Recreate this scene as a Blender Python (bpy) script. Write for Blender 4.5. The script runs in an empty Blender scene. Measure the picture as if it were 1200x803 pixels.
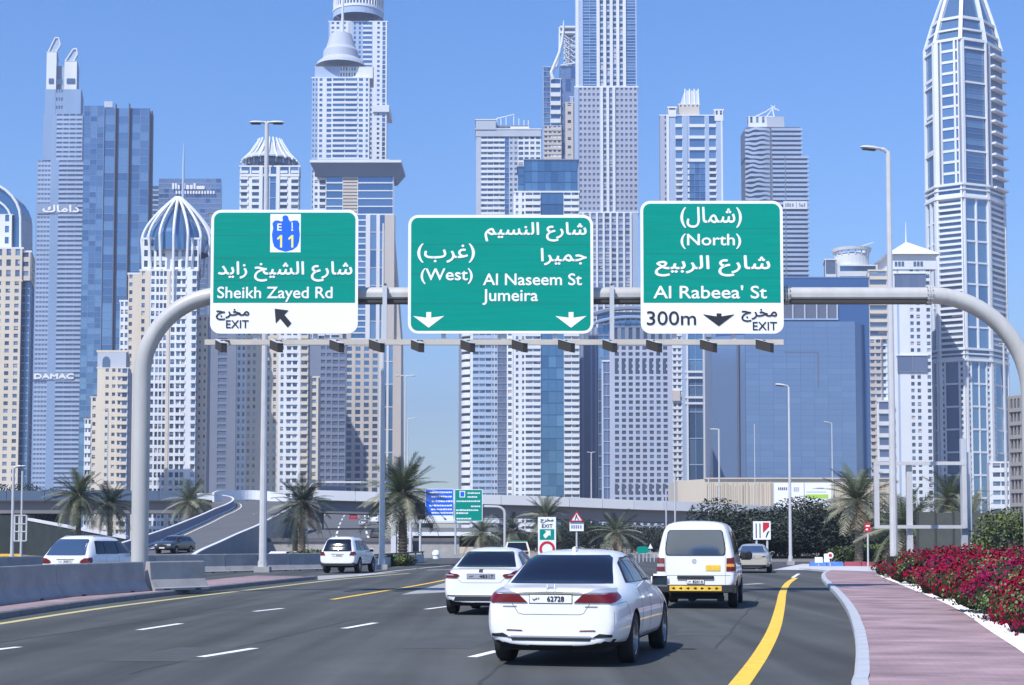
import bpy, bmesh, math, random
import numpy as np
from math import sin, cos, tan, atan, atan2, pi, radians, sqrt
from mathutils import Vector, Matrix
from mathutils.bvhtree import BVHTree

random.seed(7)
rng = np.random.default_rng(11)
SC = bpy.context.scene
COL = SC.collection

# ---------------------------------------------------------------- camera
FPX = 1800.0                    # focal length in photograph pixels (1200 wide)
CAMH = 1.58
PITCH = atan(0.058)
PY0 = 635.0 - FPX * tan(PITCH)       # row of the principal point (lens shifted upward, so verticals stay nearly upright)
CP, SP = cos(PITCH), sin(PITCH)
cam = bpy.data.cameras.new('camera')
cam.sensor_width = 36.0
cam.lens = 36.0 * FPX / 1200.0
cam.shift_y = (PY0 - 401.5) / 1200.0
cam.clip_start = 0.1
cam.clip_end = 20000.0
camo = bpy.data.objects.new('camera', cam)
camo.location = (0, 0, CAMH)
camo.rotation_euler = (pi / 2 + PITCH, 0, 0)
COL.objects.link(camo)
SC.camera = camo

# ---------------------------------------------------------------- sky, sun, exposure
SUN_EL, SUN_AZ = radians(52), radians(35)       # azimuth measured to the left of straight behind the camera
sun_dir = Vector((-sin(SUN_AZ) * cos(SUN_EL), -cos(SUN_AZ) * cos(SUN_EL), sin(SUN_EL)))
world = bpy.data.worlds.new('World')
SC.world = world
world.use_nodes = True
wn = world.node_tree.nodes
wl = world.node_tree.links
sky = wn.new('ShaderNodeTexSky')
sky.sky_type = 'NISHITA'
sky.sun_disc = False
sky.sun_elevation = SUN_EL
sky.sun_rotation = atan2(sun_dir.x, sun_dir.y)
sky.air_density = 1.15
sky.dust_density = 0.12
sky.ozone_density = 2.2
tintn = wn.new('ShaderNodeMix')
tintn.data_type = 'RGBA'
tintn.blend_type = 'MULTIPLY'
tintn.inputs['Factor'].default_value = 1.0
tintn.inputs[7].default_value = (0.75, 0.865, 1.12, 1)
hsn = wn.new('ShaderNodeHueSaturation')
hsn.inputs['Saturation'].default_value = 1.25
wl.new(sky.outputs['Color'], hsn.inputs['Color'])
wl.new(hsn.outputs['Color'], tintn.inputs[6])
wl.new(tintn.outputs[2], wn['Background'].inputs['Color'])
wn['Background'].inputs['Strength'].default_value = 0.145
sl = bpy.data.lights.new('sun', 'SUN')
sl.energy = 5.0
sl.angle = radians(0.5)
sl.color = (1.0, 0.955, 0.89)
so = bpy.data.objects.new('sun', sl)
so.rotation_euler = (-sun_dir).to_track_quat('-Z', 'Y').to_euler()
so.location = (0, 0, 60)
COL.objects.link(so)
SC.view_settings.view_transform = 'Standard'
SC.view_settings.look = 'None'
SC.view_settings.gamma = 1.0
SC.view_settings.exposure = 0.35
SC.cycles.max_bounces = 6
SC.cycles.volume_bounces = 0
SC.cycles.transparent_max_bounces = 8
SC.cycles.use_denoising = True

# ---------------------------------------------------------------- pixel -> place helpers
def ray(px, py):
    u = (px - 600.0) / FPX
    v = (PY0 - py) / FPX
    return u, CP - v * SP, SP + v * CP

def at(px, py, Y):
    u, dy, dz = ray(px, py)
    t = Y / dy
    return Vector((u * t, Y, CAMH + t * dz))

def gnd(px, py, z=0.0):
    u, dy, dz = ray(px, py)
    t = (z - CAMH) / dz
    return Vector((u * t, dy * t, z))

def zat(py, Y, px=600):
    return at(px, py, Y).z

def xat(px, Y, py=600):
    return at(px, py, Y).x

# ---------------------------------------------------------------- materials
MATS = {}
def mat(name, col, rough=0.6, metal=0.0, spec=0.5, var=0.0, vscale=1.0, bump=0.0, bscale=20.0,
        coat=0.0, emit=None, estr=1.0, stretch=None, sub=0.0, alpha=None, detail=4.0):
    m = bpy.data.materials.new(name)
    m.use_nodes = True
    nt = m.node_tree
    b = nt.nodes['Principled BSDF']
    c = (col[0], col[1], col[2], 1)
    b.inputs['Base Color'].default_value = c
    b.inputs['Roughness'].default_value = rough
    b.inputs['Metallic'].default_value = metal
    b.inputs['Specular IOR Level'].default_value = spec
    if coat:
        b.inputs['Coat Weight'].default_value = coat
        b.inputs['Coat Roughness'].default_value = 0.04
    if emit:
        b.inputs['Emission Color'].default_value = (*emit, 1)
        b.inputs['Emission Strength'].default_value = estr
    if var or bump:
        tc = nt.nodes.new('ShaderNodeTexCoord')
        mp = nt.nodes.new('ShaderNodeMapping')
        if stretch:
            mp.inputs['Scale'].default_value = stretch
        nt.links.new(tc.outputs['Object'], mp.inputs['Vector'])
    if var:
        n = nt.nodes.new('ShaderNodeTexNoise')
        n.inputs['Scale'].default_value = vscale
        n.inputs['Detail'].default_value = detail
        n.inputs['Roughness'].default_value = 0.62
        nt.links.new(mp.outputs['Vector'], n.inputs['Vector'])
        r = nt.nodes.new('ShaderNodeMapRange')
        r.inputs['From Min'].default_value = 0.25
        r.inputs['From Max'].default_value = 0.75
        r.inputs['To Min'].default_value = 1 - var
        r.inputs['To Max'].default_value = 1 + var
        nt.links.new(n.outputs['Fac'], r.inputs['Value'])
        x = nt.nodes.new('ShaderNodeMix')
        x.data_type = 'RGBA'
        x.blend_type = 'MULTIPLY'
        x.inputs['Factor'].default_value = 1
        x.inputs[6].default_value = c
        nt.links.new(r.outputs['Result'], x.inputs[7])
        nt.links.new(x.outputs[2], b.inputs['Base Color'])
    if bump:
        n2 = nt.nodes.new('ShaderNodeTexNoise')
        n2.inputs['Scale'].default_value = bscale
        n2.inputs['Detail'].default_value = 5
        nt.links.new(mp.outputs['Vector'], n2.inputs['Vector'])
        bp = nt.nodes.new('ShaderNodeBump')
        bp.inputs['Strength'].default_value = bump
        bp.inputs['Distance'].default_value = 0.02
        nt.links.new(n2.outputs['Fac'], bp.inputs['Height'])
        nt.links.new(bp.outputs['Normal'], b.inputs['Normal'])
    MATS[name] = m
    return m

M = MATS
# ---------------------------------------------------------------- mesh builder
class MB:
    def __init__(self):
        self.v = []; self.f = []; self.m = []; self.mats = []
    def mi(self, m):
        if isinstance(m, str):
            m = MATS[m]
        if m not in self.mats:
            self.mats.append(m)
        return self.mats.index(m)
    def add(self, vs, fs, m):
        o = len(self.v)
        self.v.extend([tuple(p) for p in vs])
        k = self.mi(m)
        for f in fs:
            self.f.append(tuple(i + o for i in f)); self.m.append(k)
    def quad(self, a, b, c, d, m):
        self.add([a, b, c, d], [(0, 1, 2, 3)], m)
    def hexa(self, p, m):     # p: 4 bottom ccw, 4 top
        self.add(p, [(3, 2, 1, 0), (4, 5, 6, 7), (0, 1, 5, 4), (1, 2, 6, 5), (2, 3, 7, 6), (3, 0, 4, 7)], m)
    def box(self, x0, x1, y0, y1, z0, z1, m):
        self.hexa([(x0, y0, z0), (x1, y0, z0), (x1, y1, z0), (x0, y1, z0), (x0, y0, z1), (x1, y0, z1), (x1, y1, z1), (x0, y1, z1)], m)
    def obox(self, c, ux, hx, uy, hy, uz, hz, m):
        c = Vector(c); ux = Vector(ux) * hx; uy = Vector(uy) * hy; uz = Vector(uz) * hz
        self.hexa([c - ux - uy - uz, c + ux - uy - uz, c + ux + uy - uz, c - ux + uy - uz,
                   c - ux - uy + uz, c + ux - uy + uz, c + ux + uy + uz, c - ux + uy + uz], m)
    def beam(self, a, b, w, h, m, up=(0, 0, 1)):
        a = Vector(a); b = Vector(b); d = (b - a); L = d.length; d.normalize()
        s = d.cross(Vector(up))
        if s.length < 1e-4: s = Vector((1, 0, 0))
        s.normalize(); t = s.cross(d)
        self.obox((a + b) / 2, d, L / 2, s, w / 2, t, h / 2, m)
    def prism(self, poly, z0, z1, m, top=None):
        n = len(poly)
        vs = [(p[0], p[1], z0) for p in poly] + [(p[0], p[1], z1) for p in poly]
        if sum(poly[i][0] * poly[(i + 1) % n][1] - poly[(i + 1) % n][0] * poly[i][1] for i in range(n)) < 0:
            vs = [(p[0], p[1], z0) for p in poly[::-1]] + [(p[0], p[1], z1) for p in poly[::-1]]
        self.add(vs, [tuple(range(n))[::-1]] + [(i, (i + 1) % n, n + (i + 1) % n, n + i) for i in range(n)], m)
        self.add(vs[n:], [tuple(range(n))], top or m)
    def frustum(self, poly0, z0, poly1, z1, m):
        n = len(poly0)
        vs = [(p[0], p[1], z0) for p in poly0] + [(p[0], p[1], z1) for p in poly1]
        self.add(vs, [tuple(range(n))[::-1], tuple(range(n, 2 * n))] + [(i, (i + 1) % n, n + (i + 1) % n, n + i) for i in range(n)], m)
    def tube(self, path, r, m, n=8, cap=True):
        path = [Vector(p) for p in path]
        rs = r if isinstance(r, (list, tuple)) else [r] * len(path)
        vs = []
        ref = None
        for i, p in enumerate(path):
            if i == 0: d = path[1] - p
            elif i == len(path) - 1: d = p - path[i - 1]
            else: d = (path[i + 1] - p).normalized() + (p - path[i - 1]).normalized()
            d.normalize()
            if ref is None:
                ref = Vector((0, 1, 0)) if abs(d.y) < .9 else Vector((1, 0, 0))
            s = d.cross(ref).normalized(); t = s.cross(d).normalized()
            for k in range(n):
                a = 2 * pi * k / n
                vs.append(p + s * (cos(a) * rs[i]) + t * (sin(a) * rs[i]))
        fs = []
        for i in range(len(path) - 1):
            for k in range(n):
                k2 = (k + 1) % n
                fs.append((i * n + k, (i + 1) * n + k, (i + 1) * n + k2, i * n + k2))
        if cap:
            fs.append(tuple(range(n))); fs.append(tuple((len(path) - 1) * n + k for k in range(n))[::-1])
        self.add(vs, fs, m)
    def lathe(self, c, prof, m, n=16, axis='z'):
        vs = []
        for (r, h) in prof:
            for k in range(n):
                a = 2 * pi * k / n
                if axis == 'z': vs.append((c[0] + r * cos(a), c[1] + r * sin(a), c[2] + h))
                elif axis == 'x': vs.append((c[0] + h, c[1] + r * cos(a), c[2] + r * sin(a)))
                else: vs.append((c[0] + r * cos(a), c[1] + h, c[2] + r * sin(a)))
        fs = []
        for i in range(len(prof) - 1):
            for k in range(n):
                k2 = (k + 1) % n
                fs.append((i * n + k, i * n + k2, (i + 1) * n + k2, (i + 1) * n + k))
        self.add(vs, fs, m)
    def build(self, name, parent=None, smooth=False, angle=35, **tags):
        me = bpy.data.meshes.new(name)
        me.from_pydata(self.v, [], self.f)
        for mm in self.mats: me.materials.append(mm)
        if len(self.mats) > 1:
            me.polygons.foreach_set('material_index', self.m)
        if smooth:
            me.polygons.foreach_set('use_smooth', [True] * len(me.polygons))
            me.set_sharp_from_angle(angle=radians(angle))
        me.update()
        o = bpy.data.objects.new(name, me)
        COL.objects.link(o)
        if parent is not None:
            o.parent = parent
            o.matrix_parent_inverse = parent.matrix_basis.inverted()
        for k, v in tags.items():
            o[k] = v
        return o

def empty(name, loc, label, category, group=None, rz=0.0, kind=None):
    o = bpy.data.objects.new(name, None)
    o.empty_display_size = 0.3
    o.location = loc
    o.rotation_euler = (0, 0, rz)
    COL.objects.link(o)
    o['label'] = label
    o['category'] = category
    if group: o['group'] = group
    if kind: o['kind'] = kind
    return o

def tag(o, label, category, group=None):
    o['label'] = label; o['category'] = category
    if group: o['group'] = group
    return o

def child(me, name, parent, mw):
    """a part object from mesh data me, at world matrix mw, under parent"""
    o = bpy.data.objects.new(name, me)
    COL.objects.link(o)
    o.parent = parent
    o.matrix_basis = parent.matrix_basis.inverted() @ mw if parent.parent is None else mw
    return o

def kids(o):
    return CH.get(o.name, None) or list(o.children)
CH = {}

def dup(root, loc=None, rz=None, scale=None, label=None, group=None):
    """copy a thing with its parts and sub-parts (no bpy.ops)"""
    r = root.copy(); COL.objects.link(r)
    if loc is not None: r.location = loc
    if rz is not None: r.rotation_euler = (0, 0, rz)
    if scale is not None: r.scale = (scale,) * 3 if not isinstance(scale, tuple) else scale
    if label: r['label'] = label
    if group: r['group'] = group
    for c in list(root.children):
        c2 = c.copy(); COL.objects.link(c2); c2.parent = r
        for g in list(c.children):
            g2 = g.copy(); COL.objects.link(g2); g2.parent = c2
    return r

# quads scattered as leaves: centres (N,3), sizes, returns verts/faces arrays
def leaf_mesh(name, cen, size, midx, mats, up_bias=0.3, aspect=1.4, nrm=None):
    N = len(cen)
    if nrm is None:
        nrm = rng.normal(size=(N, 3)); nrm[:, 2] = np.abs(nrm[:, 2]) + up_bias
    else:
        nrm = nrm + rng.normal(size=(N, 3)) * 0.55
    nrm /= np.linalg.norm(nrm, axis=1)[:, None]
    t = np.cross(nrm, rng.normal(size=(N, 3))); t /= np.linalg.norm(t, axis=1)[:, None]
    b = np.cross(nrm, t)
    s = (size * np.ones(N))[:, None]
    t = t * s * aspect * .5; b = b * s * .5
    V = np.empty((N, 4, 3)); V[:, 0] = cen - t; V[:, 1] = cen - b; V[:, 2] = cen + t; V[:, 3] = cen + b
    V = V.reshape(-1, 3)
    me = bpy.data.meshes.new(name)
    me.vertices.add(4 * N); me.vertices.foreach_set('co', V.ravel())
    me.loops.add(4 * N); me.loops.foreach_set('vertex_index', np.arange(4 * N, dtype=np.int32))
    me.polygons.add(N)
    me.polygons.foreach_set('loop_start', np.arange(0, 4 * N, 4, dtype=np.int32))
    for mm in mats: me.materials.append(MATS[mm] if isinstance(mm, str) else mm)
    me.polygons.foreach_set('material_index', np.asarray(midx, dtype=np.int32))
    me.update(calc_edges=True)
    me.validate()
    return me

# ---------------------------------------------------------------- lettering (built-in font, Arabic letters in their joined forms)
AF = {'ا': (0xFE8D, 0xFE8E, 0, 0), 'إ': (0xFE87, 0xFE88, 0, 0), 'ب': (0xFE8F, 0xFE90, 0xFE91, 0xFE92), 'ج': (0xFE9D, 0xFE9E, 0xFE9F, 0xFEA0),
      'خ': (0xFEA5, 0xFEA6, 0xFEA7, 0xFEA8), 'د': (0xFEA9, 0xFEAA, 0, 0), 'ر': (0xFEAD, 0xFEAE, 0, 0), 'ز': (0xFEAF, 0xFEB0, 0, 0),
      'س': (0xFEB1, 0xFEB2, 0xFEB3, 0xFEB4), 'ش': (0xFEB5, 0xFEB6, 0xFEB7, 0xFEB8), 'ع': (0x0639, 0xFECA, 0xFECB, 0xFECC),
      'غ': (0xFECD, 0xFECE, 0xFECF, 0xFED0), 'ك': (0xFED9, 0xFEDA, 0xFEDB, 0xFEDC), 'ل': (0xFEDD, 0xFEDE, 0xFEDF, 0xFEE0),
      'م': (0xFEE1, 0xFEE2, 0xFEE3, 0xFEE4), 'ن': (0xFEE5, 0xFEE6, 0xFEE7, 0xFEE8), 'ي': (0xFEF1, 0xFEF2, 0xFEF3, 0xFEF4)}
def ar(t):
    out = []
    for i, ch in enumerate(t):
        if ch not in AF:
            out.append({'(': ')', ')': '('}.get(ch, ch)); continue
        pj = i > 0 and t[i - 1] in AF and AF[t[i - 1]][2]
        nj = i + 1 < len(t) and t[i + 1] in AF and AF[ch][2]
        f = AF[ch]
        out.append(chr(f[3] if pj and nj else f[1] if pj else f[2] if nj else f[0]))
    return ''.join(reversed(out))

TXT = {}
def text_geo(body, offset=0.0):
    """outlines of the built-in font, each outer contour filled with its own holes so that touching letters do not cancel out"""
    if body in TXT: return TXT[body]
    cu = bpy.data.curves.new('t', 'FONT'); cu.body = body; cu.resolution_u = 4
    o = bpy.data.objects.new('t', cu); COL.objects.link(o)
    dg = bpy.context.evaluated_depsgraph_get()
    c2 = o.to_curve(dg); loops = []
    for sp in c2.splines:
        P = []; bp = sp.bezier_points; n = len(bp)
        if n < 2: continue
        for k in range(n):
            a, b = bp[k], bp[(k + 1) % n]
            p0, p1, p2, p3 = a.co, a.handle_right, b.handle_left, b.co
            st = (p3 - p0).length < 1e-6 or ((p1 - p0).length < 1e-5 and (p3 - p2).length < 1e-5)
            for t in ((0,) if st else (0, .25, .5, .75)):
                P.append((p0 * (1 - t) ** 3 + p1 * 3 * t * (1 - t) ** 2 + p2 * 3 * t * t * (1 - t) + p3 * t ** 3)[:2])
        Q = [P[0]]
        for p in P[1:]:
            if math.dist(p, Q[-1]) > 1e-5: Q.append(p)
        if math.dist(Q[0], Q[-1]) < 1e-5: Q.pop()
        A = sum(Q[k][0] * Q[(k + 1) % len(Q)][1] - Q[(k + 1) % len(Q)][0] * Q[k][1] for k in range(len(Q)))
        if len(Q) > 2 and abs(A) > 1e-6: loops.append((A, Q))
    o.to_curve_clear(); bpy.data.objects.remove(o); bpy.data.curves.remove(cu)
    big = max(loops, key=lambda l: abs(l[0]))[0]; sg = 1 if big > 0 else -1
    def inside(p, Q):
        r = False; n = len(Q)
        for k in range(n):
            a, b = Q[k], Q[k - 1]
            if (a[1] > p[1]) != (b[1] > p[1]) and p[0] < (b[0] - a[0]) * (p[1] - a[1]) / (b[1] - a[1]) + a[0]: r = not r
        return r
    outer = [l for l in loops if l[0] * sg > 0]
    holes = [l for l in loops if l[0] * sg < 0 and any(inside(l[1][0], q[1]) for q in outer)]
    outer += [l for l in loops if l[0] * sg < 0 and not any(inside(l[1][0], q[1]) for q in outer)]
    from mathutils.geometry import delaunay_2d_cdt
    vs = []; fs = []
    for A, Q in outer:
        grp = [Q] + [h for a_, h in holes if inside(h[0], Q) and abs(a_) < abs(A)]
        pts = []; faces = []
        for g in grp:
            faces.append(list(range(len(pts), len(pts) + len(g)))); pts += [Vector(p) for p in g]
        r = delaunay_2d_cdt(pts, [], faces, 0, 1e-6)
        for f in r[2]:
            c = sum((r[0][k] for k in f), Vector((0, 0))) / len(f)
            def wind(p, R):
                w = 0; n = len(R)
                for k in range(n):
                    a, b = R[k - 1], R[k]
                    if a[1] <= p[1] < b[1] and (b[0] - a[0]) * (p[1] - a[1]) > (p[0] - a[0]) * (b[1] - a[1]): w += 1
                    elif b[1] <= p[1] < a[1] and (b[0] - a[0]) * (p[1] - a[1]) < (p[0] - a[0]) * (b[1] - a[1]): w -= 1
                return w
            if wind(c, Q) and not any(wind(c, h) for h in grp[1:]):
                o0 = len(vs); vs += [tuple(r[0][k]) for k in f]; fs.append(tuple(range(o0, o0 + len(f))))
    vs = np.array(vs); mn = vs.min(0); mx = vs.max(0)
    TXT[body] = ((vs - mn) / np.maximum(mx - mn, 1e-6), fs)
    return TXT[body]

def put_text(mb, body, org, ux, uy, w, h, m, bold=0.0, nrm=None, lift=0.0):
    """lettering filling the box of width w, height h whose lower left corner is org"""
    vs, fs = text_geo(body)
    org = Vector(org); ux = Vector(ux); uy = Vector(uy)
    n = Vector(nrm) if nrm is not None else ux.cross(uy)
    offs = [(0, 0)] if not bold else [(-bold, 0), (bold, 0), (0, bold), (0, -bold)]
    for i, (a, b) in enumerate(offs):
        pts = [org + ux * (p[0] * w + a) + uy * (p[1] * h + b) + n * (lift + i * 0.0015) for p in vs]
        mb.add(pts, fs, m)
# ---------------------------------------------------------------- palette
mat('asphalt', (0.073, 0.077, 0.075), 0.85, var=0.16, vscale=0.35, bump=0.6, bscale=90, spec=0.3)
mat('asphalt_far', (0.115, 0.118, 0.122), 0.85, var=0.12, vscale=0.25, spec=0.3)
mat('sand', (0.30, 0.26, 0.21), 0.95, var=0.15, vscale=0.05, spec=0.2)
mat('concrete', (0.34, 0.33, 0.325), 0.85, var=0.18, vscale=1.3, bump=0.3, bscale=30, spec=0.3)
mat('concrete_light', (0.50, 0.50, 0.50), 0.8, var=0.10, vscale=0.9, bump=0.2, bscale=30, spec=0.3)
mat('wall_shade_green', (0.035, 0.045, 0.045), 0.85, var=.2, vscale=.5, spec=.2)  # near-black green: the flyover's shade is put into this wall colour
mat('concrete_dark', (0.12, 0.12, 0.13), 0.85, var=0.15, vscale=0.6, spec=0.3)
mat('kerb_light', (0.40, 0.42, 0.45), 0.8, var=0.10, vscale=2.0, bump=0.3, bscale=40)
mat('kerb_grey', (0.20, 0.195, 0.20), 0.8, var=0.2, vscale=2.0, bump=0.3, bscale=40)
mat('paint_white', (0.74, 0.74, 0.74), 0.7, var=0.22, vscale=5)
mat('paint_yellow', (0.80, 0.50, 0.05), 0.7, var=0.22, vscale=5)
mat('paint_pale_yellow', (0.52, 0.46, 0.20), 0.7, var=0.2, vscale=3)
mat('galvanised', (0.50, 0.51, 0.54), 0.45, metal=0.25, var=0.06, vscale=2)
mat('pole_white', (0.50, 0.50, 0.51), 0.45, var=0.08, vscale=2)
mat('gantry_paint', (0.44, 0.435, 0.42), 0.40, var=0.10, vscale=2.5, stretch=(1, 1, .3), bump=.1, bscale=6)
mat('dark_metal', (0.045, 0.038, 0.033), 0.5)
mat('rail_beige', (0.50, 0.46, 0.40), 0.5, var=.08, vscale=2)
mat('black', (0.012, 0.012, 0.013), 0.5)
mat('sign_green', (0.0, 0.26, 0.20), 0.6, spec=.12, var=0.10, vscale=2.2, stretch=(0.25, 1, 5))
mat('sign_white', (0.82, 0.83, 0.86), 0.5)
mat('sign_black', (0.015, 0.016, 0.02), 0.5)
mat('sign_blue', (0.005, 0.12, 0.75), 0.45)
mat('sign_yellow', (0.85, 0.80, 0.12), 0.5)
mat('sign_red', (0.55, 0.015, 0.03), 0.45)
mat('gravel', (0.86, 0.85, 0.82), 0.95, var=0.15, vscale=14, bump=1.0, bscale=22)

# street-brick paving: staggered small bricks in plum tones
def brick_mat(name, c1, c2, mortar, scale=1.0):
    m = bpy.data.materials.new(name); m.use_nodes = True
    nt = m.node_tree; b = nt.nodes['Principled BSDF']
    tc = nt.nodes.new('ShaderNodeTexCoord'); mp = nt.nodes.new('ShaderNodeMapping')
    mp.inputs['Rotation'].default_value = (0, 0, radians(11)); mp.inputs['Scale'].default_value = (scale,) * 3
    br = nt.nodes.new('ShaderNodeTexBrick')
    br.inputs['Color1'].default_value = (*c1, 1); br.inputs['Color2'].default_value = (*c2, 1)
    br.inputs['Mortar'].default_value = (*mortar, 1); br.inputs['Scale'].default_value = 1.0
    br.inputs['Mortar Size'].default_value = 0.006; br.inputs['Brick Width'].default_value = 0.22
    br.inputs['Row Height'].default_value = 0.11
    nz = nt.nodes.new('ShaderNodeTexNoise'); nz.inputs['Scale'].default_value = 0.9; nz.inputs['Detail'].default_value = 6
    mp2 = nt.nodes.new('ShaderNodeMapping'); mp2.inputs['Scale'].default_value = (0.7, 1.1, 1)
    r = nt.nodes.new('ShaderNodeMapRange'); r.inputs['From Min'].default_value = 0.3; r.inputs['From Max'].default_value = 0.7
    r.inputs['To Min'].default_value = 0.60; r.inputs['To Max'].default_value = 1.32
    x = nt.nodes.new('ShaderNodeMix'); x.data_type = 'RGBA'; x.blend_type = 'MULTIPLY'; x.inputs['Factor'].default_value = 1
    L = nt.links.new
    L(tc.outputs['Object'], mp.inputs['Vector']); L(mp.outputs['Vector'], br.inputs['Vector'])
    L(tc.outputs['Object'], mp2.inputs['Vector']); L(mp2.outputs['Vector'], nz.inputs['Vector'])
    L(nz.outputs['Fac'], r.inputs['Value']); L(br.outputs['Color'], x.inputs[6]); L(r.outputs['Result'], x.inputs[7])
    L(x.outputs[2], b.inputs['Base Color'])
    bp = nt.nodes.new('ShaderNodeBump'); bp.inputs['Strength'].default_value = 0.5; bp.inputs['Distance'].default_value = 0.01
    L(br.outputs['Fac'], bp.inputs['Height']); bp.invert = True
    L(bp.outputs['Normal'], b.inputs['Normal'])
    b.inputs['Roughness'].default_value = 0.85
    MATS[name] = m
brick_mat('paving_pink', (0.285, 0.195, 0.205), (0.335, 0.23, 0.238), (0.27, 0.187, 0.194))

def asphalt_detail(m):
    """tyre-worn bands along the lanes and fine stone speckle"""
    nt = m.node_tree; b = nt.nodes['Principled BSDF']; L = nt.links.new
    src = b.inputs['Base Color'].links[0].from_socket
    tc = nt.nodes.new('ShaderNodeTexCoord'); mp = nt.nodes.new('ShaderNodeMapping')
    mp.inputs['Rotation'].default_value = (0, 0, radians(9)); mp.inputs['Scale'].default_value = (1.1, 0.03, 1)
    n = nt.nodes.new('ShaderNodeTexNoise'); n.inputs['Scale'].default_value = 1; n.inputs['Detail'].default_value = 4
    r = nt.nodes.new('ShaderNodeMapRange'); r.inputs['From Min'].default_value = 0.3; r.inputs['From Max'].default_value = 0.7
    r.inputs['To Min'].default_value = 0.66; r.inputs['To Max'].default_value = 1.34
    sp = nt.nodes.new('ShaderNodeTexNoise'); sp.inputs['Scale'].default_value = 45; sp.inputs['Detail'].default_value = 2
    r2 = nt.nodes.new('ShaderNodeMapRange'); r2.inputs['From Min'].default_value = 0.3; r2.inputs['From Max'].default_value = 0.7
    r2.inputs['To Min'].default_value = 0.8; r2.inputs['To Max'].default_value = 1.2
    x = nt.nodes.new('ShaderNodeMix'); x.data_type = 'RGBA'; x.blend_type = 'MULTIPLY'; x.inputs['Factor'].default_value = 1
    x2 = nt.nodes.new('ShaderNodeMix'); x2.data_type = 'RGBA'; x2.blend_type = 'MULTIPLY'; x2.inputs['Factor'].default_value = 1
    L(tc.outputs['Object'], mp.inputs['Vector']); L(mp.outputs['Vector'], n.inputs['Vector']); L(n.outputs['Fac'], r.inputs['Value'])
    L(tc.outputs['Object'], sp.inputs['Vector']); L(sp.outputs['Fac'], r2.inputs['Value'])
    L(src, x.inputs[6]); L(r.outputs['Result'], x.inputs[7]); L(x.outputs[2], x2.inputs[6]); L(r2.outputs['Result'], x2.inputs[7])
    L(x2.outputs[2], b.inputs['Base Color'])
asphalt_detail(M['asphalt'])

def sheet(name, poly, z, m, kind='structure', parent=None):
    mb = MB(); mb.add([(p[0], p[1], z) for p in poly], [tuple(range(len(poly)))], m)
    o = mb.build(name, parent)
    if o.data.polygons[0].normal.z < 0: o.data.flip_normals()
    if kind: o['kind'] = kind
    return o

def line_of(pts):
    return [Vector((p[0], p[1], 0)) for p in pts]

def offset_line(pts, d):
    """shift a plan polyline to its right by d"""
    out = []
    for i, p in enumerate(pts):
        a = pts[max(0, i - 1)]; b = pts[min(len(pts) - 1, i + 1)]
        t = (b - a).normalized(); out.append(p + Vector((t.y, -t.x, 0)) * d)
    return out

def ribbon(mb, left, right, z, m):
    n = len(left)
    vs = [(p.x, p.y, z) for p in left] + [(p.x, p.y, z) for p in right]
    mb.add(vs, [(i, n + i, n + i + 1, i + 1) for i in range(n - 1)], m)

def smooth_line(pts, k=6):
    """Catmull-Rom through pts"""
    P = [pts[0] * 2 - pts[1]] + pts + [pts[-1] * 2 - pts[-2]]
    out = []
    for i in range(1, len(P) - 2):
        for j in range(k):
            t = j / k
            out.append(0.5 * ((2 * P[i]) + (P[i + 1] - P[i - 1]) * t + (2 * P[i - 1] - 5 * P[i] + 4 * P[i + 1] - P[i + 2]) * t * t
                              + (3 * P[i] - P[i - 1] - 3 * P[i + 1] + P[i + 2]) * t ** 3))
    out.append(pts[-1]); return out

def resample(pts, step):
    out = [pts[0]]; acc = 0
    for a, b in zip(pts, pts[1:]):
        L = (b - a).length; s = step - acc
        while s <= L:
            out.append(a + (b - a) * (s / L)); s += step
        acc = L - (s - step)
    return out

# ---------------------------------------------------------------- ground and roads
sheet('ground', [(-2500, -200), (2500, -200), (2500, 5000), (-2500, 5000)], -0.06, 'sand')
sheet('road', [(-90, -20), (90, -20), (110, 120), (60, 175), (-100, 175)], 0.0, 'asphalt')

# right-hand kerb, sidewalk, gravel
K = [gnd(1001, 830), gnd(1001, 803), gnd(1003, 770), gnd(1000, 742), gnd(992, 718), gnd(980, 700), gnd(969, 688), gnd(963, 680), gnd(964, 674.5), gnd(972, 671)]
K = [Vector((K[0].x - 0.19 * 12, K[0].y - 12, 0))] + K
kerb_line = smooth_line([Vector((p.x, p.y, 0)) for p in K], 8)
kr = offset_line(kerb_line, 0.17)
SW = [gnd(1240, 800, .13), gnd(1200, 766, .13), gnd(1163, 741.5, .13), gnd(1112, 709, .13), gnd(1052, 684, .13), gnd(1030, 675, .13)]
SW = [Vector((SW[0].x - 0.2 * 20, SW[0].y - 20, 0))] + [Vector((p.x, p.y, 0)) for p in SW]
sw_out = smooth_line(SW, 6)
poly = [(p.x, p.y) for p in kr] + [(gnd(1000, 669, .13).x, gnd(1000, 669, .13).y), (gnd(1030, 670, .13).x, gnd(1030, 670, .13).y)] + [(p.x, p.y) for p in sw_out[::-1]]
sw = MB(); sw.add([(x, y, 0.135) for x, y in poly], [tuple(range(len(poly)))], 'paving_pink')
o = sw.build('sidewalk', kind='structure')
if o.data.polygons[0].normal.z < 0: o.data.flip_normals()
bed = [(p.x - 0.06, p.y) for p in sw_out] + [(gnd(1040, 668, .1).x + 2, 84), (60, 90), (60, -20)]
sheet('planting_bed', bed, 0.12, 'gravel')
# a skirt closing the raised pavement at its far end
mb = MB(); mb.box(gnd(985, 670).x - 1, 60, 78, 88, -0.02, 0.09, 'concrete_light'); mb.build('pavement_edge', kind='structure')

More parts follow.
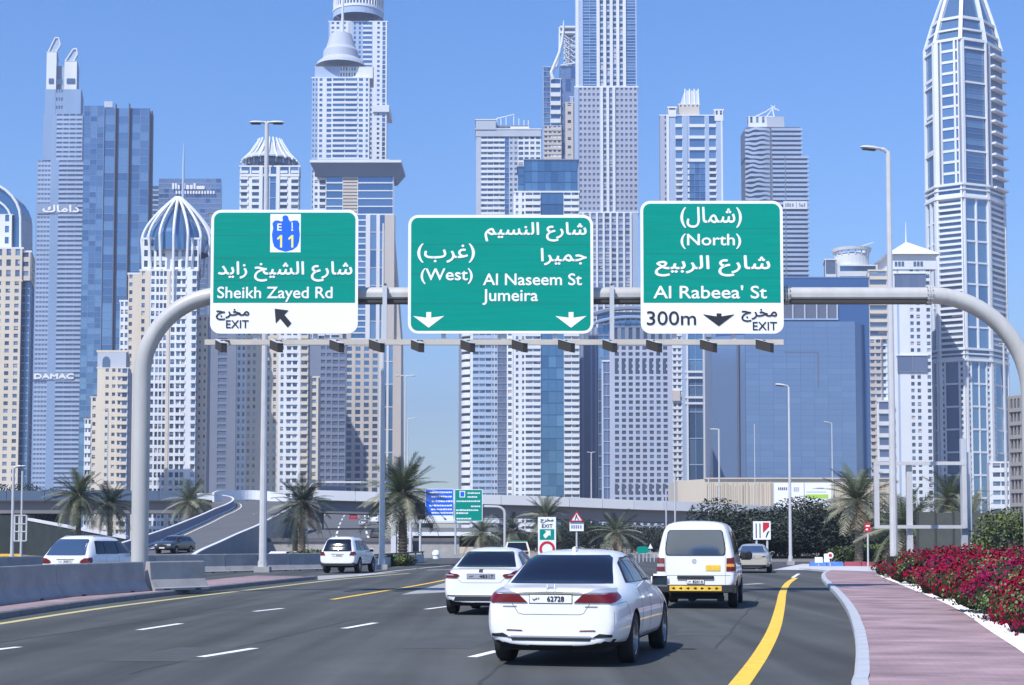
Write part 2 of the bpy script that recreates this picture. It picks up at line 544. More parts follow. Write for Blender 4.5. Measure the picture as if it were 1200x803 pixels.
def kerb_row(line, step, width, h, m, label, name='kerb', side=1):
    root = empty(name, (line[0].x, line[0].y, 0), label, 'kerb'); root['kind'] = 'structure'; del root['category']
    pts = resample(line, step)
    me_cache = {}
    for a, b in zip(pts, pts[1:]):
        L = (b - a).length; key = round(L, 1)
        if key not in me_cache:
            q = MB(); g = 0.006
            w0, w1 = 0, width * side
            if side < 0: w0, w1 = w1, 0
            bv = 0.03
            xs = [(w0, -0.05), (w1, -0.05), (w1, h - bv * (side < 0)), (w1 - bv * (side < 0), h), (w0 + bv * (side > 0), h), (w0, h - bv * (side > 0))]
            n = len(xs); vs = [(x, g, z) for x, z in xs] + [(x, L - g, z) for x, z in xs]
            q.add(vs, [tuple(range(n)), tuple(range(n, 2 * n))[::-1]] + [(i, n + i, n + (i + 1) % n, (i + 1) % n) for i in range(n)], m)
            tmp = q.build('kerb_stone'); me_cache[key] = tmp.data
            bpy.data.objects.remove(tmp)
        d = (b - a).normalized()
        mw = Matrix.Translation((a.x, a.y, random.uniform(-.004, .004))) @ Matrix.Rotation(atan2(-d.x, d.y) + random.uniform(-.004, .004), 4, 'Z')
        child(me_cache[key], 'kerb_stone', root, mw)
    return root
kerb_row(kerb_line, 0.92, 0.17, 0.145, 'kerb_light', 'light grey concrete kerb curving along the plum sidewalk', 'kerb')

# left median with its kerb
ML = [gnd(-60, 738), gnd(0, 726), gnd(120, 708), gnd(230, 694.5), gnd(300, 686.5), gnd(352, 681), gnd(371, 679)]
ML = [Vector((ML[0].x - 1.6, ML[0].y - 16, 0))] + [Vector((p.x, p.y, 0)) for p in ML]
med_line = smooth_line(ML, 6)
med_in = offset_line(med_line, -0.16)
med_far = [Vector((p.x, p.y, 0)) for p in [gnd(366, 675.5, .14), gnd(300, 674.5, .14), gnd(262, 678, .14)]] + offset_line(ML, -2.3)[:5][::-1]
poly = [(p.x, p.y) for p in med_in] + [(p.x, p.y) for p in med_far]
sheet('median_paving', poly, 0.14, 'paving_pink')
kerb_row(med_line, 0.92, 0.17, 0.15, 'kerb_grey', 'grey concrete kerb along the left median under the barriers', 'kerb', side=-1)

# markings
mk = 0
def marking(pts_l, pts_r, m, z=0.005, name='lane_marking'):
    b = MB(); ribbon(b, pts_l, pts_r, z, m); o = b.build(name, kind='structure')
    if o.data.polygons[0].normal.z < 0: o.data.flip_normals()
    return o
def dash(x0, y0, x1, y1, w=0.15, m='paint_white'):
    a = gnd(x0, y0); b = gnd(x1, y1); a.z = b.z = 0
    d = (b - a).normalized(); n = Vector((d.y, -d.x, 0)) * w / 2
    marking([a - n, b - n], [a + n, b + n], m)
for q in [(-40, 766, 22, 758.5), (163, 738.5, 212, 731), (298, 716.8, 331, 713.2), (235, 770.3, 298, 760), (403, 736.8, 440, 730.2),
          (499, 714.2, 527, 710.6), (553, 770.5, 583, 763), (-60, 800, -20, 793), (745, 681, 775, 678.6), (640, 728, 656, 722)]:
    dash(*q)
dash(929, 677.2, 936, 672.5, 0.16)
dash(872, 685.0, 893, 684.2, 0.3)
def poly_mark(pts, w, m, z=0.005):
    L = smooth_line([Vector((p.x, p.y, 0)) for p in pts], 6)
    marking(offset_line(L, -w / 2), offset_line(L, w / 2), m, z)
poly_mark([gnd(843, 830), gnd(866, 803), gnd(893, 765), gnd(908, 735), gnd(914.5, 710), gnd(917.5, 694), gnd(923, 684), gnd(932, 677.5)], 0.23, 'paint_yellow')
poly_mark([gnd(-40, 737), gnd(0, 731.2), gnd(120, 713), gnd(230, 699), gnd(310, 689.5), gnd(400, 679), gnd(480, 672)], 0.22, 'paint_pale_yellow')
poly_mark([gnd(389, 702.8), gnd(440, 694.4), gnd(490, 686), gnd(530, 678), gnd(560, 670)], 0.17, 'paint_yellow')
poly_mark([gnd(420, 674.5), gnd(470, 668.5), gnd(530, 662.5)], 0.14, 'paint_white')
poly_mark([gnd(500, 668.4), gnd(540, 667.2), gnd(600, 666)], 0.25, 'paint_white')
# pale concrete gore and worn strips
sheet('gore_paving', [gnd(373, 680).xy, gnd(470, 670.5).xy, gnd(372, 675).xy], 0.003, 'concrete')
sheet('junction_paving', [(gnd(905, 668).x, gnd(905, 668).y), (gnd(940, 661).x, gnd(940, 661).y), (gnd(1060, 661).x, gnd(1060, 661).y), (gnd(1040, 668.5).x, gnd(1040, 668.5).y)], 0.006, 'concrete_light')
sheet('gore_paving', [gnd(470, 697).xy, gnd(530, 681).xy, gnd(560, 675).xy, gnd(545, 693).xy], 0.003, 'concrete')
# sealed joint and repair patches in the asphalt
mat('asphalt_seal', (0.045, 0.048, 0.048), 0.75, var=.2, vscale=3, spec=.35); mat('asphalt_patch', (0.066, 0.070, 0.069), 0.85, var=.2, vscale=1.5, bump=.4, bscale=80)
def jag(a, b, n, amp):
    out = []
    for i in range(n + 1):
        t = i / n; p = a.lerp(b, t); out.append(Vector((p.x + random.uniform(-amp, amp), p.y, 0)))
    return out
for a, b, w_ in ((gnd(-30, 757), gnd(330, 706), .05), (gnd(560, 803), gnd(640, 735), .05), (gnd(150, 790), gnd(420, 725), .04), (gnd(840, 760), gnd(890, 700), .04)):
    L = jag(a, b, 26, .035); marking(offset_line(L, -w_ / 2), offset_line(L, w_ / 2), 'asphalt_seal', .003, 'road_joint')
for px, py, w_, l_ in ((120, 775, 1.3, 2.6), (470, 760, 1.0, 3.2), (790, 745, .9, 2.2), (360, 700, 1.2, 4)):
    c = gnd(px, py); sheet('road_patch', [(c.x, c.y), (c.x + w_, c.y - .1), (c.x + w_ + l_ * .17, c.y + l_), (c.x + l_ * .17, c.y + l_ + .05)], 0.0025, 'asphalt_patch')
# drain covers beside the kerb
# pebbles of the gravel strip
N = 9000
t = rng.random(N) ** 1.6; yy = 17 + 50 * t
xb = np.interp(yy, [p.y for p in sw_out], [p.x for p in sw_out])
cx = xb + rng.random(N) * 2.2 + 0.02
oc = np.array([[1, 0, 0], [-1, 0, 0], [0, 1, 0], [0, -1, 0], [0, 0, .7], [0, 0, -.7]])
of = [(0, 2, 4), (2, 1, 4), (1, 3, 4), (3, 0, 4)]
b = MB()
for i in range(N):
    s = rng.uniform(0.012, 0.032); a = rng.random() * 6.28
    R = np.array([[cos(a), -sin(a), 0], [sin(a), cos(a), 0], [0, 0, 1]])
    b.add((oc * s * rng.uniform(.6, 1.3, 3)) @ R.T + np.array([cx[i], yy[i], 0.125]), of, 'gravel')
b.build('gravel', kind='stuff')
# ---------------------------------------------------------------- sign gantry
GY = 46.0                      # distance of the beam
SGY = GY - 0.55                # distance of the sign faces
S44 = 1.0 / (FPX / GY)
bz = zat(346, GY)
xl0 = xat(263, GY, 346); xr0 = xat(1088, GY, 346)
R1 = 2.45; R2 = 3.0; rad = 0.235
g = empty('sign_gantry', (xl0 - R1, GY, 0), 'pale grey tubular gantry arching over the road and holding three green signs', 'sign gantry')
q = MB(); q.tube([(xl0, GY, bz), (xr0, GY, bz)], rad, 'gantry_paint', 24, cap=False)
q.beam((xl0, GY - rad * .93, bz - .07), (xr0, GY - rad * .93, bz - .07), 0.05, 0.05, 'gantry_paint')
q.build('crossbeam', g, smooth=True)
q = MB(); q.box(xl0 + .8, xr0 - .1, GY - .19, GY + .19, bz - rad - .02, bz - rad * .55, 'dark_metal'); q.build('underside_shade_box', g)  # dark box added beneath the tube as the beam's underside shade
def arc(cx, cz, R, a0, a1, n=18):
    return [(cx + R * cos(a0 + (a1 - a0) * i / n), GY, cz + R * sin(a0 + (a1 - a0) * i / n)) for i in range(n + 1)]
q = MB(); q.tube([(xl0 - R1, GY, 0.1), (xl0 - R1, GY, 3)] + arc(xl0, bz - R1, R1, pi, pi / 2), rad * 1.08, 'gantry_paint', 24); q.build('post', g, smooth=True)
q = MB(); q.tube(arc(xr0, bz - R2, R2, pi / 2, 0) + [(xr0 + R2, GY, 3), (xr0 + R2, GY, 0.1)], rad * 1.08, 'gantry_paint', 24); q.build('post', g, smooth=True)
for px in (1088, 263, 533, 921):
    x = xat(px, GY, 346); q = MB()
    for dx in (-.035, .035):
        q.lathe((x + dx - .025, GY, bz), [(rad * .9, 0), (rad * 1.28, 0), (rad * 1.28, .05), (rad * .9, .05)], 'gantry_paint', 24, 'x')
    for k in range(12):
        a = k * pi / 6; q.box(x - .09, x + .09, GY + cos(a) * rad * 1.17 - .02, GY + cos(a) * rad * 1.17 + .02, bz + sin(a) * rad * 1.17 - .02, bz + sin(a) * rad * 1.17 + .02, 'galvanised')
    q.build('flange', g)
for sx in (-1, 1):
    q = MB(); x = xl0 - R1 if sx < 0 else xr0 + R2
    q.box(x - .42, x + .42, GY - .42, GY + .42, 0.1, .2, 'concrete'); q.box(x - .36, x + .36, GY - .36, GY + .36, .2, .24, 'galvanised')
    for a in (-.28, .28):
        for c in (-.28, .28): q.box(x + a - .03, x + a + .03, GY + c - .03, GY + c + .03, .24, .33, 'galvanised')
    q.build('base_plate', g)
# hangers between the signs and behind them
for px in (300, 370, 451, 520, 590, 650, 717, 790, 860):
    a = at(px, 335, SGY + .12); z1 = zat(404, SGY + .12); q = MB()
    q.box(a.x - .065, a.x + .065, SGY + .09, SGY + .2, z1, a.z, 'galvanised')
    q.box(a.x - .03, a.x + .03, SGY + .2, GY - .1, bz - .32, bz + .3, 'dark_metal')
    q.build('hanger', g)
# lower rail and lamps
rz = zat(401, SGY - .1); xa = xat(240, SGY - .1, 401); xb_ = xat(918, SGY - .1, 401)
q = MB(); q.box(xa, xb_, SGY - .14, SGY - .02, rz - .085, rz + .075, 'rail_beige'); q.build('lamp_rail', g)
lamp0 = None
for i, px in enumerate((258, 323, 394, 441, 489, 548, 609, 664, 715, 767, 831, 897)):
    x = xat(px, SGY - 1, 405)
    if lamp0 is None:
        q = MB()
        def T(a, b_, c): # box rotated about the vertical so its long side recedes to the right
            return (a * .60 + b_ * .80, -a * .80 + b_ * .60, c)
        def rb(x0, x1, y0, y1, z0, z1, m, zs=-.30):
            P = [(x0, y0, z0), (x1, y0, z0), (x1, y1, z0), (x0, y1, z0), (x0, y0, z1), (x1, y0, z1), (x1, y1, z1), (x0, y1, z1)]
            q.hexa([(lambda t: (t[0], t[1], t[2] + zs * p[0]))(T(*p)) for p in P], m)
        rb(-.26, .26, -.09, .09, -.15, .12, 'dark_metal')
        rb(-.28, .28, -.11, .11, .12, .135, 'galvanised')
        lm = q.build('sign_lamp', g); lamp_me = lm.data
        q = MB(); q.beam((0, .0, .14), (0, .85, .24), .05, .05, 'dark_metal'); am = q.build('arm'); arm_me = am.data
        bpy.data.objects.remove(am); bpy.data.objects.remove(lm); lamp0 = 1
    l = child(lamp_me, 'sign_lamp', g, Matrix.Translation((x, SGY - .86, rz - .20)) @ Matrix.Rotation((i % 4 - 1.5) * .08, 4, 'Z'))
    a2 = bpy.data.objects.new('arm', arm_me); COL.objects.link(a2); a2.parent = l

def rrect(x0, x1, z0, z1, r, n=6):
    pts = []
    for cx, cz, a0 in ((x1 - r, z0 + r, -pi / 2), (x1 - r, z1 - r, 0), (x0 + r, z1 - r, pi / 2), (x0 + r, z0 + r, pi)):
        for i in range(n + 1):
            a = a0 + i * pi / 2 / n; pts.append((cx + r * cos(a), cz + r * sin(a)))
    return pts
def plate(mb, pts, Y, th, m, mside=None):
    n = len(pts)
    vs = [(x, Y, z) for x, z in pts] + [(x, Y + th, z) for x, z in pts]
    mb.add(vs, [tuple(range(n))], m)
    mb.add(vs, [tuple(range(n, 2 * n))[::-1]] + [(i, n + i, n + (i + 1) % n, (i + 1) % n) for i in range(n)], mside or 'galvanised')
class Sign:
    """a flat sign facing the camera side, laid out from its corners"""
    def __init__(s, name, label, x0, y0, x1, y1, Y=SGY, cat='road sign', group=None):
        s.Y = Y; s.k = Y / FPX
        a = at(x0, y1, Y); b = at(x1, y0, Y); s.a = a; s.b = b
        s.root = empty(name, (a.x, Y, a.z), label, cat, group)
        s.x0, s.x1, s.y0, s.y1 = x0, x1, y0, y1
    def X(s, px): return s.a.x + (px - s.x0) / (s.x1 - s.x0) * (s.b.x - s.a.x)
    def Z(s, py): return s.a.z + (s.y1 - py) / (s.y1 - s.y0) * (s.b.z - s.a.z)
    def text(s, mb, body, x0, x1, yt, yb, m, bold=.35, arabic=False, lay=.014):
        put_text(mb, ar(body) if arabic else body, (s.X(x0), s.Y - lay, s.Z(yb)), (1, 0, 0), (0, 0, 1),
                 s.X(x1) - s.X(x0), s.Z(yt) - s.Z(yb), m, bold * s.k, nrm=(0, -1, 0))
    def shape(s, mb, pts, m, lay=.014):
        P = [(s.X(p[0]), s.Y - lay, s.Z(p[1])) for p in pts]
        mb.add(P, [tuple(range(len(P)))], m)
def big_sign(name, label, x0, y0, x1, y1, split=None):
    s = Sign(name, label, x0, y0, x1, y1, group='green direction signs on the gantry')
    W = s.b.x - s.a.x; r = .30; bd = .085
    q = MB(); plate(q, rrect(s.a.x, s.b.x, s.a.z, s.b.z, r), s.Y, .05, 'sign_white'); q.build('panel', s.root)
    q = MB(); zc = s.Z(split) if split else s.a.z + bd
    P = [p for p in rrect(s.a.x + bd, s.b.x - bd, s.a.z + bd, s.b.z - bd, r - bd)]
    if split:
        P = [p for p in P if p[1] > zc]
        P = [(s.b.x - bd, zc)] + P + [(s.a.x + bd, zc)]
    n = len(P); q.add([(x, s.Y - .006, z) for x, z in P], [tuple(range(n))], 'sign_green')
    q.build('green_field', s.root)
    q = MB(); ztop = s.b.z - bd - .02
    for k in (1, 2, 3): # joints between the aluminium planks
        z = zc + (ztop - zc) * k / 4 if split else s.a.z + (s.b.z - s.a.z) * k / 4
        q.box(s.a.x + bd + .02, s.b.x - bd - .02, s.Y - .0085, s.Y - .004, z - .006, z + .006, 'sign_joint')
    q.build('panel_joint', s.root, kind='stuff')
    q = MB()
    for k in range(4):
        z = s.a.z + (s.b.z - s.a.z) * (k + .5) / 4; q.box(s.a.x + .1, s.b.x - .1, s.Y + .055, s.Y + .11, z - .03, z + .03, 'galvanised')
    q.build('stiffener', s.root)
    return s
mat('sign_joint', (0.0, 0.17, 0.135), 0.7)
W_, B_ = 'sign_white', 'sign_black'
s = big_sign('road_sign', 'green sign for Sheikh Zayed Rd with blue shield 11 and slanted black arrow', 246, 246, 420, 391, 355)
q = MB(); s.text(q, 'شارع الشيخ زايد', 255, 413, 307, 330, W_, .45, True); s.text(q, 'Sheikh Zayed Rd', 254.5, 390, 336.5, 354, W_, .3); q.build('lettering', s.root)
q = MB(); s.text(q, 'مخرج', 253, 292, 362.5, 375, B_, .3, True); s.text(q, 'EXIT', 265, 291.5, 375.5, 384.5, B_, .12)
q.build('exit_lettering', s.root)
q = MB(); s.shape(q, [(322, 362), (338.5, 364), (333.5, 369), (342, 379), (337.5, 384), (328.5, 373.5), (323.5, 379)], B_); q.build('arrow', s.root)
q = MB(); s.shape(q, [(316, 296), (352, 296), (352, 251), (316, 251)], W_, .010)
s.shape(q, [(318.5, 262), (321, 259), (325, 258.5), (329.5, 260), (331, 258), (330, 255.5), (331.5, 253), (334.5, 252.5), (337, 254), (337.5, 257), (339.5, 260), (344, 258.5),
            (348.5, 259), (350.5, 262.5), (350, 268), (351, 275), (350, 284), (348, 289), (343, 293), (334.5, 295.3), (326, 293), (321, 289.5), (319, 284), (318, 275), (319.5, 268)][::-1], 'sign_blue', .014)
s.text(q, 'E', 324.5, 329.5, 262.5, 270.5, W_, .2, lay=.018); s.text(q, 'إ', 341, 343.5, 261, 271, W_, .15, True, lay=.018)
for u in (324.2, 337.4): s.shape(q, [(u + 3.6, 290.5), (u + 6, 290.5), (u + 6, 275.8), (u + 4, 275.8), (u, 279.5), (u + .6, 281.5), (u + 3.6, 279.6)], 'sign_yellow', .018)
q.build('route_shield', s.root)

s = big_sign('road_sign', 'widest green sign with Al Naseem St, Jumeira, West and two white down arrows', 478, 252, 695, 391)
q = MB()
s.text(q, 'شارع النسيم', 568, 687, 261, 283, W_, .45, True); s.text(q, 'جميرا', 634, 687, 291.5, 311, W_, .45, True)
s.text(q, '(غرب)', 489, 556, 286, 308, W_, .35, True); s.text(q, '(West)', 493, 553.5, 315, 333, W_, .3)
s.text(q, 'Al Naseem St', 566, 681.5, 321, 334.5, W_, .3); s.text(q, 'Jumeira', 565.5, 630, 339.5, 357.5, W_, .3); q.build('lettering', s.root)
for dx in (0, 166.5):
    q = MB(); s.shape(q, [(484, 370.5), (499.5, 372.5), (499.5, 366), (505.2, 366), (505.2, 372.5), (520.5, 370.5), (502.3, 384.3)][::-1] if False else [(502.3 + dx, 384.3), (520.5 + dx, 370.5), (505.2 + dx, 372.5), (505.2 + dx, 366), (499.5 + dx, 366), (499.5 + dx, 372.5), (484 + dx, 370.5)], W_); q.build('arrow', s.root)

s = big_sign('road_sign', "green sign for Al Rabeea' St and North with white strip reading 300m EXIT", 751, 235.5, 917, 391, 355)
q = MB()
s.text(q, '(شمال)', 798, 869, 243, 267, W_, .35, True); s.text(q, '(North)', 798, 868, 274.5, 292, W_, .3)
s.text(q, 'شارع الربيع', 768, 901.5, 300, 324, W_, .45, True); s.text(q, "Al Rabeea' St", 766, 897.5, 335, 350, W_, .3); q.build('lettering', s.root)
q = MB(); s.text(q, '300m', 758, 815, 365, 381, B_, .15); s.text(q, 'مخرج', 868, 909, 362.5, 377, B_, .3, True); s.text(q, 'EXIT', 881, 909, 377.5, 387, B_, .12); q.build('exit_lettering', s.root)
q = MB(); s.shape(q, [(841.5, 382.5), (860, 368.5), (844.6, 371), (844.6, 367.5), (839, 367.5), (839, 371), (823, 368.5)], B_); q.build('arrow', s.root)

# ---------------------------------------------------------------- concrete barriers
def barrier_mesh(L, hgt=0.86, m='concrete', mt=None):
    prof = [(.30, 0), (.30, .07), (.26, .10), (.13, .33), (.085, hgt - .03), (.07, hgt), (-.07, hgt), (-.085, hgt - .03), (-.13, .33), (-.26, .10), (-.30, .07), (-.30, 0)]
    q = MB(); n = len(prof)
    ys = [0.02, 0.06] + [L * k / 4 for k in (1, 2, 3)] + [L - .06, L - .02]
    vs = []
    for j, y in enumerate(ys):
        s = .97 if j in (0, len(ys) - 1) else 1
        vs += [(x * s, y, z * (.997 if s < 1 else 1)) for x, z in prof]
    fs = [tuple(range(n))[::-1], tuple((len(ys) - 1) * n + k for k in range(n))]
    for j in range(len(ys) - 1):
        for k in range(n):
            fs.append((j * n + k, j * n + (k + 1) % n, (j + 1) * n + (k + 1) % n, (j + 1) * n + k))
    q.add(vs, fs, m)
    return q
def barrier(a, b, z, label, group, hgt=.86, m='concrete'):
    a = Vector(a); b = Vector(b); d = b - a; L = Vector((d.x, d.y)).length
    q = barrier_mesh(L, hgt, m)
    o = q.build('concrete_barrier'); bm = bmesh.new(); bm.from_mesh(o.data); bmesh.ops.recalc_face_normals(bm, faces=bm.faces); bm.to_mesh(o.data); bm.free()
    o.location = (a.x, a.y, z); o.rotation_euler = (0, 0, atan2(-d.x, d.y))
    tag(o, label, 'barrier', group)
    q = MB()
    for t in (.22, .78):
        q.box(-.31, .31, L * t - .12, L * t + .12, 0.0, .045, 'black')
    q2 = q.build('lifting_slot', o); q2.matrix_parent_inverse = Matrix()
    return o
G1 = 'concrete barriers on the near median'
p = [gnd(-190, 737, .14), gnd(-66, 718, .14), gnd(-0, 709, .14), gnd(74, 700.5, .14), gnd(176, 692.8, .14), gnd(181, 692.8, .14), gnd(246, 690.3, .14)]
p = [Vector((v.x, v.y, 0)) for v in p]; p = offset_line(p[:5], -.3) + offset_line(p[5:], -.3)
barrier(p[0], p[1], .14, 'grey concrete barrier cut by the left edge of the picture', G1)
barrier(p[1], p[3], .14, 'grey concrete barrier in front of the white estate car with red lights', G1)
barrier(p[3], p[4], .14, 'grey concrete barrier ending at the foot of the gantry post', G1)
barrier(p[5], p[6], .14, 'short concrete barrier right of the gantry post, last of the near row', G1)
# far row
G2 = 'concrete barriers along the left carriageway'
fr = [gnd(-150, 686), gnd(60, 676.5), gnd(180, 673), gnd(262, 671), gnd(300, 670), gnd(338, 669), gnd(374, 668)]
names = ['far concrete barrier behind the near row by the left edge', 'far concrete barrier behind the white estate car', 'far concrete barrier behind the gantry post',
         'far concrete barrier just right of the near row', 'far concrete barrier below the tall double-headed lamp', 'far concrete barrier closest to the white off-roader']
for i, (a, b_) in enumerate(zip(fr, fr[1:])):
    barrier(a, b_, 0.0, names[i], G2, .95, 'concrete')
# low wall with dark rail right of the off-roader, carrying the big palm
wl_ = empty('parapet_wall', (gnd(437, 667).x, gnd(437, 667).y, 0), 'low pale wall with dark rail curving past the big palm', 'wall')
pts = [gnd(434, 666.5), gnd(465, 662.5), gnd(495, 658.5)]
q = MB(); q2 = MB()
for a, b_ in zip(pts, pts[1:]):
    q.beam((a.x, a.y, .3), (b_.x, b_.y, .3), .25, .6, 'concrete_light'); q2.beam((a.x, a.y, .78), (b_.x, b_.y, .78), .3, .1, 'dark_metal')
for t in np.linspace(0, 1, 7):
    a = pts[0].lerp(pts[2], t); q2.box(a.x - .05, a.x + .05, a.y - .18, a.y - .1, .5, .74, 'dark_metal')
q.build('wall', wl_); q2.build('rail', wl_)
# ---------------------------------------------------------------- vehicles
def paint(name, col, metal=0.0):
    m = mat(name, col, 0.32, metal=metal, spec=0.5, coat=0.8, var=0.05, vscale=2)
    return m
paint('car_white', (0.80, 0.80, 0.81)); paint('car_pearl', (0.74, 0.73, 0.71)); paint('car_beige', (0.52, 0.48, 0.40), .3)
paint('car_dark', (0.05, 0.055, 0.06), .3); paint('car_red', (0.35, 0.02, 0.03)); paint('car_silver', (0.45, 0.47, 0.5), .4); paint('taxi_cream', (0.6, .56, .45))
mat('car_glass', (0.008, 0.011, 0.022), 0.05, spec=0.55)
mat('car_glass_light', (0.05, 0.085, 0.15), 0.05, metal=.25, spec=1.0, coat=1.0)
mat('lamp_red', (0.13, 0.001, 0.006), 0.25, coat=.15)
mat('lamp_dark_red', (0.16, 0.004, 0.012), 0.12, coat=1.0)
mat('lamp_clear', (0.36, 0.37, 0.42), 0.12, coat=1.0)
mat('lamp_amber', (0.75, 0.30, 0.02), 0.15, coat=1.0)
mat('chrome', (0.75, 0.75, 0.77), 0.12, metal=1.0)
mat('tyre', (0.018, 0.018, 0.02), 0.85, var=0.2, vscale=12)
mat('rim', (0.42, 0.43, 0.45), 0.3, metal=0.8)
mat('trim_black', (0.018, 0.018, 0.02), 0.55)
mat('under', (0.012, 0.012, 0.014), 0.9)
mat('seam', (0.10, 0.10, 0.11), 0.8)
mat('plate_white', (0.78, 0.78, 0.78), 0.5)
mat('plate_grey', (0.30, 0.32, 0.38), 0.6)

class Car:
    def __init__(s, st, W, wheels, wr, pm, arch_r=None, lvl=2, sq=0.0, zb=.3):
        """st: stations along the length; wheels: (y rear, y front)"""
        s.pm = pm; s.W = W; s.wheels = wheels; s.wr = wr
        q = MB(); ring = []
        for (y, zb, ws, wm, zm, wb, zbl, wrf, zr, zc) in st:
            h = [(0, zb), (ws, zb), (wm - .015, zb + (zm - zb) * .42), (wm, zm), (wb, zbl), (wrf + (wb - wrf) * .10, zbl + (zr - zbl) * .86), (wrf * .82, zr + (zc - zr) * .55), (0, zc)]
            ring.append([(x, y, z) for x, z in h] + [(-x, y, z) for x, z in h[-2:0:-1]])
        n = 14; vs = [p for r in ring for p in r]; fs = []
        for j in range(len(ring) - 1):
            for k in range(n):
                fs.append((j * n + k, j * n + (k + 1) % n, (j + 1) * n + (k + 1) % n, (j + 1) * n + k))
        for base, fl in ((0, True), ((len(ring) - 1) * n, False)):
            for k in range(0, 7):
                R0, R1_ = base + k, base + k + 1
                L1, L0 = base + (n - k - 1) % n, base + (n - k) % n
                f = [R0, R1_, L1, L0]; f2 = []
                for i in f:
                    if i not in f2: f2.append(i)
                if k == 6: f2 = [base + 6, base + 7, base + 8]
                fs.append(tuple(f2 if fl else f2[::-1]))
        q.add(vs, fs, pm); q.mi('under')
        o = q.build('body'); bm = bmesh.new(); bm.from_mesh(o.data); bmesh.ops.recalc_face_normals(bm, faces=bm.faces); bm.to_mesh(o.data); bm.free()
        md = o.modifiers.new('s', 'SUBSURF'); md.levels = lvl; md.render_levels = lvl
        dg = bpy.context.evaluated_depsgraph_get(); me = bpy.data.meshes.new_from_object(o.evaluated_get(dg))
        o.modifiers.clear(); o.data = me
        # body surface for projection
        s.bvh = BVHTree.FromPolygons([v.co.copy() for v in me.vertices], [tuple(p.vertices) for p in me.polygons])
        # wheel arches
        ar_ = arch_r or wr * 1.13
        cutters = []
        for y in wheels:
            c = MB(); c.lathe((-W, y, wr), [(0.001, 0), (ar_, 0), (ar_, 2 * W), (0.001, 2 * W)], 'under', 28, 'x'); cc = c.build('c')
            bm = bmesh.new(); bm.from_mesh(cc.data); bmesh.ops.remove_doubles(bm, verts=bm.verts, dist=.004); bmesh.ops.recalc_face_normals(bm, faces=bm.faces); bm.to_mesh(cc.data); bm.free()
            m2 = o.modifiers.new('b', 'BOOLEAN'); m2.object = cc; m2.operation = 'DIFFERENCE'; m2.solver = 'EXACT'; cutters.append(cc)
        bpy.context.view_layer.update()
        dg = bpy.context.evaluated_depsgraph_get(); me2 = bpy.data.meshes.new_from_object(o.evaluated_get(dg))
        bpy.data.objects.remove(o)
        for c in cutters: bpy.data.objects.remove(c)
        mi_under = next((i for i, mm in enumerate(me2.materials) if mm and mm.name == 'under'), 1)
        lim = st[len(st) // 2][1] + .05
        for p in me2.polygons:
            if p.normal.z < -.6 and p.center.z < lim + .2: p.material_index = mi_under
            p.use_smooth = True
        me2.set_sharp_from_angle(angle=radians(38))
        me2.name = 'body'
        s.body = me2; s.parts = [('body', me2, None)]
    # -- things laid on the body surface
    def hit(s, d, a, b):
        o, dr = {'rear': (Vector((a, -4, b)), Vector((0, 1, 0))), 'front': (Vector((a, 12, b)), Vector((0, -1, 0))),
                 'right': (Vector((4, a, b)), Vector((-1, 0, 0))), 'left': (Vector((-4, a, b)), Vector((1, 0, 0))),
                 'top': (Vector((a, b, 6)), Vector((0, 0, -1)))}[d]
        r = s.bvh.ray_cast(o, dr)
        return (r[0], r[1], dr) if r[0] is not None else None
    def patch(s, mb, d, poly, m, off=.006, nr=14, nc=14, thick=0.0, flat=False):
        lo = min(p[1] for p in poly); hi = max(p[1] for p in poly); n = len(poly)
        rows = []
        for i in range(nr + 1):
            b = lo + (hi - lo) * min(max(i / nr, 1e-4), 1 - 1e-4); xs = []
            for k in range(n):
                p, q = poly[k], poly[(k + 1) % n]
                if (p[1] - b) * (q[1] - b) < 0 or (p[1] == b) != (q[1] == b):
                    xs.append(p[0] + (q[0] - p[0]) * (b - p[1]) / (q[1] - p[1]))
            rows.append((b, min(xs), max(xs)))
        vs = []; ok = []
        for b, x0, x1 in rows:
            for j in range(nc + 1):
                a = x0 + (x1 - x0) * j / nc; h = s.hit(d, a, b)
                if h is None: vs.append((0, 0, 0)); ok.append(False)
                else:
                    nn = h[1] if h[1].dot(h[2]) < 0 else -h[1]
                    vs.append(h[0] + (nn * .5 - h[2] * .5).normalized() * (off + thick)); ok.append(True)
        fs = []
        for i in range(nr):
            for j in range(nc):
                q = (i * (nc + 1) + j, i * (nc + 1) + j + 1, (i + 1) * (nc + 1) + j + 1, (i + 1) * (nc + 1) + j)
                if all(ok[k] for k in q): fs.append(q)
        mb.add(vs, fs, m)
        if thick:   # rim closing the edge of a proud piece
            border = [j for j in range(nc + 1)] + [(i + 1) * (nc + 1) - 1 for i in range(1, nr + 1)] + [nr * (nc + 1) + j for j in range(nc - 1, -1, -1)] + [i * (nc + 1) for i in range(nr - 1, 0, -1)]
            dr = {'rear': (0, 1, 0), 'front': (0, -1, 0), 'right': (-1, 0, 0), 'left': (1, 0, 0), 'top': (0, 0, -1)}[d]
            P = [Vector(vs[k]) for k in border if ok[k]]
            Q = [p + Vector(dr) * (thick + off + .01) for p in P]; k = len(P)
            mb.add(P + Q, [(i, (i + 1) % k, k + (i + 1) % k, k + i) for i in range(k)], m)
    def seam(s, mb, d, pts, r=.004, m='seam', step=.08):
        path = []
        for a, b in zip(pts, pts[1:]):
            L = math.dist(a, b); k = max(1, int(L / step))
            for i in range(k):
                path.append((a[0] + (b[0] - a[0]) * i / k, a[1] + (b[1] - a[1]) * i / k))
        path.append(pts[-1])
        P = [h[0] for h in (s.hit(d, *p) for p in path) if h]
        if len(P) > 1: mb.tube(P, r, m, 4, cap=False)
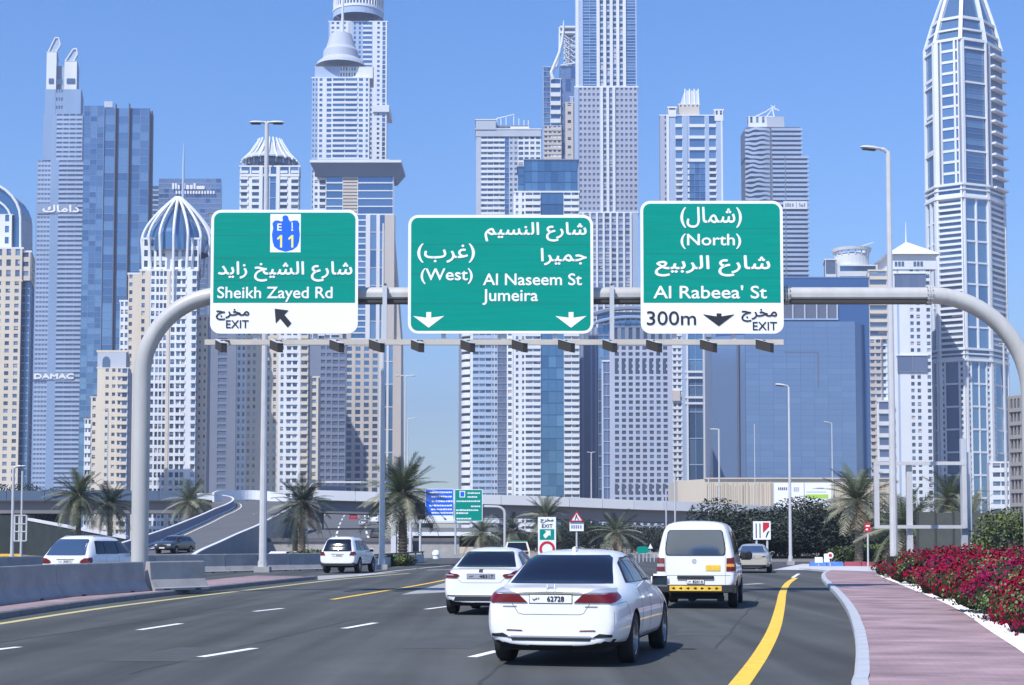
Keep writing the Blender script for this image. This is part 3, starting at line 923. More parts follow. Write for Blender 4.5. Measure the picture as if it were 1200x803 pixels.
    def part(s, name, mb, smooth=True, sub=None, label=None):
        o = mb.build(name, smooth=smooth, angle=40); me = o.data; bpy.data.objects.remove(o)
        s.parts.append((name, me, sub)); 
    def place(s, name, loc, rz, label, group=None, cat='car', z=0.0):
        root = empty(name, (loc[0], loc[1], z), label, cat, group, rz)
        last = {}
        for nm, me, sub in s.parts:
            o = bpy.data.objects.new(nm, me); COL.objects.link(o)
            if sub and sub in last: o.parent = last[sub]
            else: o.parent = root; last[nm] = o
        for y in s.wheels:
            for sx in (-1, 1):
                w = bpy.data.objects.new('wheel', s.tyre); COL.objects.link(w); w.parent = root
                w.location = (sx * (s.W / 2 - .115), y, s.wr); w.rotation_euler = (0, 0, 0 if sx > 0 else pi)
                r = bpy.data.objects.new('rim', s.rimm); COL.objects.link(r); r.parent = w
        return root
    def make_wheels(s, spokes=7, width=.21, rimr=.68, m='rim'):
        q = MB(); R = s.wr; w = width / 2
        q.lathe((0, 0, 0), [(R * rimr, -w), (R * .93, -w), (R * .985, -w * .8), (R, -w * .4), (R, w * .4), (R * .985, w * .8), (R * .93, w), (R * rimr, w), (R * rimr, -w)], 'tyre', 30, 'x')
        o = q.build('wheel', smooth=True, angle=40); s.tyre = o.data; bpy.data.objects.remove(o)
        q = MB(); r = R * rimr
        q.lathe((0, 0, 0), [(r, -w), (r, w * .95), (r * .93, w * .9), (r * .9, w * .3)], m, 30, 'x')
        q.lathe((0, 0, 0), [(r * .9, w * .2), (.001, w * .2)], 'under', 24, 'x')
        q.lathe((0, 0, 0), [(r * .22, w * .2), (r * .22, w * .75), (.001, w * .8)], m, 16, 'x')
        for k in range(spokes):
            a = 2 * pi * k / spokes; u = Vector((0, cos(a), sin(a)))
            q.obox(u * r * .55 + Vector((w * .6, 0, 0)), u, r * .38, Vector((0, -sin(a), cos(a))), r * (.09 if spokes > 6 else .13), (1, 0, 0), w * .12, m)
        o = q.build('rim', smooth=True, angle=40); s.rimm = o.data; bpy.data.objects.remove(o)

def mirror_pair(c, y, x, z, m, sz=1.0):
    for sx in (-1, 1):
        q = MB(); prof = []
        q.obox((sx * (x + .10), y, z), (1, 0, 0), .11 * sz, (0, 1, 0), .055, (0, 0, 1), .075 * sz, m)
        o = q.build('mirror'); bm = bmesh.new(); bm.from_mesh(o.data)
        bmesh.ops.bevel(bm, geom=bm.edges[:], offset=.035, segments=3, affect='EDGES'); bm.to_mesh(o.data); bm.free()
        for p in o.data.polygons: p.use_smooth = True
        me = o.data; bpy.data.objects.remove(o); c.parts.append(('mirror', me, None))
        q = MB(); q.obox((sx * (x + .10), y - .058, z), (1, 0, 0), .09 * sz, (0, 1, 0), .004, (0, 0, 1), .055 * sz, 'car_glass')
        q.beam((sx * (x - .06), y + .02, z - .05), (sx * (x + .05), y, z - .04), .04, .03, 'trim_black')
        c.part('mirror_glass', q, False, 'mirror')

def num_plate(c, x0, x1, z0, z1, txt, yoff=.012, bg='plate_white', side='rear', fx=(.38, .93)):
    h = c.hit(side, (x0 + x1) / 2, (z0 + z1) / 2); y = h[0].y; sg = -1 if side == 'rear' else 1
    for xx in (x0, x1):
        for zz in (z0, z1):
            h2 = c.hit(side, xx, zz)
            if h2: y = min(y, h2[0].y) if sg < 0 else max(y, h2[0].y)
    y += sg * yoff
    q = MB(); q.box(x0, x1, min(y, y - sg * .03), max(y, y - sg * .03), z0, z1, bg); q.box(x0 - .008, x1 + .008, min(y - sg * .004, y - sg * .03), max(y - sg * .004, y - sg * .03), z0 - .008, z1 + .008, 'trim_black')
    c.part('number_plate', q, False)
    q = MB(); w = x1 - x0; hh = z1 - z0
    if sg < 0: put_text(q, txt, (x0 + w * fx[0], y - .003, z0 + hh * .2), (1, 0, 0), (0, 0, 1), w * (fx[1] - fx[0]), hh * .62, 'sign_black', .003, (0, -1, 0)); put_text(q, ar('دبي'), (x0 + w * .07, y - .003, z0 + hh * .3), (1, 0, 0), (0, 0, 1), w * .16, hh * .4, 'sign_black', .002, (0, -1, 0))
    else: put_text(q, txt, (x1 - w * .2, y + .003, z0 + hh * .2), (-1, 0, 0), (0, 0, 1), w * .6, hh * .62, 'sign_black', .003, (0, 1, 0))
    c.part('lettering', q, False, 'number_plate')

# ---- white saloon in front
ST_SALOON = [
 (0.02, 0.3, 0.514, 0.673, 0.6, 0.636, 0.83, 0.58, 0.95, 0.965),
 (0.03, 0.26, 0.636, 0.776, 0.6, 0.748, 0.86, 0.636, 0.975, 0.985),
 (0.13, 0.24, 0.733, 0.851, 0.61, 0.818, 0.895, 0.677, 0.985, 1.005),
 (0.35, 0.22, 0.793, 0.893, 0.65, 0.859, 0.925, 0.688, 1, 1.025),
 (0.68, 0.2, 0.819, 0.921, 0.67, 0.877, 0.955, 0.663, 1.02, 1.05),
 (1, 0.19, 0.84, 0.945, 0.68, 0.89, 0.965, 0.63, 1.22, 1.27),
 (1.35, 0.19, 0.84, 0.94, 0.69, 0.885, 0.97, 0.61, 1.38, 1.425),
 (1.8, 0.19, 0.84, 0.94, 0.7, 0.88, 0.97, 0.605, 1.44, 1.483),
 (2.3, 0.19, 0.84, 0.94, 0.7, 0.88, 0.97, 0.605, 1.45, 1.495),
 (2.8, 0.19, 0.84, 0.94, 0.7, 0.88, 0.97, 0.6, 1.41, 1.46),
 (3.2, 0.19, 0.84, 0.94, 0.69, 0.88, 0.955, 0.61, 1.23, 1.28),
 (3.65, 0.19, 0.84, 0.94, 0.68, 0.87, 0.93, 0.66, 1, 1.03),
 (4.1, 0.2, 0.84, 0.93, 0.66, 0.84, 0.87, 0.66, 0.92, 0.95),
 (4.5, 0.22, 0.8, 0.9, 0.6, 0.78, 0.77, 0.6, 0.82, 0.85),
 (4.8, 0.26, 0.62, 0.78, 0.52, 0.64, 0.64, 0.48, 0.7, 0.72),
 (4.9, 0.36, 0.4, 0.52, 0.5, 0.44, 0.58, 0.36, 0.64, 0.66)]
def saloon(pm, wheel_y=(1.06, 3.83), wr=.335, st=ST_SALOON, W=1.86, spokes=9):
    c = Car(st, W, wheel_y, wr, pm); c.make_wheels(spokes)
    return c
def saloon_windows(c, dy=0.0, gl='car_glass'):
    q = MB(); c.patch(q, 'rear', [(-.68, 1.04), (.68, 1.04), (.67, 1.06), (.555, 1.36), (.50, 1.395), (-.50, 1.395), (-.555, 1.36), (-.67, 1.06)], gl, .014, 28, 28)
    c.part('rear_window', q)
    for sd in ('right', 'left'):
        q = MB(); P = [(.98, 1.03), (3.40, 1.02), (3.30, 1.09), (2.78, 1.355), (2.3, 1.39), (1.75, 1.385), (1.35, 1.30)]
        c.patch(q, sd, [(a + dy, b) for a, b in P], 'trim_black', .004, 16, 26); c.part('window_trim', q)
        for P in ([(1.08, 1.05), (1.50, 1.05), (1.60, 1.36), (1.40, 1.29)], [(1.54, 1.05), (2.26, 1.05), (2.24, 1.37), (1.66, 1.365)], [(2.34, 1.05), (3.30, 1.045), (2.74, 1.335), (2.32, 1.37)]):
            q = MB(); c.patch(q, sd, [(a + dy, b) for a, b in P], gl, .009, 12, 12); c.part('side_window', q)
    q = MB(); c.patch(q, 'front', [(-.74, 1.05), (.74, 1.05), (.60, 1.37), (-.60, 1.37)], gl, .006, 14, 16); c.part('windscreen', q)
def door_seams(c, ys, zt=1.0, zb_=.34):
    for sd in ('right', 'left'):
        q = MB()
        for y in ys: c.seam(q, sd, [(y, zb_), (y + .02, .7), (y, zt)])
        c.seam(q, sd, [(ys[0], zb_), (ys[-1], zb_)])
        c.part('door_seam', q)
        for y in ys[:-1]:
            q = MB(); h = c.hit(sd, y + .16, .84)
            sx = 1 if sd == 'right' else -1
            q.obox((h[0].x + sx * .022, y + .17, .84), (0, 1, 0), .10, (1, 0, 0), .012, (0, 0, 1), .014, c.pm)
            for e in (-.085, .085): q.obox((h[0].x + sx * .005, y + .17 + e, .84), (0, 1, 0), .012, (1, 0, 0), .02, (0, 0, 1), .012, c.pm)
            c.part('door_handle', q)

c = saloon('car_white'); saloon_windows(c)
q = MB(); c.patch(q, 'rear', [(-.60, 1.04), (.60, 1.04), (.5, 1.06), (-.5, 1.06)], 'trim_black', .004, 4, 12); c.part('shelf', q)
for sx in (-1, 1):
    sd = 'right' if sx > 0 else 'left'
    q = MB(); P = [(sx * .30, .815), (sx * .76, .805), (sx * .80, .83), (sx * .80, .93), (sx * .42, .925)]
    c.patch(q, 'rear', P, 'lamp_red', .004, 12, 14, .012)
    c.patch(q, sd, [(.10, .815), (.36, .88), (.34, .93), (.10, .93)], 'lamp_red', .012, 8, 8)
    c.part('tail_lamp', q)
    q = MB(); P = [(sx * .42, .928), (sx * .795, .932), (sx * .75, .985), (sx * .56, .975)]
    c.patch(q, 'rear', P, 'lamp_clear', .005, 8, 12, .012)
    c.patch(q, sd, [(.12, .935), (.34, .935), (.26, .975), (.14, .975)], 'lamp_clear', .012, 6, 8)
    c.part('reversing_lens', q, True, 'tail_lamp')
    q = MB(); c.patch(q, 'rear', [(sx * .52, .375), (sx * .78, .385), (sx * .77, .425), (sx * .62, .43)], 'black', .010, 6, 8); c.part('exhaust_recess', q)
    q = MB(); c.patch(q, 'rear', [(sx * .36, .455), (sx * .58, .46), (sx * .56, .475), (sx * .38, .472)], 'lamp_dark_red', .008, 4, 6); c.part('reflector', q)
q = MB(); c.patch(q, 'rear', [(-.43, .925), (.43, .925), (.40, .95), (.12, .955), (0, .945), (-.12, .955), (-.40, .95)], 'chrome', .004, 6, 26, .014); c.part('chrome_strip', q)
q = MB()
c.seam(q, 'rear', [(-.50, .80), (-.42, .68), (-.36, .665), (.36, .665), (.42, .68), (.50, .80)], .004)
c.seam(q, 'rear', [(-.86, .80), (-.80, .70), (-.80, .50)], .003); c.seam(q, 'rear', [(.86, .80), (.80, .70), (.80, .50)], .003); c.seam(q, 'right', [(.1, .80), (.55, .82), (.70, .62)], .003)
c.part('boot_seam', q)
q = MB(); c.patch(q, 'rear', [(-.56, .38), (.56, .38), (.50, .40), (-.50, .40)], 'lamp_clear', .006, 4, 24, .012); c.part('bumper_trim', q)
q = MB(); c.patch(q, 'rear', [(-.50, .335), (.50, .335), (.52, .37), (-.52, .37)], 'trim_black', .006, 4, 24); q.box(-.70, .70, .2, .6, .20, .30, 'under'); c.part('rear_valance', q)
e = c.hit('rear', 0, .975)
ey = .03 if not e else e[0].y
q = MB()
for pts in ([(-.055, .965), (-.045, 1.0), (-.05, 1.04)], [(.055, .965), (.045, 1.0), (.05, 1.04)], [(-.045, .998), (.045, .998)]):
    q.tube([(a, ey - .012 + (b - .965) * .35, b) for a, b in pts], .008, 'rim', 6)
c.part('emblem', q)
num_plate(c, -.27, .27, .81, .91, '62728', .01, fx=(.42, .82))
for x0, x1 in ((-.62, -.44), (.44, .60)):
    q = MB(); c.patch(q, 'rear', [(x0, .755), (x1, .755), (x1, .772), (x0, .772)], 'chrome', .004, 2, 6); c.part('badge', q)
q = MB(); q.box(-.13, .13, .95, 1.0, 1.045, 1.075, 'trim_black'); c.part('brake_lamp', q)
q = MB(); q.obox((0, 1.62, 1.475), (1, 0, 0), .02, (0, 1, .1), .08, (0, 0, 1), .035, c.pm); c.part('aerial', q)
door_seams(c, (1.62, 2.36, 3.36)); mirror_pair(c, 3.02, .87, 1.03, 'car_white', 1.2)
for sx in (-1, 1):
    q = MB(); c.patch(q, 'front', [(sx * .42, .62), (sx * .74, .60), (sx * .74, .70), (sx * .45, .70)], 'lamp_clear', .006, 6, 8, .01); c.part('headlamp', q)
HD = -.195
def put_car(c, name, rear_axle, label, hd=HD, group=None, cat='car', z=0.0):
    """rear_axle: ground point under the centre of the rear axle; hd: heading about z (negative turns right)"""
    f = Vector((-sin(hd), cos(hd), 0)); p = Vector((rear_axle[0], rear_axle[1], 0)) - f * c.wheels[0]
    return c.place(name, p, hd, label, group, cat, z)
put_car(c, 'saloon_car', (.73, 20.45), 'white saloon car nearest the camera with wide red tail lamps and chrome strip', -.235)

# ---- second white saloon, shorter boot and split red lamps
ST_B = [(y * .93, a, b * .97, c_ * .965, d, e_ * .965, f_, g_ * .97, h_ * .985, i_ * .985) for (y, a, b, c_, d, e_, f_, g_, h_, i_) in ST_SALOON]
c = Car(ST_B, 1.80, (.95, 3.65), .33, 'car_white'); c.make_wheels(7)
q = MB(); c.patch(q, 'rear', [(-.66, 1.03), (.66, 1.03), (.53, 1.33), (.49, 1.36), (-.49, 1.36), (-.53, 1.33)], 'car_glass', .014, 24, 24); c.part('rear_window', q)
q = MB(); c.patch(q, 'rear', [(-.12, 1.33), (.12, 1.33), (.11, 1.355), (-.11, 1.355)], 'lamp_red', .012, 3, 6); c.part('brake_lamp', q)
for sd in ('right', 'left'):
    q = MB(); c.patch(q, sd, [(.92, 1.02), (3.2, 1.01), (2.6, 1.33), (2.1, 1.37), (1.6, 1.365), (1.28, 1.28)], 'car_glass', .006, 14, 20); c.part('side_window', q)
q = MB(); c.patch(q, 'front', [(-.72, 1.04), (.72, 1.04), (.58, 1.35), (-.58, 1.35)], 'car_glass', .006, 12, 12); c.part('windscreen', q)
for sx in (-1, 1):
    sd = 'right' if sx > 0 else 'left'
    q = MB(); P = [(sx * .47, .86), (sx * .54, .80), (sx * .84, .79), (sx * .84, .93), (sx * .72, .955), (sx * .64, .90), (sx * .50, .885)]
    c.patch(q, 'rear', P, 'lamp_red', .004, 12, 12, .015); c.patch(q, sd, [(.08, .80), (.30, .84), (.28, .92), (.08, .93)], 'lamp_red', .012, 6, 6); c.part('tail_lamp', q)
    q = MB(); c.patch(q, 'rear', [(sx * .58, .855), (sx * .80, .85), (sx * .80, .875), (sx * .60, .875)], 'lamp_clear', .024, 3, 6); c.part('reversing_lens', q, True, 'tail_lamp')
    q = MB(); c.patch(q, 'front', [(sx * .42, .60), (sx * .70, .58), (sx * .70, .68), (sx * .45, .68)], 'lamp_clear', .006, 6, 6, .01); c.part('headlamp', q)
q = MB(); c.seam(q, 'rear', [(-.78, .99), (.78, .99)], .004); c.seam(q, 'rear', [(-.52, .80), (-.42, .70), (.42, .70), (.52, .80)], .004); c.part('boot_seam', q)
num_plate(c, -.30, .30, .79, .885, '48317', .01, 'plate_grey', fx=(.45, .95))
q = MB(); c.patch(q, 'rear', [(-.045, .925), (.045, .925), (.045, .985), (-.045, .985)], 'trim_black', .006, 5, 5); c.part('emblem', q)
q = MB(); c.patch(q, 'rear', [(-.74, .41), (.74, .41), (.74, .44), (-.74, .44)], 'chrome', .004, 3, 16, .008); c.part('bumper_trim', q)
q = MB(); c.patch(q, 'rear', [(-.60, .31), (.60, .31), (.56, .40), (-.56, .40)], 'trim_black', .006, 5, 16)
q.box(-.7, .7, .2, .6, .20, .30, 'under'); c.part('rear_valance', q)
q = MB()
for x in (-.45, -.37): q.lathe((x, .02, .335), [(.035, 0), (.035, .2)], 'chrome', 12, 'y')
c.part('exhaust_pipe', q)
mirror_pair(c, 2.85, .84, 1.0, 'car_white')
door_seams(c, (1.5, 2.2, 3.15))
put_car(c, 'saloon_car', (-.52, 34.0), 'white saloon car with angled split red lamps, half behind the nearest car', -.16)

# ---- beige saloon beyond the van
c = Car(ST_SALOON, 1.86, (1.06, 3.83), .33, 'car_beige'); c.make_wheels(7)
q = MB(); c.patch(q, 'rear', [(-.72, 1.035), (.72, 1.035), (.58, 1.37), (-.58, 1.37)], 'car_glass_light', .006, 16, 14); c.part('rear_window', q)
for sd in ('right', 'left'):
    q = MB(); c.patch(q, sd, [(.98, 1.03), (3.40, 1.02), (2.78, 1.355), (2.3, 1.39), (1.75, 1.385), (1.35, 1.30)], 'car_glass', .006, 12, 18); c.part('side_window', q)
for sx in (-1, 1):
    q = MB(); c.patch(q, 'rear', [(sx * .46, .80), (sx * .82, .79), (sx * .82, .92), (sx * .52, .90)], 'car_silver', .004, 8, 8, .014)
    c.patch(q, 'rear', [(sx * .50, .815), (sx * .68, .81), (sx * .68, .87), (sx * .54, .87)], 'lamp_dark_red', .022, 4, 6); c.part('tail_lamp', q)
num_plate(c, -.26, .26, .78, .87, '91054', .01)
q = MB(); c.patch(q, 'rear', [(-.72, .30), (.72, .30), (.72, .42), (-.72, .42)], 'trim_black', .006, 5, 16); c.part('rear_valance', q)
q = MB(); c.seam(q, 'rear', [(-.5, .72), (.5, .72)], .006); c.part('boot_seam', q)
mirror_pair(c, 3.02, .87, 1.0, 'car_beige')
beige = c
p = gnd(883, 671.5); put_car(c, 'saloon_car', (p.x, p.y + .3), 'beige saloon car ahead of the white van', -.19)

# ---- white van
ST_VAN = [
 (0.03, .50, .66, .80, .80, .80, 1.15, .66, 1.90, 1.93),
 (0.04, .46, .78, .90, .80, .885, 1.17, .73, 1.96, 2.00),
 (0.16, .42, .84, .945, .82, .925, 1.18, .75, 2.015, 2.06),
 (0.40, .36, .86, .95, .85, .93, 1.18, .76, 2.035, 2.09),
 (1.00, .32, .86, .95, .85, .93, 1.18, .765, 2.045, 2.10),
 (2.20, .32, .86, .95, .85, .93, 1.18, .765, 2.045, 2.10),
 (3.10, .32, .86, .95, .85, .93, 1.18, .76, 2.02, 2.07),
 (3.45, .32, .86, .95, .85, .93, 1.17, .74, 1.93, 1.98),
 (3.95, .32, .86, .95, .82, .92, 1.12, .72, 1.42, 1.48),
 (4.30, .32, .86, .94, .78, .88, 1.00, .68, 1.10, 1.15),
 (4.75, .34, .82, .90, .65, .80, .82, .58, .90, .93),
 (4.92, .42, .60, .70, .60, .60, .72, .45, .78, .80)]
c = Car(ST_VAN, 1.91, (.95, 3.95), .345, 'car_white', arch_r=.40); c.make_wheels(6, .22, .62)
P = [(-.68, 1.30), (-.64, 1.265), (.64, 1.265), (.68, 1.30), (.69, 1.42), (.63, 1.80), (.58, 1.845), (-.58, 1.845), (-.63, 1.80), (-.69, 1.42)]
q = MB(); c.patch(q, 'rear', [(a * 1.035, 1.555 + (b - 1.555) * 1.05) for a, b in P], 'trim_black', .006, 22, 22); c.part('window_seal', q)
q = MB(); c.patch(q, 'rear', P, 'car_glass_light', .018, 22, 22); c.part('rear_window', q)
for sd in ('right', 'left'):
    for y0, y1 in ((.35, 1.55), (1.68, 2.85)):
        q = MB(); c.patch(q, sd, [(y0, 1.27), (y1, 1.27), (y1, 1.82), (y0 + .06, 1.82)], 'car_glass', .006, 10, 12); c.part('side_window', q)
    q = MB(); c.patch(q, sd, [(2.98, 1.25), (4.0, 1.22), (3.55, 1.76), (3.0, 1.82)], 'car_glass', .006, 12, 10); c.part('side_window', q)
    q = MB()
    for y in (1.62, 2.92, 4.05): c.seam(q, sd, [(y, .45), (y, 1.2)], .005)
    c.seam(q, sd, [(.25, .98), (1.62, .98)], .006); c.part('door_seam', q)
    q = MB(); c.patch(q, sd, [(.9, .62), (4.0, .62), (4.0, .68), (.9, .68)], 'trim_black', .006, 3, 20, .012) if False else c.patch(q, sd, [(1.4, .33), (3.5, .33), (3.5, .40), (1.4, .40)], 'trim_black', .006, 3, 16, .01); c.part('sill_trim', q)
    q = MB(); h = c.hit(sd, 2.8, 1.0); sx = 1 if sd == 'right' else -1; q.obox((h[0].x + sx * .02, 2.78, 1.02), (0, 1, 0), .10, (1, 0, 0), .015, (0, 0, 1), .018, 'trim_black'); c.part('door_handle', q)
for sx in (-1, 1):
    sd = 'right' if sx > 0 else 'left'
    q = MB(); c.patch(q, 'rear', [(sx * .72, .89), (sx * .905, .89), (sx * .89, 1.22), (sx * .73, 1.20)], 'lamp_red' if sx > 0 else 'lamp_dark_red', .004, 12, 6, .015)
    c.patch(q, sd, [(.08, .89), (.17, .89), (.17, 1.22), (.08, 1.22)], 'lamp_red', .012, 8, 4); c.part('tail_lamp', q)
    q = MB(); c.patch(q, 'rear', [(sx * .73, .99), (sx * .90, .99), (sx * .897, 1.06), (sx * .73, 1.06)], 'lamp_amber' if sx > 0 else 'lamp_clear', .024, 3, 5); c.part('indicator_lens', q, True, 'tail_lamp')
    q = MB(); c.patch(q, 'front', [(sx * .45, .66), (sx * .72, .66), (sx * .70, .84), (sx * .50, .82)], 'lamp_clear', .006, 6, 6, .01); c.part('headlamp', q)
q = MB(); c.seam(q, 'rear', [(-.70, .56), (-.70, 1.9)], .004); c.seam(q, 'rear', [(.70, .56), (.70, 1.9)], .004); c.seam(q, 'rear', [(-.9, .785), (.9, .785)], .005); c.part('tailgate_seam', q)
q = MB(); h = c.hit('rear', 0, .80); q.box(-.43, .43, h[0].y - .035, h[0].y + .02, .70, .775, 'trim_black'); o_ = q; c.part('grab_handle', q)
q = MB(); q.box(-.95, .95, -.10, .22, .38, .565, 'trim_black'); q.box(-.88, .88, -.13, -.09, .40, .54, 'trim_black')
bumper = q; c.part('bumper', q, False)
q = MB(); q.box(-.60, .62, -.145, -.132, .425, .545, 'paint_yellow'); c.part('marker_board', q, False)
q = MB()
for k in range(7):
    x = -.51 + k * .17
    if k < 4: q.add([(x - .045, -.149, .485), (x + .02, -.149, .452), (x + .045, -.149, .485), (x + .02, -.149, .518)], [(0, 1, 2, 3)], 'sign_black')
    else: q.add([(x + .045, -.149, .485), (x - .02, -.149, .518), (x - .045, -.149, .485), (x - .02, -.149, .452)], [(0, 1, 2, 3)], 'sign_black')
c.part('arrow', q, False, 'marker_board')
num_plate(c, -.20, .20, .595, .68, '82010', .03, fx=(.34, .93))
q = MB(); h = c.hit('rear', .4, 1.0); q.box(.24, .585, h[0].y - .012, h[0].y + .02, .895, 1.03, 'paint_yellow'); c.part('yellow_plate', q, False)
q = MB(); h = c.hit('rear', 0, 1.12); q.lathe((-.03, h[0].y - .012, 1.12), [(.001, 0), (.05, .0), (.06, .012)], 'chrome', 16, 'y'); c.part('emblem', q)
q = MB(); q.box(-.6, .6, .3, 1.2, .22, .40, 'under'); q.lathe((-.1, .25, .28), [(.001, 0), (.12, .01), (.12, .4), (.001, .41)], 'under', 14, 'y'); q.box(.5, .66, .1, .3, .17, .3, 'under'); c.part('underbody', q)
mirror_pair(c, 3.82, .96, 1.22, 'trim_black', 1.45)
p = gnd(817, 712.0); put_car(c, 'white_van', (p.x + .05, p.y + .2), 'white van with yellow arrow strip on its black bumper', -.185, cat='van')

# ---- off-road cars
def suv_stations(L, W, H, slope=.25):
    h = W / 2
    return [(0.03, .52, h * .68, h * .85, .75, h * .83, 1.05, h * .68, H * .60, H * .62),
            (0.04, .46, h * .82, h * .94, .75, h * .92, 1.07, h * .74, H * .62, H * .64),
            (0.10, .42, h * .88, h * .98, .78, h * .96, 1.08, h * .74, H * .66, H * .69),
            (0.20 + slope * .3, .40, h * .90, h, .80, h * .97, 1.09, h * .73, H * .86, H * .885),
            (0.30 + slope, .36, h * .90, h, .80, h * .97, 1.10, h * .73, H * .965, H * .985),
            (0.95, .34, h * .90, h, .80, h * .97, 1.10, h * .735, H * .985, H * 1.01),
            (2.0, .34, h * .90, h, .80, h * .97, 1.10, h * .73, H * .985, H * 1.01),
            (2.75, .34, h * .90, h, .80, h * .97, 1.10, h * .71, H * .955, H * .98),
            (3.30, .34, h * .90, h, .80, h * .96, 1.08, h * .70, H * .76, H * .79),
            (3.70, .36, h * .90, h, .78, h * .94, 1.04, h * .72, 1.08, 1.13),
            (4.30, .38, h * .88, h * .97, .75, h * .90, .94, h * .68, 1.00, 1.04),
            (L - .12, .42, h * .74, h * .86, .68, h * .76, .82, h * .55, .90, .94),
            (L, .50, h * .50, h * .62, .62, h * .50, .76, h * .36, .82, .84)]
def suv(pm, L, W, H, lamps, glass='car_glass', wr=.37, slope=.25, plate_t='30571', ends=None):
    c = Car(suv_stations(L, W, H, slope), W, (1.0, L - .95), wr, pm, arch_r=wr * 1.16); c.make_wheels(6, .24, .64); h = W / 2
    q = MB(); c.patch(q, 'rear', [(-h * .80, 1.10), (h * .80, 1.10), (h * .66, H * .90), (h * .58, H * .93), (-h * .58, H * .93), (-h * .66, H * .90)], glass, .006, 18, 16); c.part('rear_window', q)
    for sd in ('right', 'left'):
        q = MB(); c.patch(q, sd, [(.55, 1.12), (3.42, 1.11), (3.0, H * .86), (2.6, H * .915), (.75, H * .91)], 'trim_black', .004, 12, 22); c.part('window_trim', q)
        for P in ([(.62, 1.14), (1.20, 1.14), (1.22, H * .895), (.80, H * .895)], [(1.27, 1.14), (2.15, 1.14), (2.12, H * .895), (1.29, H * .895)], [(2.24, 1.14), (3.32, 1.13), (2.95, H * .84), (2.56, H * .895), (2.22, H * .895)]):
            q = MB(); c.patch(q, sd, P, 'car_glass', .009, 10, 10); c.part('side_window', q)
        q = MB()
        for y in (1.25, 2.2, 3.3): c.seam(q, sd, [(y, .45), (y, 1.08)], .005)
        c.part('door_seam', q)
        sx = 1 if sd == 'right' else -1
        hh = [c.bvh.ray_cast(Vector((sx * h * .60, y, 5)), Vector((0, 0, -1)))[0] for y in (.9, 1.1, 2.3, 2.5)]
        q = MB(); q.tube([(v.x, v.y, v.z + (.0 if k in (0, 3) else .035)) for k, v in enumerate(hh)], .016, 'galvanised', 6); c.part('roof_rail', q)
    q = MB(); c.patch(q, 'front', [(-h * .78, 1.14), (h * .78, 1.14), (h * .66, H * .92), (-h * .66, H * .92)], 'car_glass', .006, 12, 12); c.part('windscreen', q)
    for sx in (-1, 1):
        q = MB(); c.patch(q, 'rear', [(sx * a, b) for a, b in lamps], 'lamp_red', .004, 10, 10, .015)
        sd = 'right' if sx > 0 else 'left'
        zz = [b for a, b in lamps]; c.patch(q, sd, [(.08, min(zz)), (.26, min(zz) + .04), (.24, max(zz)), (.08, max(zz))], 'lamp_red', .012, 6, 5); c.part('tail_lamp', q)
        q = MB(); c.patch(q, 'front', [(sx * h * .48, .72), (sx * h * .80, .72), (sx * h * .78, .88), (sx * h * .52, .86)], 'lamp_clear', .006, 6, 8, .01); c.part('headlamp', q)
    q = MB(); c.patch(q, 'rear', [(-.34, .955), (.34, .955), (.34, .985), (-.34, .985)], 'chrome', .004, 3, 12, .012); c.part('chrome_strip', q)
    num_plate(c, -.26, .26, .84, .935, plate_t, .01)
    q = MB(); q.box(-h * .9, h * .9, -.02, .3, .38, .50, 'trim_black'); q.box(-h * .6, h * .6, .3, 1.5, .28, .40, 'under'); c.part('rear_valance', q, False)
    q = MB(); c.patch(q, 'front', [(-h * .42, .62), (h * .42, .62), (h * .46, .84), (-h * .46, .84)], 'trim_black', .006, 6, 10); c.part('grille', q)
    mirror_pair(c, 3.12, h - .05, 1.14, pm, 1.15)
    return c
c = suv('car_white', 4.75, 1.92, 1.80, [(.56, .86), (.64, .82), (.90, .82), (.90, 1.02), (.74, 1.0), (.60, .92)], 'car_glass_light', .37, .45)
p = gnd(85, 687.5); put_car(c, 'estate_car', (p.x, p.y + .8), 'white estate car with red lamps behind the near barriers', -.24)
c2 = suv('car_white', 4.7, 1.86, 1.84, [(.62, .90), (.86, .88), (.86, 1.08), (.70, 1.08)], 'car_glass', .385, .20, '52963')
p = gnd(402, 671.8); put_car(c2, 'off_road_car', (p.x - .1, p.y + .6), 'white off-road car on the slip road left of the palm', -.16)

# ---- dark car coming down the ramp
c3 = suv('car_dark', 4.6, 1.82, 1.62, [(.62, .90), (.86, .88), (.86, 1.04), (.70, 1.04)], 'car_glass', .35, .3)
q = MB(); c3.patch(q, 'front', [(-.24, .50), (.24, .50), (.24, .60), (-.24, .60)], 'plate_white', .02, 3, 6); c3.part('number_plate', q)
RAMPCAR = c3
# ---------------------------------------------------------------- tower facades
def glass(name, col, rough=0.12, metal=0.55, var=0.0, vs=.1):
    return mat(name, col, rough, metal=metal, spec=0.6, var=var, vscale=vs)
glass('glass_core', (0.05, 0.075, 0.13), .25, .1)
glass('pane_dark', (0.055, 0.075, 0.12), .1, .2); glass('pane_mid', (0.11, 0.16, 0.25), .1, .4); glass('pane_light', (0.20, 0.27, 0.38), .2, .3)
mat('blind', (0.42, 0.42, 0.44), .7)
glass('curtain_a', (0.125, 0.24, 0.39), .12, .6); glass('curtain_b', (0.19, 0.32, 0.47), .14, .6); glass('curtain_c', (0.085, 0.18, 0.32), .10, .6)
mat('azure_a', (0.155, 0.24, 0.40), .25, metal=.35, spec=.6, var=.14, vscale=.12, stretch=(.15, .15, 3)); glass('azure_b', (0.165, 0.255, 0.42), .25, .35); glass('azure_c', (0.06, 0.13, 0.29), .18, .4)
glass('teal_a', (0.08, 0.185, 0.32), .12, .5); glass('teal_b', (0.12, 0.25, 0.40), .12, .5); glass('teal_c', (0.055, 0.14, 0.26), .12, .5)
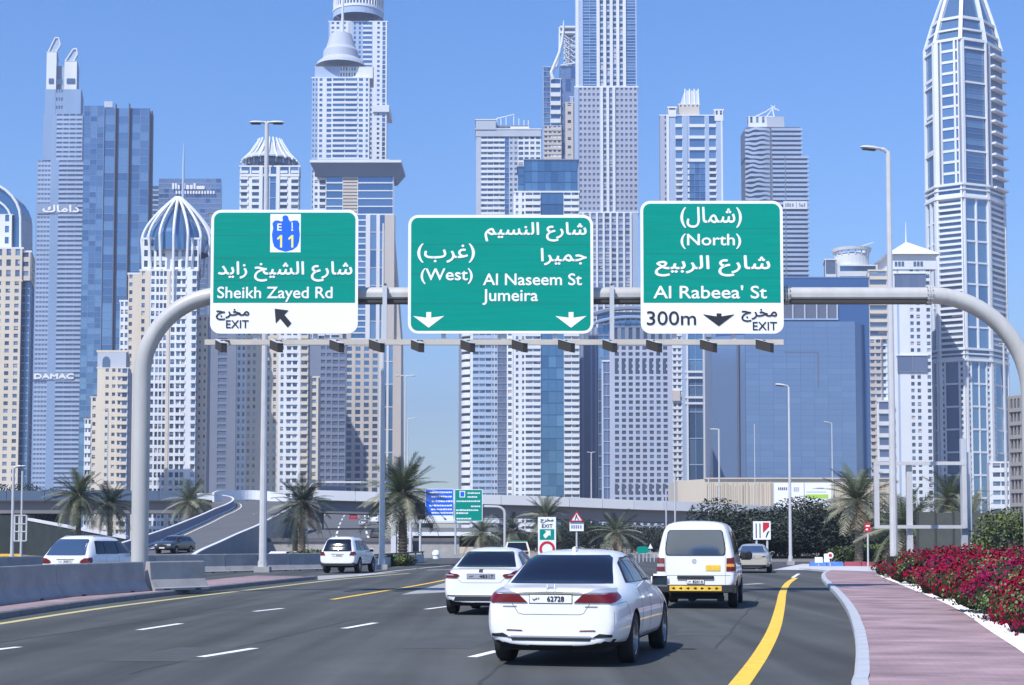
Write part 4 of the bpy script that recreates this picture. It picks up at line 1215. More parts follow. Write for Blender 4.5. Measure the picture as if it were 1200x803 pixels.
glass('slate_a', (0.13, 0.17, 0.27), .3, .3); glass('slate_b', (0.15, 0.19, 0.30), .3, .3)
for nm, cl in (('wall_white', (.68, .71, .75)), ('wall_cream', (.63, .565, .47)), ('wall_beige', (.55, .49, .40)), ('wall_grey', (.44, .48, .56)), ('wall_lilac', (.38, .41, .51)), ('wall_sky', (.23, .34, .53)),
               ('wall_blue', (.25, .33, .48)), ('wall_dark', (.12, .14, .20)), ('wall_slate', (.20, .235, .32)), ('wall_warm', (.55, .50, .46)), ('wall_brown', (.26, .245, .24)), ('wall_pale_blue', (.35, .45, .62))):  # wall_slate also carries the shade of shaded tower sides and blocks
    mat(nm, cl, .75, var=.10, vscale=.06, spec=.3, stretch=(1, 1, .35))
PK = {'dark': ['pane_dark'] * 5 + ['pane_mid'] * 3 + ['pane_light', 'blind'], 'curtain': ['curtain_a'] * 4 + ['curtain_b'] * 3 + ['curtain_c'] * 3,
      'azure': ['azure_a'] * 4 + ['azure_b'] * 2 + ['azure_c'], 'teal': ['teal_a'] * 4 + ['teal_b', 'teal_c'], 'mid': ['pane_mid'] * 5 + ['pane_dark'] * 2 + ['pane_light'] * 2,
      'slate': ['slate_a', 'slate_b'], 'plain': ['pane_dark'] * 5 + ['pane_mid'], 'light': ['curtain_b'] * 4 + ['curtain_a'] * 2}
PANE_ME = {}
def pane_mesh(w, h, m, name='window'):
    k = (round(w, 1), round(h, 1), m)
    if k not in PANE_ME:
        q = MB(); q.box(-k[0] / 2, k[0] / 2, -.06, .0, 0, k[1], m); o = q.build(name); PANE_ME[k] = o.data; bpy.data.objects.remove(o)
    return PANE_ME[k]

def G(w, kind='win', n=1, fh=3.5, wf=.55, hf=.55, dp=.45, db=.42, m='wall_white', mb=None, pk='dark', big=0, base=0.0):
    """one vertical strip of a facade. kind: blank | win; wf, hf: glazed share of each cell; dp, db: how far piers and bands stand out"""
    return dict(w=w, kind=kind, n=n, fh=fh, wf=wf, hf=hf, dp=dp, db=db, m=m, mb=mb or m, pk=pk, big=big, base=base)

class Tower:
    def __init__(s, name, label, group='towers of the city skyline', cat='tower'):
        s.name = name; s.label = label; s.group = group; s.cat = cat
        s.q = {}; s.big = []
    def mb(s, part):
        if part not in s.q: s.q[part] = MB()
        return s.q[part]
    def fbox(s, part, fr, u0, u1, z0, z1, n0, n1, m):
        A, ux, n = fr
        a = A + ux * u0; b = A + ux * u1
        p = [a + n * n0, b + n * n0, b + n * n1, a + n * n1]
        # order so that the base is counter-clockwise seen from above
        p = [p[3], p[2], p[1], p[0]]
        s.mb(part).hexa([(v.x, v.y, z0) for v in p] + [(v.x, v.y, z1) for v in p], m)
    def face(s, A, B, z0, z1, strips):
        A = Vector((A[0], A[1], 0)); B = Vector((B[0], B[1], 0)); L = (B - A).length; ux = (B - A) / L; n = Vector((ux.y, -ux.x, 0)); fr = (A, ux, n)
        tot = sum(g['w'] for g in strips); u = 0
        for g in strips:
            w = g['w'] / tot * L; u1 = u + w; b0 = g['base']
            if g['kind'] == 'blank':
                s.fbox('wall', fr, u, u1, z0, z1, 0, g['dp'], g['m'])
            else:
                nf = max(1, round((z1 - z0) / g['fh'])); ph = (z1 - z0) / nf; k = g['n']; cw = w / k; ww = cw * g['wf']; hh = ph * g['hf']
                if b0: s.fbox('wall', fr, u, u1, z0, z1, 0, b0, g['m'])
                if g['wf'] < .999 and g['dp'] > 0:
                    pw = cw - ww
                    s.fbox('wall', fr, u, u + pw / 2, z0, z1, b0, b0 + g['dp'], g['m']); s.fbox('wall', fr, u1 - pw / 2, u1, z0, z1, b0, b0 + g['dp'], g['m'])
                    for i in range(1, k): s.fbox('wall', fr, u + i * cw - pw / 2, u + i * cw + pw / 2, z0, z1, b0, b0 + g['dp'], g['m'])
                if g['hf'] < .999:
                    for j in range(nf): s.fbox('floor_band', fr, u + .01, u1 - .01, z0 + j * ph, z0 + (j + 1) * ph - hh, b0, b0 + g['db'], g['mb'])
                pk = PK[g['pk']]; up = Vector((0, 0, 1))
                for j in range(nf):
                    zz = z0 + (j + 1) * ph - hh
                    for i in range(k):
                        uc = u + (i + .5) * cw; m = random.choice(pk)
                        if g['big'] and len(s.big) < 300:
                            s.big.append((pane_mesh(ww, hh, m), fr, uc, zz, b0))
                        else:
                            a = A + ux * (uc - ww / 2) + n * (b0 + .07); b = A + ux * (uc + ww / 2) + n * (b0 + .07)
                            s.mb('window').quad((a.x, a.y, zz), (b.x, b.y, zz), (b.x, b.y, zz + hh), (a.x, a.y, zz + hh), m)
                            if g['pk'] in ('dark', 'mid') and random.random() < .42:     # a drawn blind or curtain behind the pane
                                f0, f1 = random.choice(((0, 1), (0, 1), (0, .5), (.5, 1))); zc = zz + hh * random.choice((.35, .5, .7)); dd = (b - a); a2 = a + dd * f0 + n * .02; b2 = a + dd * f1 + n * .02
                                s.mb('window').quad((a2.x, a2.y, zc), (b2.x, b2.y, zc), (b2.x, b2.y, zz + hh), (a2.x, a2.y, zz + hh), random.choice(('blind', 'pane_light', 'pane_light')))
            u = u1
    def core(s, poly, z0, z1, m='glass_core', top='wall_grey'):
        s.mb('core').prism([(p[0], p[1]) for p in poly], z0, z1, m, top)
    def block(s, x0, x1, yt, Y, D, front, side=None, yb=None, z0=None, ref=None, m='glass_core', skew=0, top='wall_grey', parapet=.8, back=None, pm='wall_white'):
        """rectangular block whose front spans the image columns x0..x1 (read on row ref) at distance Y"""
        ref = ref if ref is not None else yt
        A = at(x0, ref, Y); B = at(x1, ref, Y + skew); z1 = at((x0 + x1) / 2, yt, Y).z
        z0 = z0 if z0 is not None else (0 if yb is None else at((x0 + x1) / 2, yb, Y).z)
        A = Vector((A.x, A.y, 0)); B = Vector((B.x, B.y, 0)); ux = (B - A).normalized(); bk = Vector((-ux.y, ux.x, 0)) * D + ux * (A.x + B.x) / 2 / Y * D * .78
        P = [A, B, B + bk, A + bk]
        s.core(P, z0, z1, m, top)
        s.face(A, B, z0, z1, front)
        if side:
            if (x0 + x1) / 2 < 600: s.face(B, B + bk, z0, z1, side)
            else: s.face(A + bk, A, z0, z1, side)
        if parapet:
            t = parapet; e = .5
            c = (A + B + bk) / 2 + bk / 2 * 0; 
            Q = [A - ux * e - bk.normalized() * e, B + ux * e - bk.normalized() * e, B + bk + ux * e, A + bk - ux * e]
            s.mb('parapet').prism([(p.x, p.y) for p in Q], z1 + .003, z1 + t, pm)
        s.last = (A, B, bk, ux, z0, z1); s.org = getattr(s, 'org', (A + B) / 2)
        return s.last
    def finish(s, org=None):
        o = org or s.org
        root = empty(s.name, (o.x, o.y, 0), s.label, s.cat, s.group)
        root['kind'] = 'thing'
        for part, q in s.q.items():
            if not q.f: continue
            ob = q.build(part, root)
            if part in ('window', 'floor_band', 'rib', 'fin', 'balcony', 'cornice', 'column', 'attic_window', 'lattice', 'wall', 'lettering', 'shadow_joint', 'taper_rib', 'bridge_deck', 'roof_frame', 'coping', 'tall_window'): ob['kind'] = 'stuff'
        inv = root.matrix_basis.inverted()
        for me, fr, uc, zz, b0 in s.big:
            A, ux, n = fr; p = A + ux * uc + n * (b0 + .01)
            ob = bpy.data.objects.new('window', me); COL.objects.link(ob); ob.parent = root
            ob.matrix_basis = inv @ (Matrix.Translation((p.x, p.y, zz)) @ Matrix.Rotation(atan2(ux.y, ux.x), 4, 'Z'))
        s.root = root
        return root
Bk = lambda w, m='wall_white', d=.45: G(w, 'blank', m=m, dp=d)

# 1 far-left cream tower with the arched glass crown
t = Tower('arched_tower', 'cream tower with arched white-ribbed glass crown cut by the left edge')
fr_ = [Bk(1, 'wall_cream')] + [G(4.4, n=4, fh=3.45, wf=.46, hf=.5, m='wall_cream', pk='mid')]
t.block(-70, 24, 330, 700, 22, [G(94, n=9, fh=3.45, wf=.48, hf=.52, m='wall_cream', pk='mid')], ref=400, parapet=.6, pm='wall_cream')
t.block(-70, 24.5, 292, 700.2, 20, [G(94, n=9, fh=4.9, wf=.5, hf=.62, m='wall_cream', pk='mid')], yb=329, ref=400, pm='wall_white', parapet=.8)
t.block(24.3, 35.5, 296, 701, 24, [G(11, n=1, fh=4.9, wf=.62, hf=.5, m='wall_warm', pk='mid')], [G(1, n=3, fh=4.9, wf=.7, hf=.5, m='wall_cream')], yb=329, ref=330, pm='wall_white')
t.block(24.6, 34.5, 330, 703, 22, [G(1, n=2, fh=3.45, wf=.85, hf=.82, m='wall_blue', pk='teal')], [G(1, n=6, fh=3.45, wf=.85, hf=.82, m='wall_blue', pk='teal')], ref=400, parapet=.3)
# crown: pointed barrel of glass with white ribs
zb_ = zat(291, 706); cxp = -34
def crown_pt(k, s_, Y):      # k 0..1 springing to apex
    xx = 24 - (24 - cxp) * (1 - cos(k * pi / 2)); yy = 256 - (256 - 210) * sin(k * pi / 2)
    return at(cxp + (xx - cxp) * s_, yy, Y)
q = t.mb('crown')
for Y0 in (707, 716):
    for s_ in (1, -1):
        path = [at(cxp + s_ * (24 - cxp), 291, Y0)] + [crown_pt(k / 8, s_, Y0) for k in range(9)]
        q.tube(path, .65, 'wall_white', 6)
        path2 = [at(cxp + s_ * (13 - cxp), 291, Y0)] + [at(cxp + s_ * (13 - cxp) * cos(k / 8 * pi / 2), 258 - 30 * sin(k / 8 * pi / 2), Y0) for k in range(9)]
        q.tube(path2, .55, 'wall_white', 6)
prof = [at(24, 291, 708)] + [crown_pt(k / 8, 1, 708) for k in range(9)] + [crown_pt(1 - k / 8, -1, 708) for k in range(1, 9)] + [at(cxp * 2 - 24, 291, 708)]
n_ = len(prof); t.mb('crown_glass').add([(p.x, 708, p.z) for p in prof] + [(p.x, 726, p.z) for p in prof], [tuple(range(n_)), tuple(range(n_, 2 * n_))[::-1]] + [(i, n_ + i, n_ + (i + 1) % n_, (i + 1) % n_) for i in range(n_)], 'teal_a')
t.block(-8, 14, 252, 706.5, 1.5, [G(1, n=2, fh=6, wf=.42, hf=.6, m='wall_white', pk='teal')], yb=291, ref=270, parapet=.3)
t.finish()

# 2 tall blue-grey tower with two slanted fins on its roof
t = Tower('finned_tower', 'tall grey-blue tower with two slanted white fins on top and white roof letters halfway')
wb = 'wall_blue'; wp = 'wall_pale_blue'
Yd = 1060
sk = 'wall_sky'
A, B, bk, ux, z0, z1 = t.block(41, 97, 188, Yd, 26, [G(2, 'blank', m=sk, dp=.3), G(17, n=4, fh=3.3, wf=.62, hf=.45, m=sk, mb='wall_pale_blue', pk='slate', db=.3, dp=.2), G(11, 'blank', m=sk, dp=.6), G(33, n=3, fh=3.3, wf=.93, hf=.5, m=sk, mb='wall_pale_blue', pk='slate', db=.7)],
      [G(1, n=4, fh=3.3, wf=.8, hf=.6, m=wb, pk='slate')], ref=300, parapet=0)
t.block(51, 97, 134, Yd + .1, 26, [Bk(15, sk, .6), G(30, n=4, fh=3.3, wf=.8, hf=.45, m=sk, mb='wall_pale_blue', pk='slate', db=.5)], [G(1, n=4, fh=3.3, wf=.8, hf=.6, m=wb, pk='slate')], ref=150, yb=188, parapet=0)
t.block(53, 95, 105, Yd + .2, 26, [Bk(12, sk, .6), G(9, n=3, fh=5.4, wf=.6, hf=.4, m=sk, pk='slate'), Bk(20, sk, .6)], [Bk(1, wb, .4)], ref=120, yb=134, parapet=0)
t.block(54.5, 66, 61, Yd, 22, [Bk(1, 'wall_white', .3)], yb=105, ref=90, parapet=.2)
t.block(75.5, 90, 72, Yd, 22, [Bk(1, 'wall_white', .3)], [Bk(1, 'wall_blue', .3)], yb=105, ref=90, parapet=.2)
t.block(66, 75.5, 78, Yd + 4, 18, [Bk(1, 'wall_pale_blue', .3)], yb=105, ref=90, parapet=.2)
for (xx0, xx1, yy) in ((57, 63, 95), (67, 73.5, 96), (78, 88, 95)):
    a = at(xx0, yy + 3, Yd - .7); b = at(xx1, yy - 3, Yd - .7); t.mb('window').quad((a.x, a.y, a.z), (b.x, a.y, a.z), (b.x, a.y, b.z), (a.x, a.y, b.z), 'pane_mid')
q = t.mb('roof_fin')
for pts in (((57, 61), (66, 61), (71, 53), (69, 45), (65, 44.5)), ((76, 73), (86, 73), (91, 64), (90, 57.5), (86, 58))):
    P = [at(a, b, Yd + 1) for a, b in pts]; nn = len(P)
    q.add([(p.x, Yd + 1, p.z) for p in P] + [(p.x, Yd + 3, p.z) for p in P], [tuple(range(nn)), tuple(range(nn, 2 * nn))[::-1]] + [(i, nn + i, nn + (i + 1) % nn, (i + 1) % nn) for i in range(nn)], 'wall_pale_blue')
    for i, (a, b) in enumerate(zip(P, P[1:] + P[:1])):
        if i != 0: q.tube([(a.x, Yd + .6, a.z), (b.x, Yd + .6, b.z)], .55, 'wall_white', 6)
q = t.mb('lettering')
a = at(51, 249, Yd); b = at(93, 241, Yd); t.fbox('wall', (A, ux, Vector((ux.y, -ux.x, 0))), 1, 28.5, a.z - 1, b.z + 1, .7, 1.0, 'wall_blue')
put_text(q, ar('داماك'), (a.x, Yd - 1.4, a.z), (1, 0, 0), (0, 0, 1), b.x - a.x, b.z - a.z, 'sign_white', .3, (0, -1, 0))
a = at(41, 444, Yd); b = at(87, 438.5, Yd); t.fbox('wall', (A, ux, Vector((ux.y, -ux.x, 0))), -0.5, 28.5, a.z - 1, b.z + 1, .7, 1.0, 'wall_blue')
put_text(q, 'DAMAC', (a.x, Yd - 1.4, a.z), (1, 0, 0), (0, 0, 1), b.x - a.x, b.z - a.z, 'sign_white', .3, (0, -1, 0))
t.finish()

# 3 blue glass slab
t = Tower('glass_tower', 'broad blue glass slab tower right of the finned tower')
cu = lambda w, n, **k: G(w, n=n, fh=k.get('fh', 5.4), wf=k.get('wf', .94), hf=k.get('hf', .93), dp=k.get('dp', .22), db=k.get('db', .16), m=k.get('m', 'wall_slate'), pk=k.get('pk', 'curtain'), big=k.get('big', 0))
t.block(97.5, 121, 124, 1000, 30, [cu(24, 3, fh=3.6), ], ref=200, parapet=0)
A, B, bk, ux, z0, z1 = t.block(121, 174, 127, 999, 30, [Bk(.8, 'wall_slate', .9), cu(15, 1, big=1), Bk(.7, 'wall_dark', .8), cu(15, 1, big=1), Bk(.7, 'wall_dark', .8), cu(20, 2, big=1)], [G(1, n=1, fh=5, wf=.9, hf=.93, m='wall_dark', pk='slate')], ref=200, parapet=0)
t.block(174.2, 177.5, 130, 1006, 14, [Bk(1, 'wall_dark', .3)], [Bk(1, 'wall_dark', .3)], ref=200, parapet=0)
for px in (136, 152):
    a = at(px, 122, 998); t.mb('fin').box(a.x - .3, a.x + .3, 996.5, 999, 0, a.z, 'wall_dark')
t.block(121, 131, 119, 1010, 8, [Bk(1, 'wall_grey')], yb=126, ref=200, parapet=0)
t.finish()

# 4 dark glass block with the roof lettering
t = Tower('stepped_glass_tower', 'stepped dark blue glass block with white roof lettering behind the ribbed dome')
t.block(186, 259, 209.5, 1200, 30, [G(1, n=12, fh=4, wf=.96, hf=.85, dp=.2, db=.2, m='wall_blue', mb='wall_blue', pk='azure')], ref=230, parapet=0)
t.block(175.5, 186, 218, 1201, 30, [G(1, n=2, fh=4, wf=.96, hf=.7, dp=.2, db=.3, m='wall_blue', mb='wall_pale_blue', pk='curtain')], ref=230, parapet=0)
q = t.mb('lettering')
a = at(202, 222, 1199); b = at(240, 215, 1199)
for u0, u1, v1 in ((0, .06, 1), (.09, .14, 1), (.17, .23, .7), (.33, .40, 1), (.43, .52, .7), (.55, .63, .7), (.66, .72, 1), (.75, 1.0, .55)):
    q.box(a.x + (b.x - a.x) * u0, a.x + (b.x - a.x) * u1, 1198.2, 1198.7, a.z, a.z + (b.z - a.z) * v1, 'sign_white')
a = at(206, 227.5, 1199); b = at(253, 224, 1199)
for k in range(14):
    x = a.x + (b.x - a.x) * k / 14; q.box(x, x + 1.3, 1198.2, 1198.7, a.z, b.z, 'sign_white')
t.finish()

# 5 tower with the ribbed pointed dome
t = Tower('ribbed_dome_tower', 'white tower with pointed dome of curved ribs and thin spire behind the left post')
cr = 'wall_cream'; wh = 'wall_white'
Y5 = 650
mix = [G(9, n=1, fh=3.4, wf=.5, hf=.55, m=cr), G(5, 'blank', m=cr, dp=.6), G(8, n=1, fh=3.4, wf=.6, hf=.6, m=wh), G(16, n=3, fh=3.4, wf=.72, hf=.62, m=wh), G(4, 'blank', m=cr, dp=.8), G(9, n=1, fh=3.4, wf=.62, hf=.6, m=wh), G(14, n=2, fh=3.4, wf=.7, hf=.62, m=wh, db=.9), G(8, 'blank', m=wh, dp=.6), G(7, n=1, fh=3.4, wf=.8, hf=.6, m=wh, pk='mid', db=.9)]
A, B, bk, ux, z0, z1 = t.block(164.5, 231, 318, Y5, 26, mix, [Bk(1, 'wall_slate')], ref=340, pm=wh)  # right-hand side coloured slate for its shade
t.block(150.5, 164.5, 322, Y5 + 2, 24, [G(4, n=1, fh=3.4, wf=.6, hf=.5, m=cr), G(5, 'blank', m=cr)], ref=340, pm=wh)
t.block(141, 151, 354, Y5 + 3, 22, [G(4, n=2, fh=3.4, wf=.62, hf=.55, m=wh)], ref=360, pm=wh)
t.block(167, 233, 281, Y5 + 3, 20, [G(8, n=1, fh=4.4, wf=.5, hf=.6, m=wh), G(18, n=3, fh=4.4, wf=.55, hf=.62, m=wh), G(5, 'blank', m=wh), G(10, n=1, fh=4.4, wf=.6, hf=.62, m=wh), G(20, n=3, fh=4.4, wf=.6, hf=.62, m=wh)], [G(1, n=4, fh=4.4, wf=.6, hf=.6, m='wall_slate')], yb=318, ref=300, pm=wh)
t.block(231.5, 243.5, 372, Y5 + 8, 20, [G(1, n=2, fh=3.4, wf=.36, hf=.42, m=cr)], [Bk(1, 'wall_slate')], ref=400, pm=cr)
zb_ = zat(281, Y5 + 10); cen = at(208.5, 281, Y5 + 13); za = zat(232, Y5 + 13); rr = at(247, 281, Y5 + 13).x - cen.x
q = t.mb('dome_glass'); 
prof = [(1 - (k / 10) ** 2.2) for k in range(11)]
q.lathe((cen.x, cen.y, zb_ - 6), [(rr * .93, -6 + 6)] + [(rr * .93 * (1 - (k / 10) ** 1.5) + .05, 6 + (za - zb_ - 2) * k / 10) for k in range(11)], 'curtain_a', 16)
for k in range(16):
    a0 = 2 * pi * k / 16 + .1; path = [(cen.x + cos(a0) * rr, cen.y + sin(a0) * rr, zb_ - (14 if k % 3 else 36))]
    for j in range(11):
        f = j / 10; r = rr * (1 - f ** 1.5) + 1.2; path.append((cen.x + cos(a0) * r, cen.y + sin(a0) * r, zb_ + (za - zb_) * f))
    t.mb('rib').tube(path, .62, wh, 6)
q = t.mb('spire'); q.tube([(cen.x + 2, cen.y, zb_), (cen.x + 2, cen.y, zat(190, Y5 + 13)), (cen.x + 2, cen.y, zat(168, Y5 + 13))], [.8, .5, .12], 'wall_pale_blue', 8)
t.finish()

# 6 lower cream block with the arched window
t = Tower('cream_block', 'low cream apartment block with arched niche, left of the gantry post', cat='apartment block')
Y6 = 600
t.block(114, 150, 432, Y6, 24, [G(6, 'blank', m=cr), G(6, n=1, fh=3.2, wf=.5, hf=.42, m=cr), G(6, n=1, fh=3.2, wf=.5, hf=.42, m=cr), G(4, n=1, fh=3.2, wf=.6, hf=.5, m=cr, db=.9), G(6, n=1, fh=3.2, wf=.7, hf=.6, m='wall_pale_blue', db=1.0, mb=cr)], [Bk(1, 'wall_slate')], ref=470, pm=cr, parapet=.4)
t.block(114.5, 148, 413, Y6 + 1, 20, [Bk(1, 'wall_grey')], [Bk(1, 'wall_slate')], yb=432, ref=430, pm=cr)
q = t.mb('arched_niche'); a = at(124, 425, Y6 - .2); 
pts = [(a.x - 1.5, zat(431, Y6)), (a.x + 1.5, zat(431, Y6))] + [(a.x + 1.5 * cos(k * pi / 10), zat(423, Y6) + 1.8 * sin(k * pi / 10)) for k in range(11)]
q.add([(x, Y6 + .4, z) for x, z in pts], [tuple(range(len(pts)))], 'pane_mid')
t.block(106.5, 114, 466, Y6 + 1, 22, [G(1, n=1, fh=3.2, wf=.5, hf=.45, m=cr)], ref=500, pm=cr, parapet=.4)
t.block(99.5, 107, 492, Y6 + 1, 22, [G(1, n=2, fh=3.2, wf=.6, hf=.5, m=wh, db=.8)], ref=500, pm=cr, parapet=.4)
t.finish()

# 7 slate blue blocks behind sign 1
t = Tower('slate_tower', 'shaded slate-blue tower seen below the left green sign')
t.block(243, 291, 250, 820, 28, [Bk(10, 'wall_slate', .3), G(14, n=1, fh=3.6, wf=.7, hf=.62, m='wall_slate', pk='slate'), Bk(8, 'wall_slate', .4), G(14, n=2, fh=3.6, wf=.9, hf=.9, m='wall_slate', pk='curtain')], [Bk(1, 'wall_slate')], ref=450, parapet=.5, m='wall_slate', pm='wall_slate')  # slate tones put this tower's shade into its colour
t.finish()

# 8 tower with the ribbed cap
t = Tower('ribbed_cap_tower', 'white tower with low ribbed cap directly behind the double-headed lamp')
Y8 = 780
t.block(281, 350, 196, Y8, 24, [G(10, n=1, fh=3.3, wf=.7, hf=.6, m=wh, pk='mid', db=.9), Bk(4), G(9, n=1, fh=3.3, wf=.9, hf=.6, m=wh, pk='mid', db=.9), Bk(4, d=1.2), G(16, n=2, fh=8, wf=.82, hf=.96, m='wall_pale_blue', pk='curtain'), Bk(4, d=1.2), G(9, n=1, fh=3.3, wf=.9, hf=.6, m=wh, pk='mid', db=.9), Bk(4), G(9, n=1, fh=3.3, wf=.9, hf=.6, m=wh, pk='mid', db=.9)], [G(1, n=4, fh=3.3, wf=.7, hf=.6, m='wall_grey')], ref=230, pm=wh)
t.block(282, 350.5, 196, Y8 - .4, 24, [G(1, n=6, fh=6, wf=.86, hf=.74, m=wh, pk='curtain')], yb=207, ref=230, pm=wh)
c8 = at(316.5, 196, Y8 + 11); r8 = at(349, 196, Y8 + 11).x - c8.x
zz0 = zat(196, Y8 + 11); zz1 = zat(190, Y8 + 11); zz2 = zat(168, Y8 + 11)
q = t.mb('cap'); q.lathe((c8.x, c8.y, 0), [(r8 * .86, zz0), (r8 * .86, zz1)], 'pane_mid', 20)
q.lathe((c8.x, c8.y, 0), [(r8 * 1.0, zz1 - .2), (r8, zz1 + .5), (r8 * .70, zz1 + 3.6), (r8 * .44, zz2 - 1), (0.1, zz2 - .8)], 'wall_grey', 24)
for k in range(20):
    a0 = 2 * pi * k / 20 + .08; C, S_ = cos(a0), sin(a0)
    t.mb('rib').tube([(c8.x + C * r8 * 1.04, c8.y + S_ * r8 * 1.04, zz1 - .6), (c8.x + C * r8 * .72, c8.y + S_ * r8 * .72, zz1 + 4.2), (c8.x + C * r8 * .45, c8.y + S_ * r8 * .45, zz2 + .4), (c8.x + C * r8 * .42, c8.y + S_ * r8 * .42, zz2 + 1.8)], .5, wh, 5)
    t.mb('rib').tube([(c8.x + C * r8 * .87, c8.y + S_ * r8 * .87, zz0), (c8.x + C * r8 * .87, c8.y + S_ * r8 * .87, zz1)], .25, wh, 5)
t.finish()

# 9 cream towers below sign 1 and their shaded neighbour
t = Tower('cream_tower', 'cream tower with white balconies seen right of the tall lamp pole')
Y9 = 690
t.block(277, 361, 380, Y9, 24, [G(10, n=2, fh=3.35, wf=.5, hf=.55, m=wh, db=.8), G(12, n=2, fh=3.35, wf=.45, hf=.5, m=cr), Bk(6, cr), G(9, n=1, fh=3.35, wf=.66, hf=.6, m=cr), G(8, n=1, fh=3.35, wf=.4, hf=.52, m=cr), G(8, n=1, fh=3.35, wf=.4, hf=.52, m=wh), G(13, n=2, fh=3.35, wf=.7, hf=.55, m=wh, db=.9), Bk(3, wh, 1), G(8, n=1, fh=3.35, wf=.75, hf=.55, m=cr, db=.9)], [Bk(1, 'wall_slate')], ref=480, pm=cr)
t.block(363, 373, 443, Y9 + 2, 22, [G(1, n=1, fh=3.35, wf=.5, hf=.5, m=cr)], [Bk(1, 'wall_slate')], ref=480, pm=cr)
t.finish()
t = Tower('shaded_tower', 'grey shaded tower between the cream tower and the canopy tower')
t.block(361, 405, 398, 760, 26, [Bk(12, 'wall_slate', .4), G(12, n=2, fh=3.4, wf=.7, hf=.5, m='wall_slate', pk='slate'), G(14, n=2, fh=3.4, wf=.8, hf=.6, m='wall_slate', pk='slate')], ref=480, parapet=.5, m='wall_slate', pm='wall_slate')  # the shade on this tower is part of its slate colour
t.finish()

# 10a tall round-topped tower at the rear
t = Tower('round_topped_tower', 'tallest pale tower on the left half with a round colonnaded top')
Ya = 1150
t.block(385, 453.5, 26, Ya, 34, [Bk(2, wp), G(12, n=2, fh=3.7, wf=.55, hf=.5, m=wh, pk='curtain'), G(9, n=1, fh=3.7, wf=.4, hf=.5, m=wh, pk='curtain'), Bk(5, 'wall_grey'), G(12, n=2, fh=3.7, wf=.4, hf=.6, m=wp, pk='curtain'), G(12, n=1, fh=3.7, wf=.9, hf=.6, m=wp, mb=wh, pk='curtain'), Bk(4), G(6, n=1, fh=3.7, wf=.5, hf=.5, m=wh, pk='curtain'), G(7, n=1, fh=3.7, wf=.5, hf=.85, m=wh, pk='curtain')], [G(1, n=5, fh=3.7, wf=.5, hf=.5, m=wp, pk='slate')], ref=60, pm=wh)
ca = at(420, 20, Ya + 14); ra = at(449.5, 20, Ya + 14).x - ca.x
za0 = zat(24, Ya + 14)
q = t.mb('drum'); q.lathe((ca.x, ca.y, 0), [(ra, za0), (ra, za0 + 5)], 'wall_pale_blue', 36); q.lathe((ca.x, ca.y, 0), [(ra * .93, za0 + 5), (ra * .93, za0 + 60)], 'curtain_c', 36)
for zo in (5, 15, 17.5, 30): q.lathe((ca.x, ca.y, 0), [(ra * .9, za0 + zo), (ra * 1.02, za0 + zo), (ra * 1.02, za0 + zo + 2), (ra * .9, za0 + zo + 2)], wh, 36)
for k in range(48):
    a0 = 2 * pi * k / 48; t.mb('rib').box(ca.x + cos(a0) * ra * .97 - .5, ca.x + cos(a0) * ra * .97 + .5, ca.y + sin(a0) * ra * .97 - .5, ca.y + sin(a0) * ra * .97 + .5, za0 + 5, za0 + 30, wh)
a = at(453, 124, Ya - 1); t.mb('cornice').box(at(437, 124, Ya).x, a.x + 2, Ya - 2, Ya + 30, zat(132, Ya), zat(124, Ya), wh)
t.finish()
# 10b middle mass with stepped conical top
t = Tower('stepped_top_tower', 'pale blue-white tower with tapered drum top in front of the round-topped tower')
Yb = 1050
mixb = [G(7, n=2, fh=3.6, wf=.45, hf=.5, m='wall_pale_blue', pk='curtain'), G(7, n=1, fh=3.6, wf=.5, hf=.55, m=wh, pk='curtain'), Bk(2), G(8, n=1, fh=3.6, wf=.7, hf=.6, m=wh, pk='curtain'), G(29, n=2, fh=3.6, wf=.94, hf=.55, m=wh, pk='curtain', db=.9), G(8, n=1, fh=3.6, wf=.6, hf=.55, m=wh, pk='curtain'), G(6, n=1, fh=3.6, wf=.45, hf=.55, m=wh, pk='curtain')]
t.block(365.5, 433, 92, Yb, 26, mixb, [G(1, n=4, fh=3.6, wf=.6, hf=.5, m='wall_slate', pk='slate')], ref=130, pm=wh)
t.block(369, 437, 79, Yb + 4, 22, [Bk(10, 'wall_pale_blue'), G(14, 'blank', m=wp), G(16, n=6, fh=4.6, wf=.5, hf=.62, m=wh), Bk(16, wh)], [Bk(1, 'wall_slate')], yb=92, ref=90, parapet=.3)
cb = at(399.5, 79, Yb + 14)
def rx(px, Y=Yb + 14): return at(px, 60, Y).x
q = t.mb('drum_top')
q.lathe((cb.x, cb.y, 0), [(rx(429) - cb.x, zat(79, Yb + 14)), (rx(427) - cb.x, zat(75, Yb + 14)), (rx(421) - cb.x, zat(70, Yb + 14)), (rx(420) - cb.x, zat(61, Yb + 14)), (rx(417) - cb.x, zat(57, Yb + 14)), (rx(412) - cb.x, zat(41, Yb + 14)), (.1, zat(40, Yb + 14))], 'wall_grey', 32)
q = t.mb('spire'); q.tube([(cb.x + 1, cb.y, zat(41, Yb + 14)), (cb.x + 1, cb.y, zat(-5, Yb + 14))], [1.2, .6], wh, 8)
t.finish()
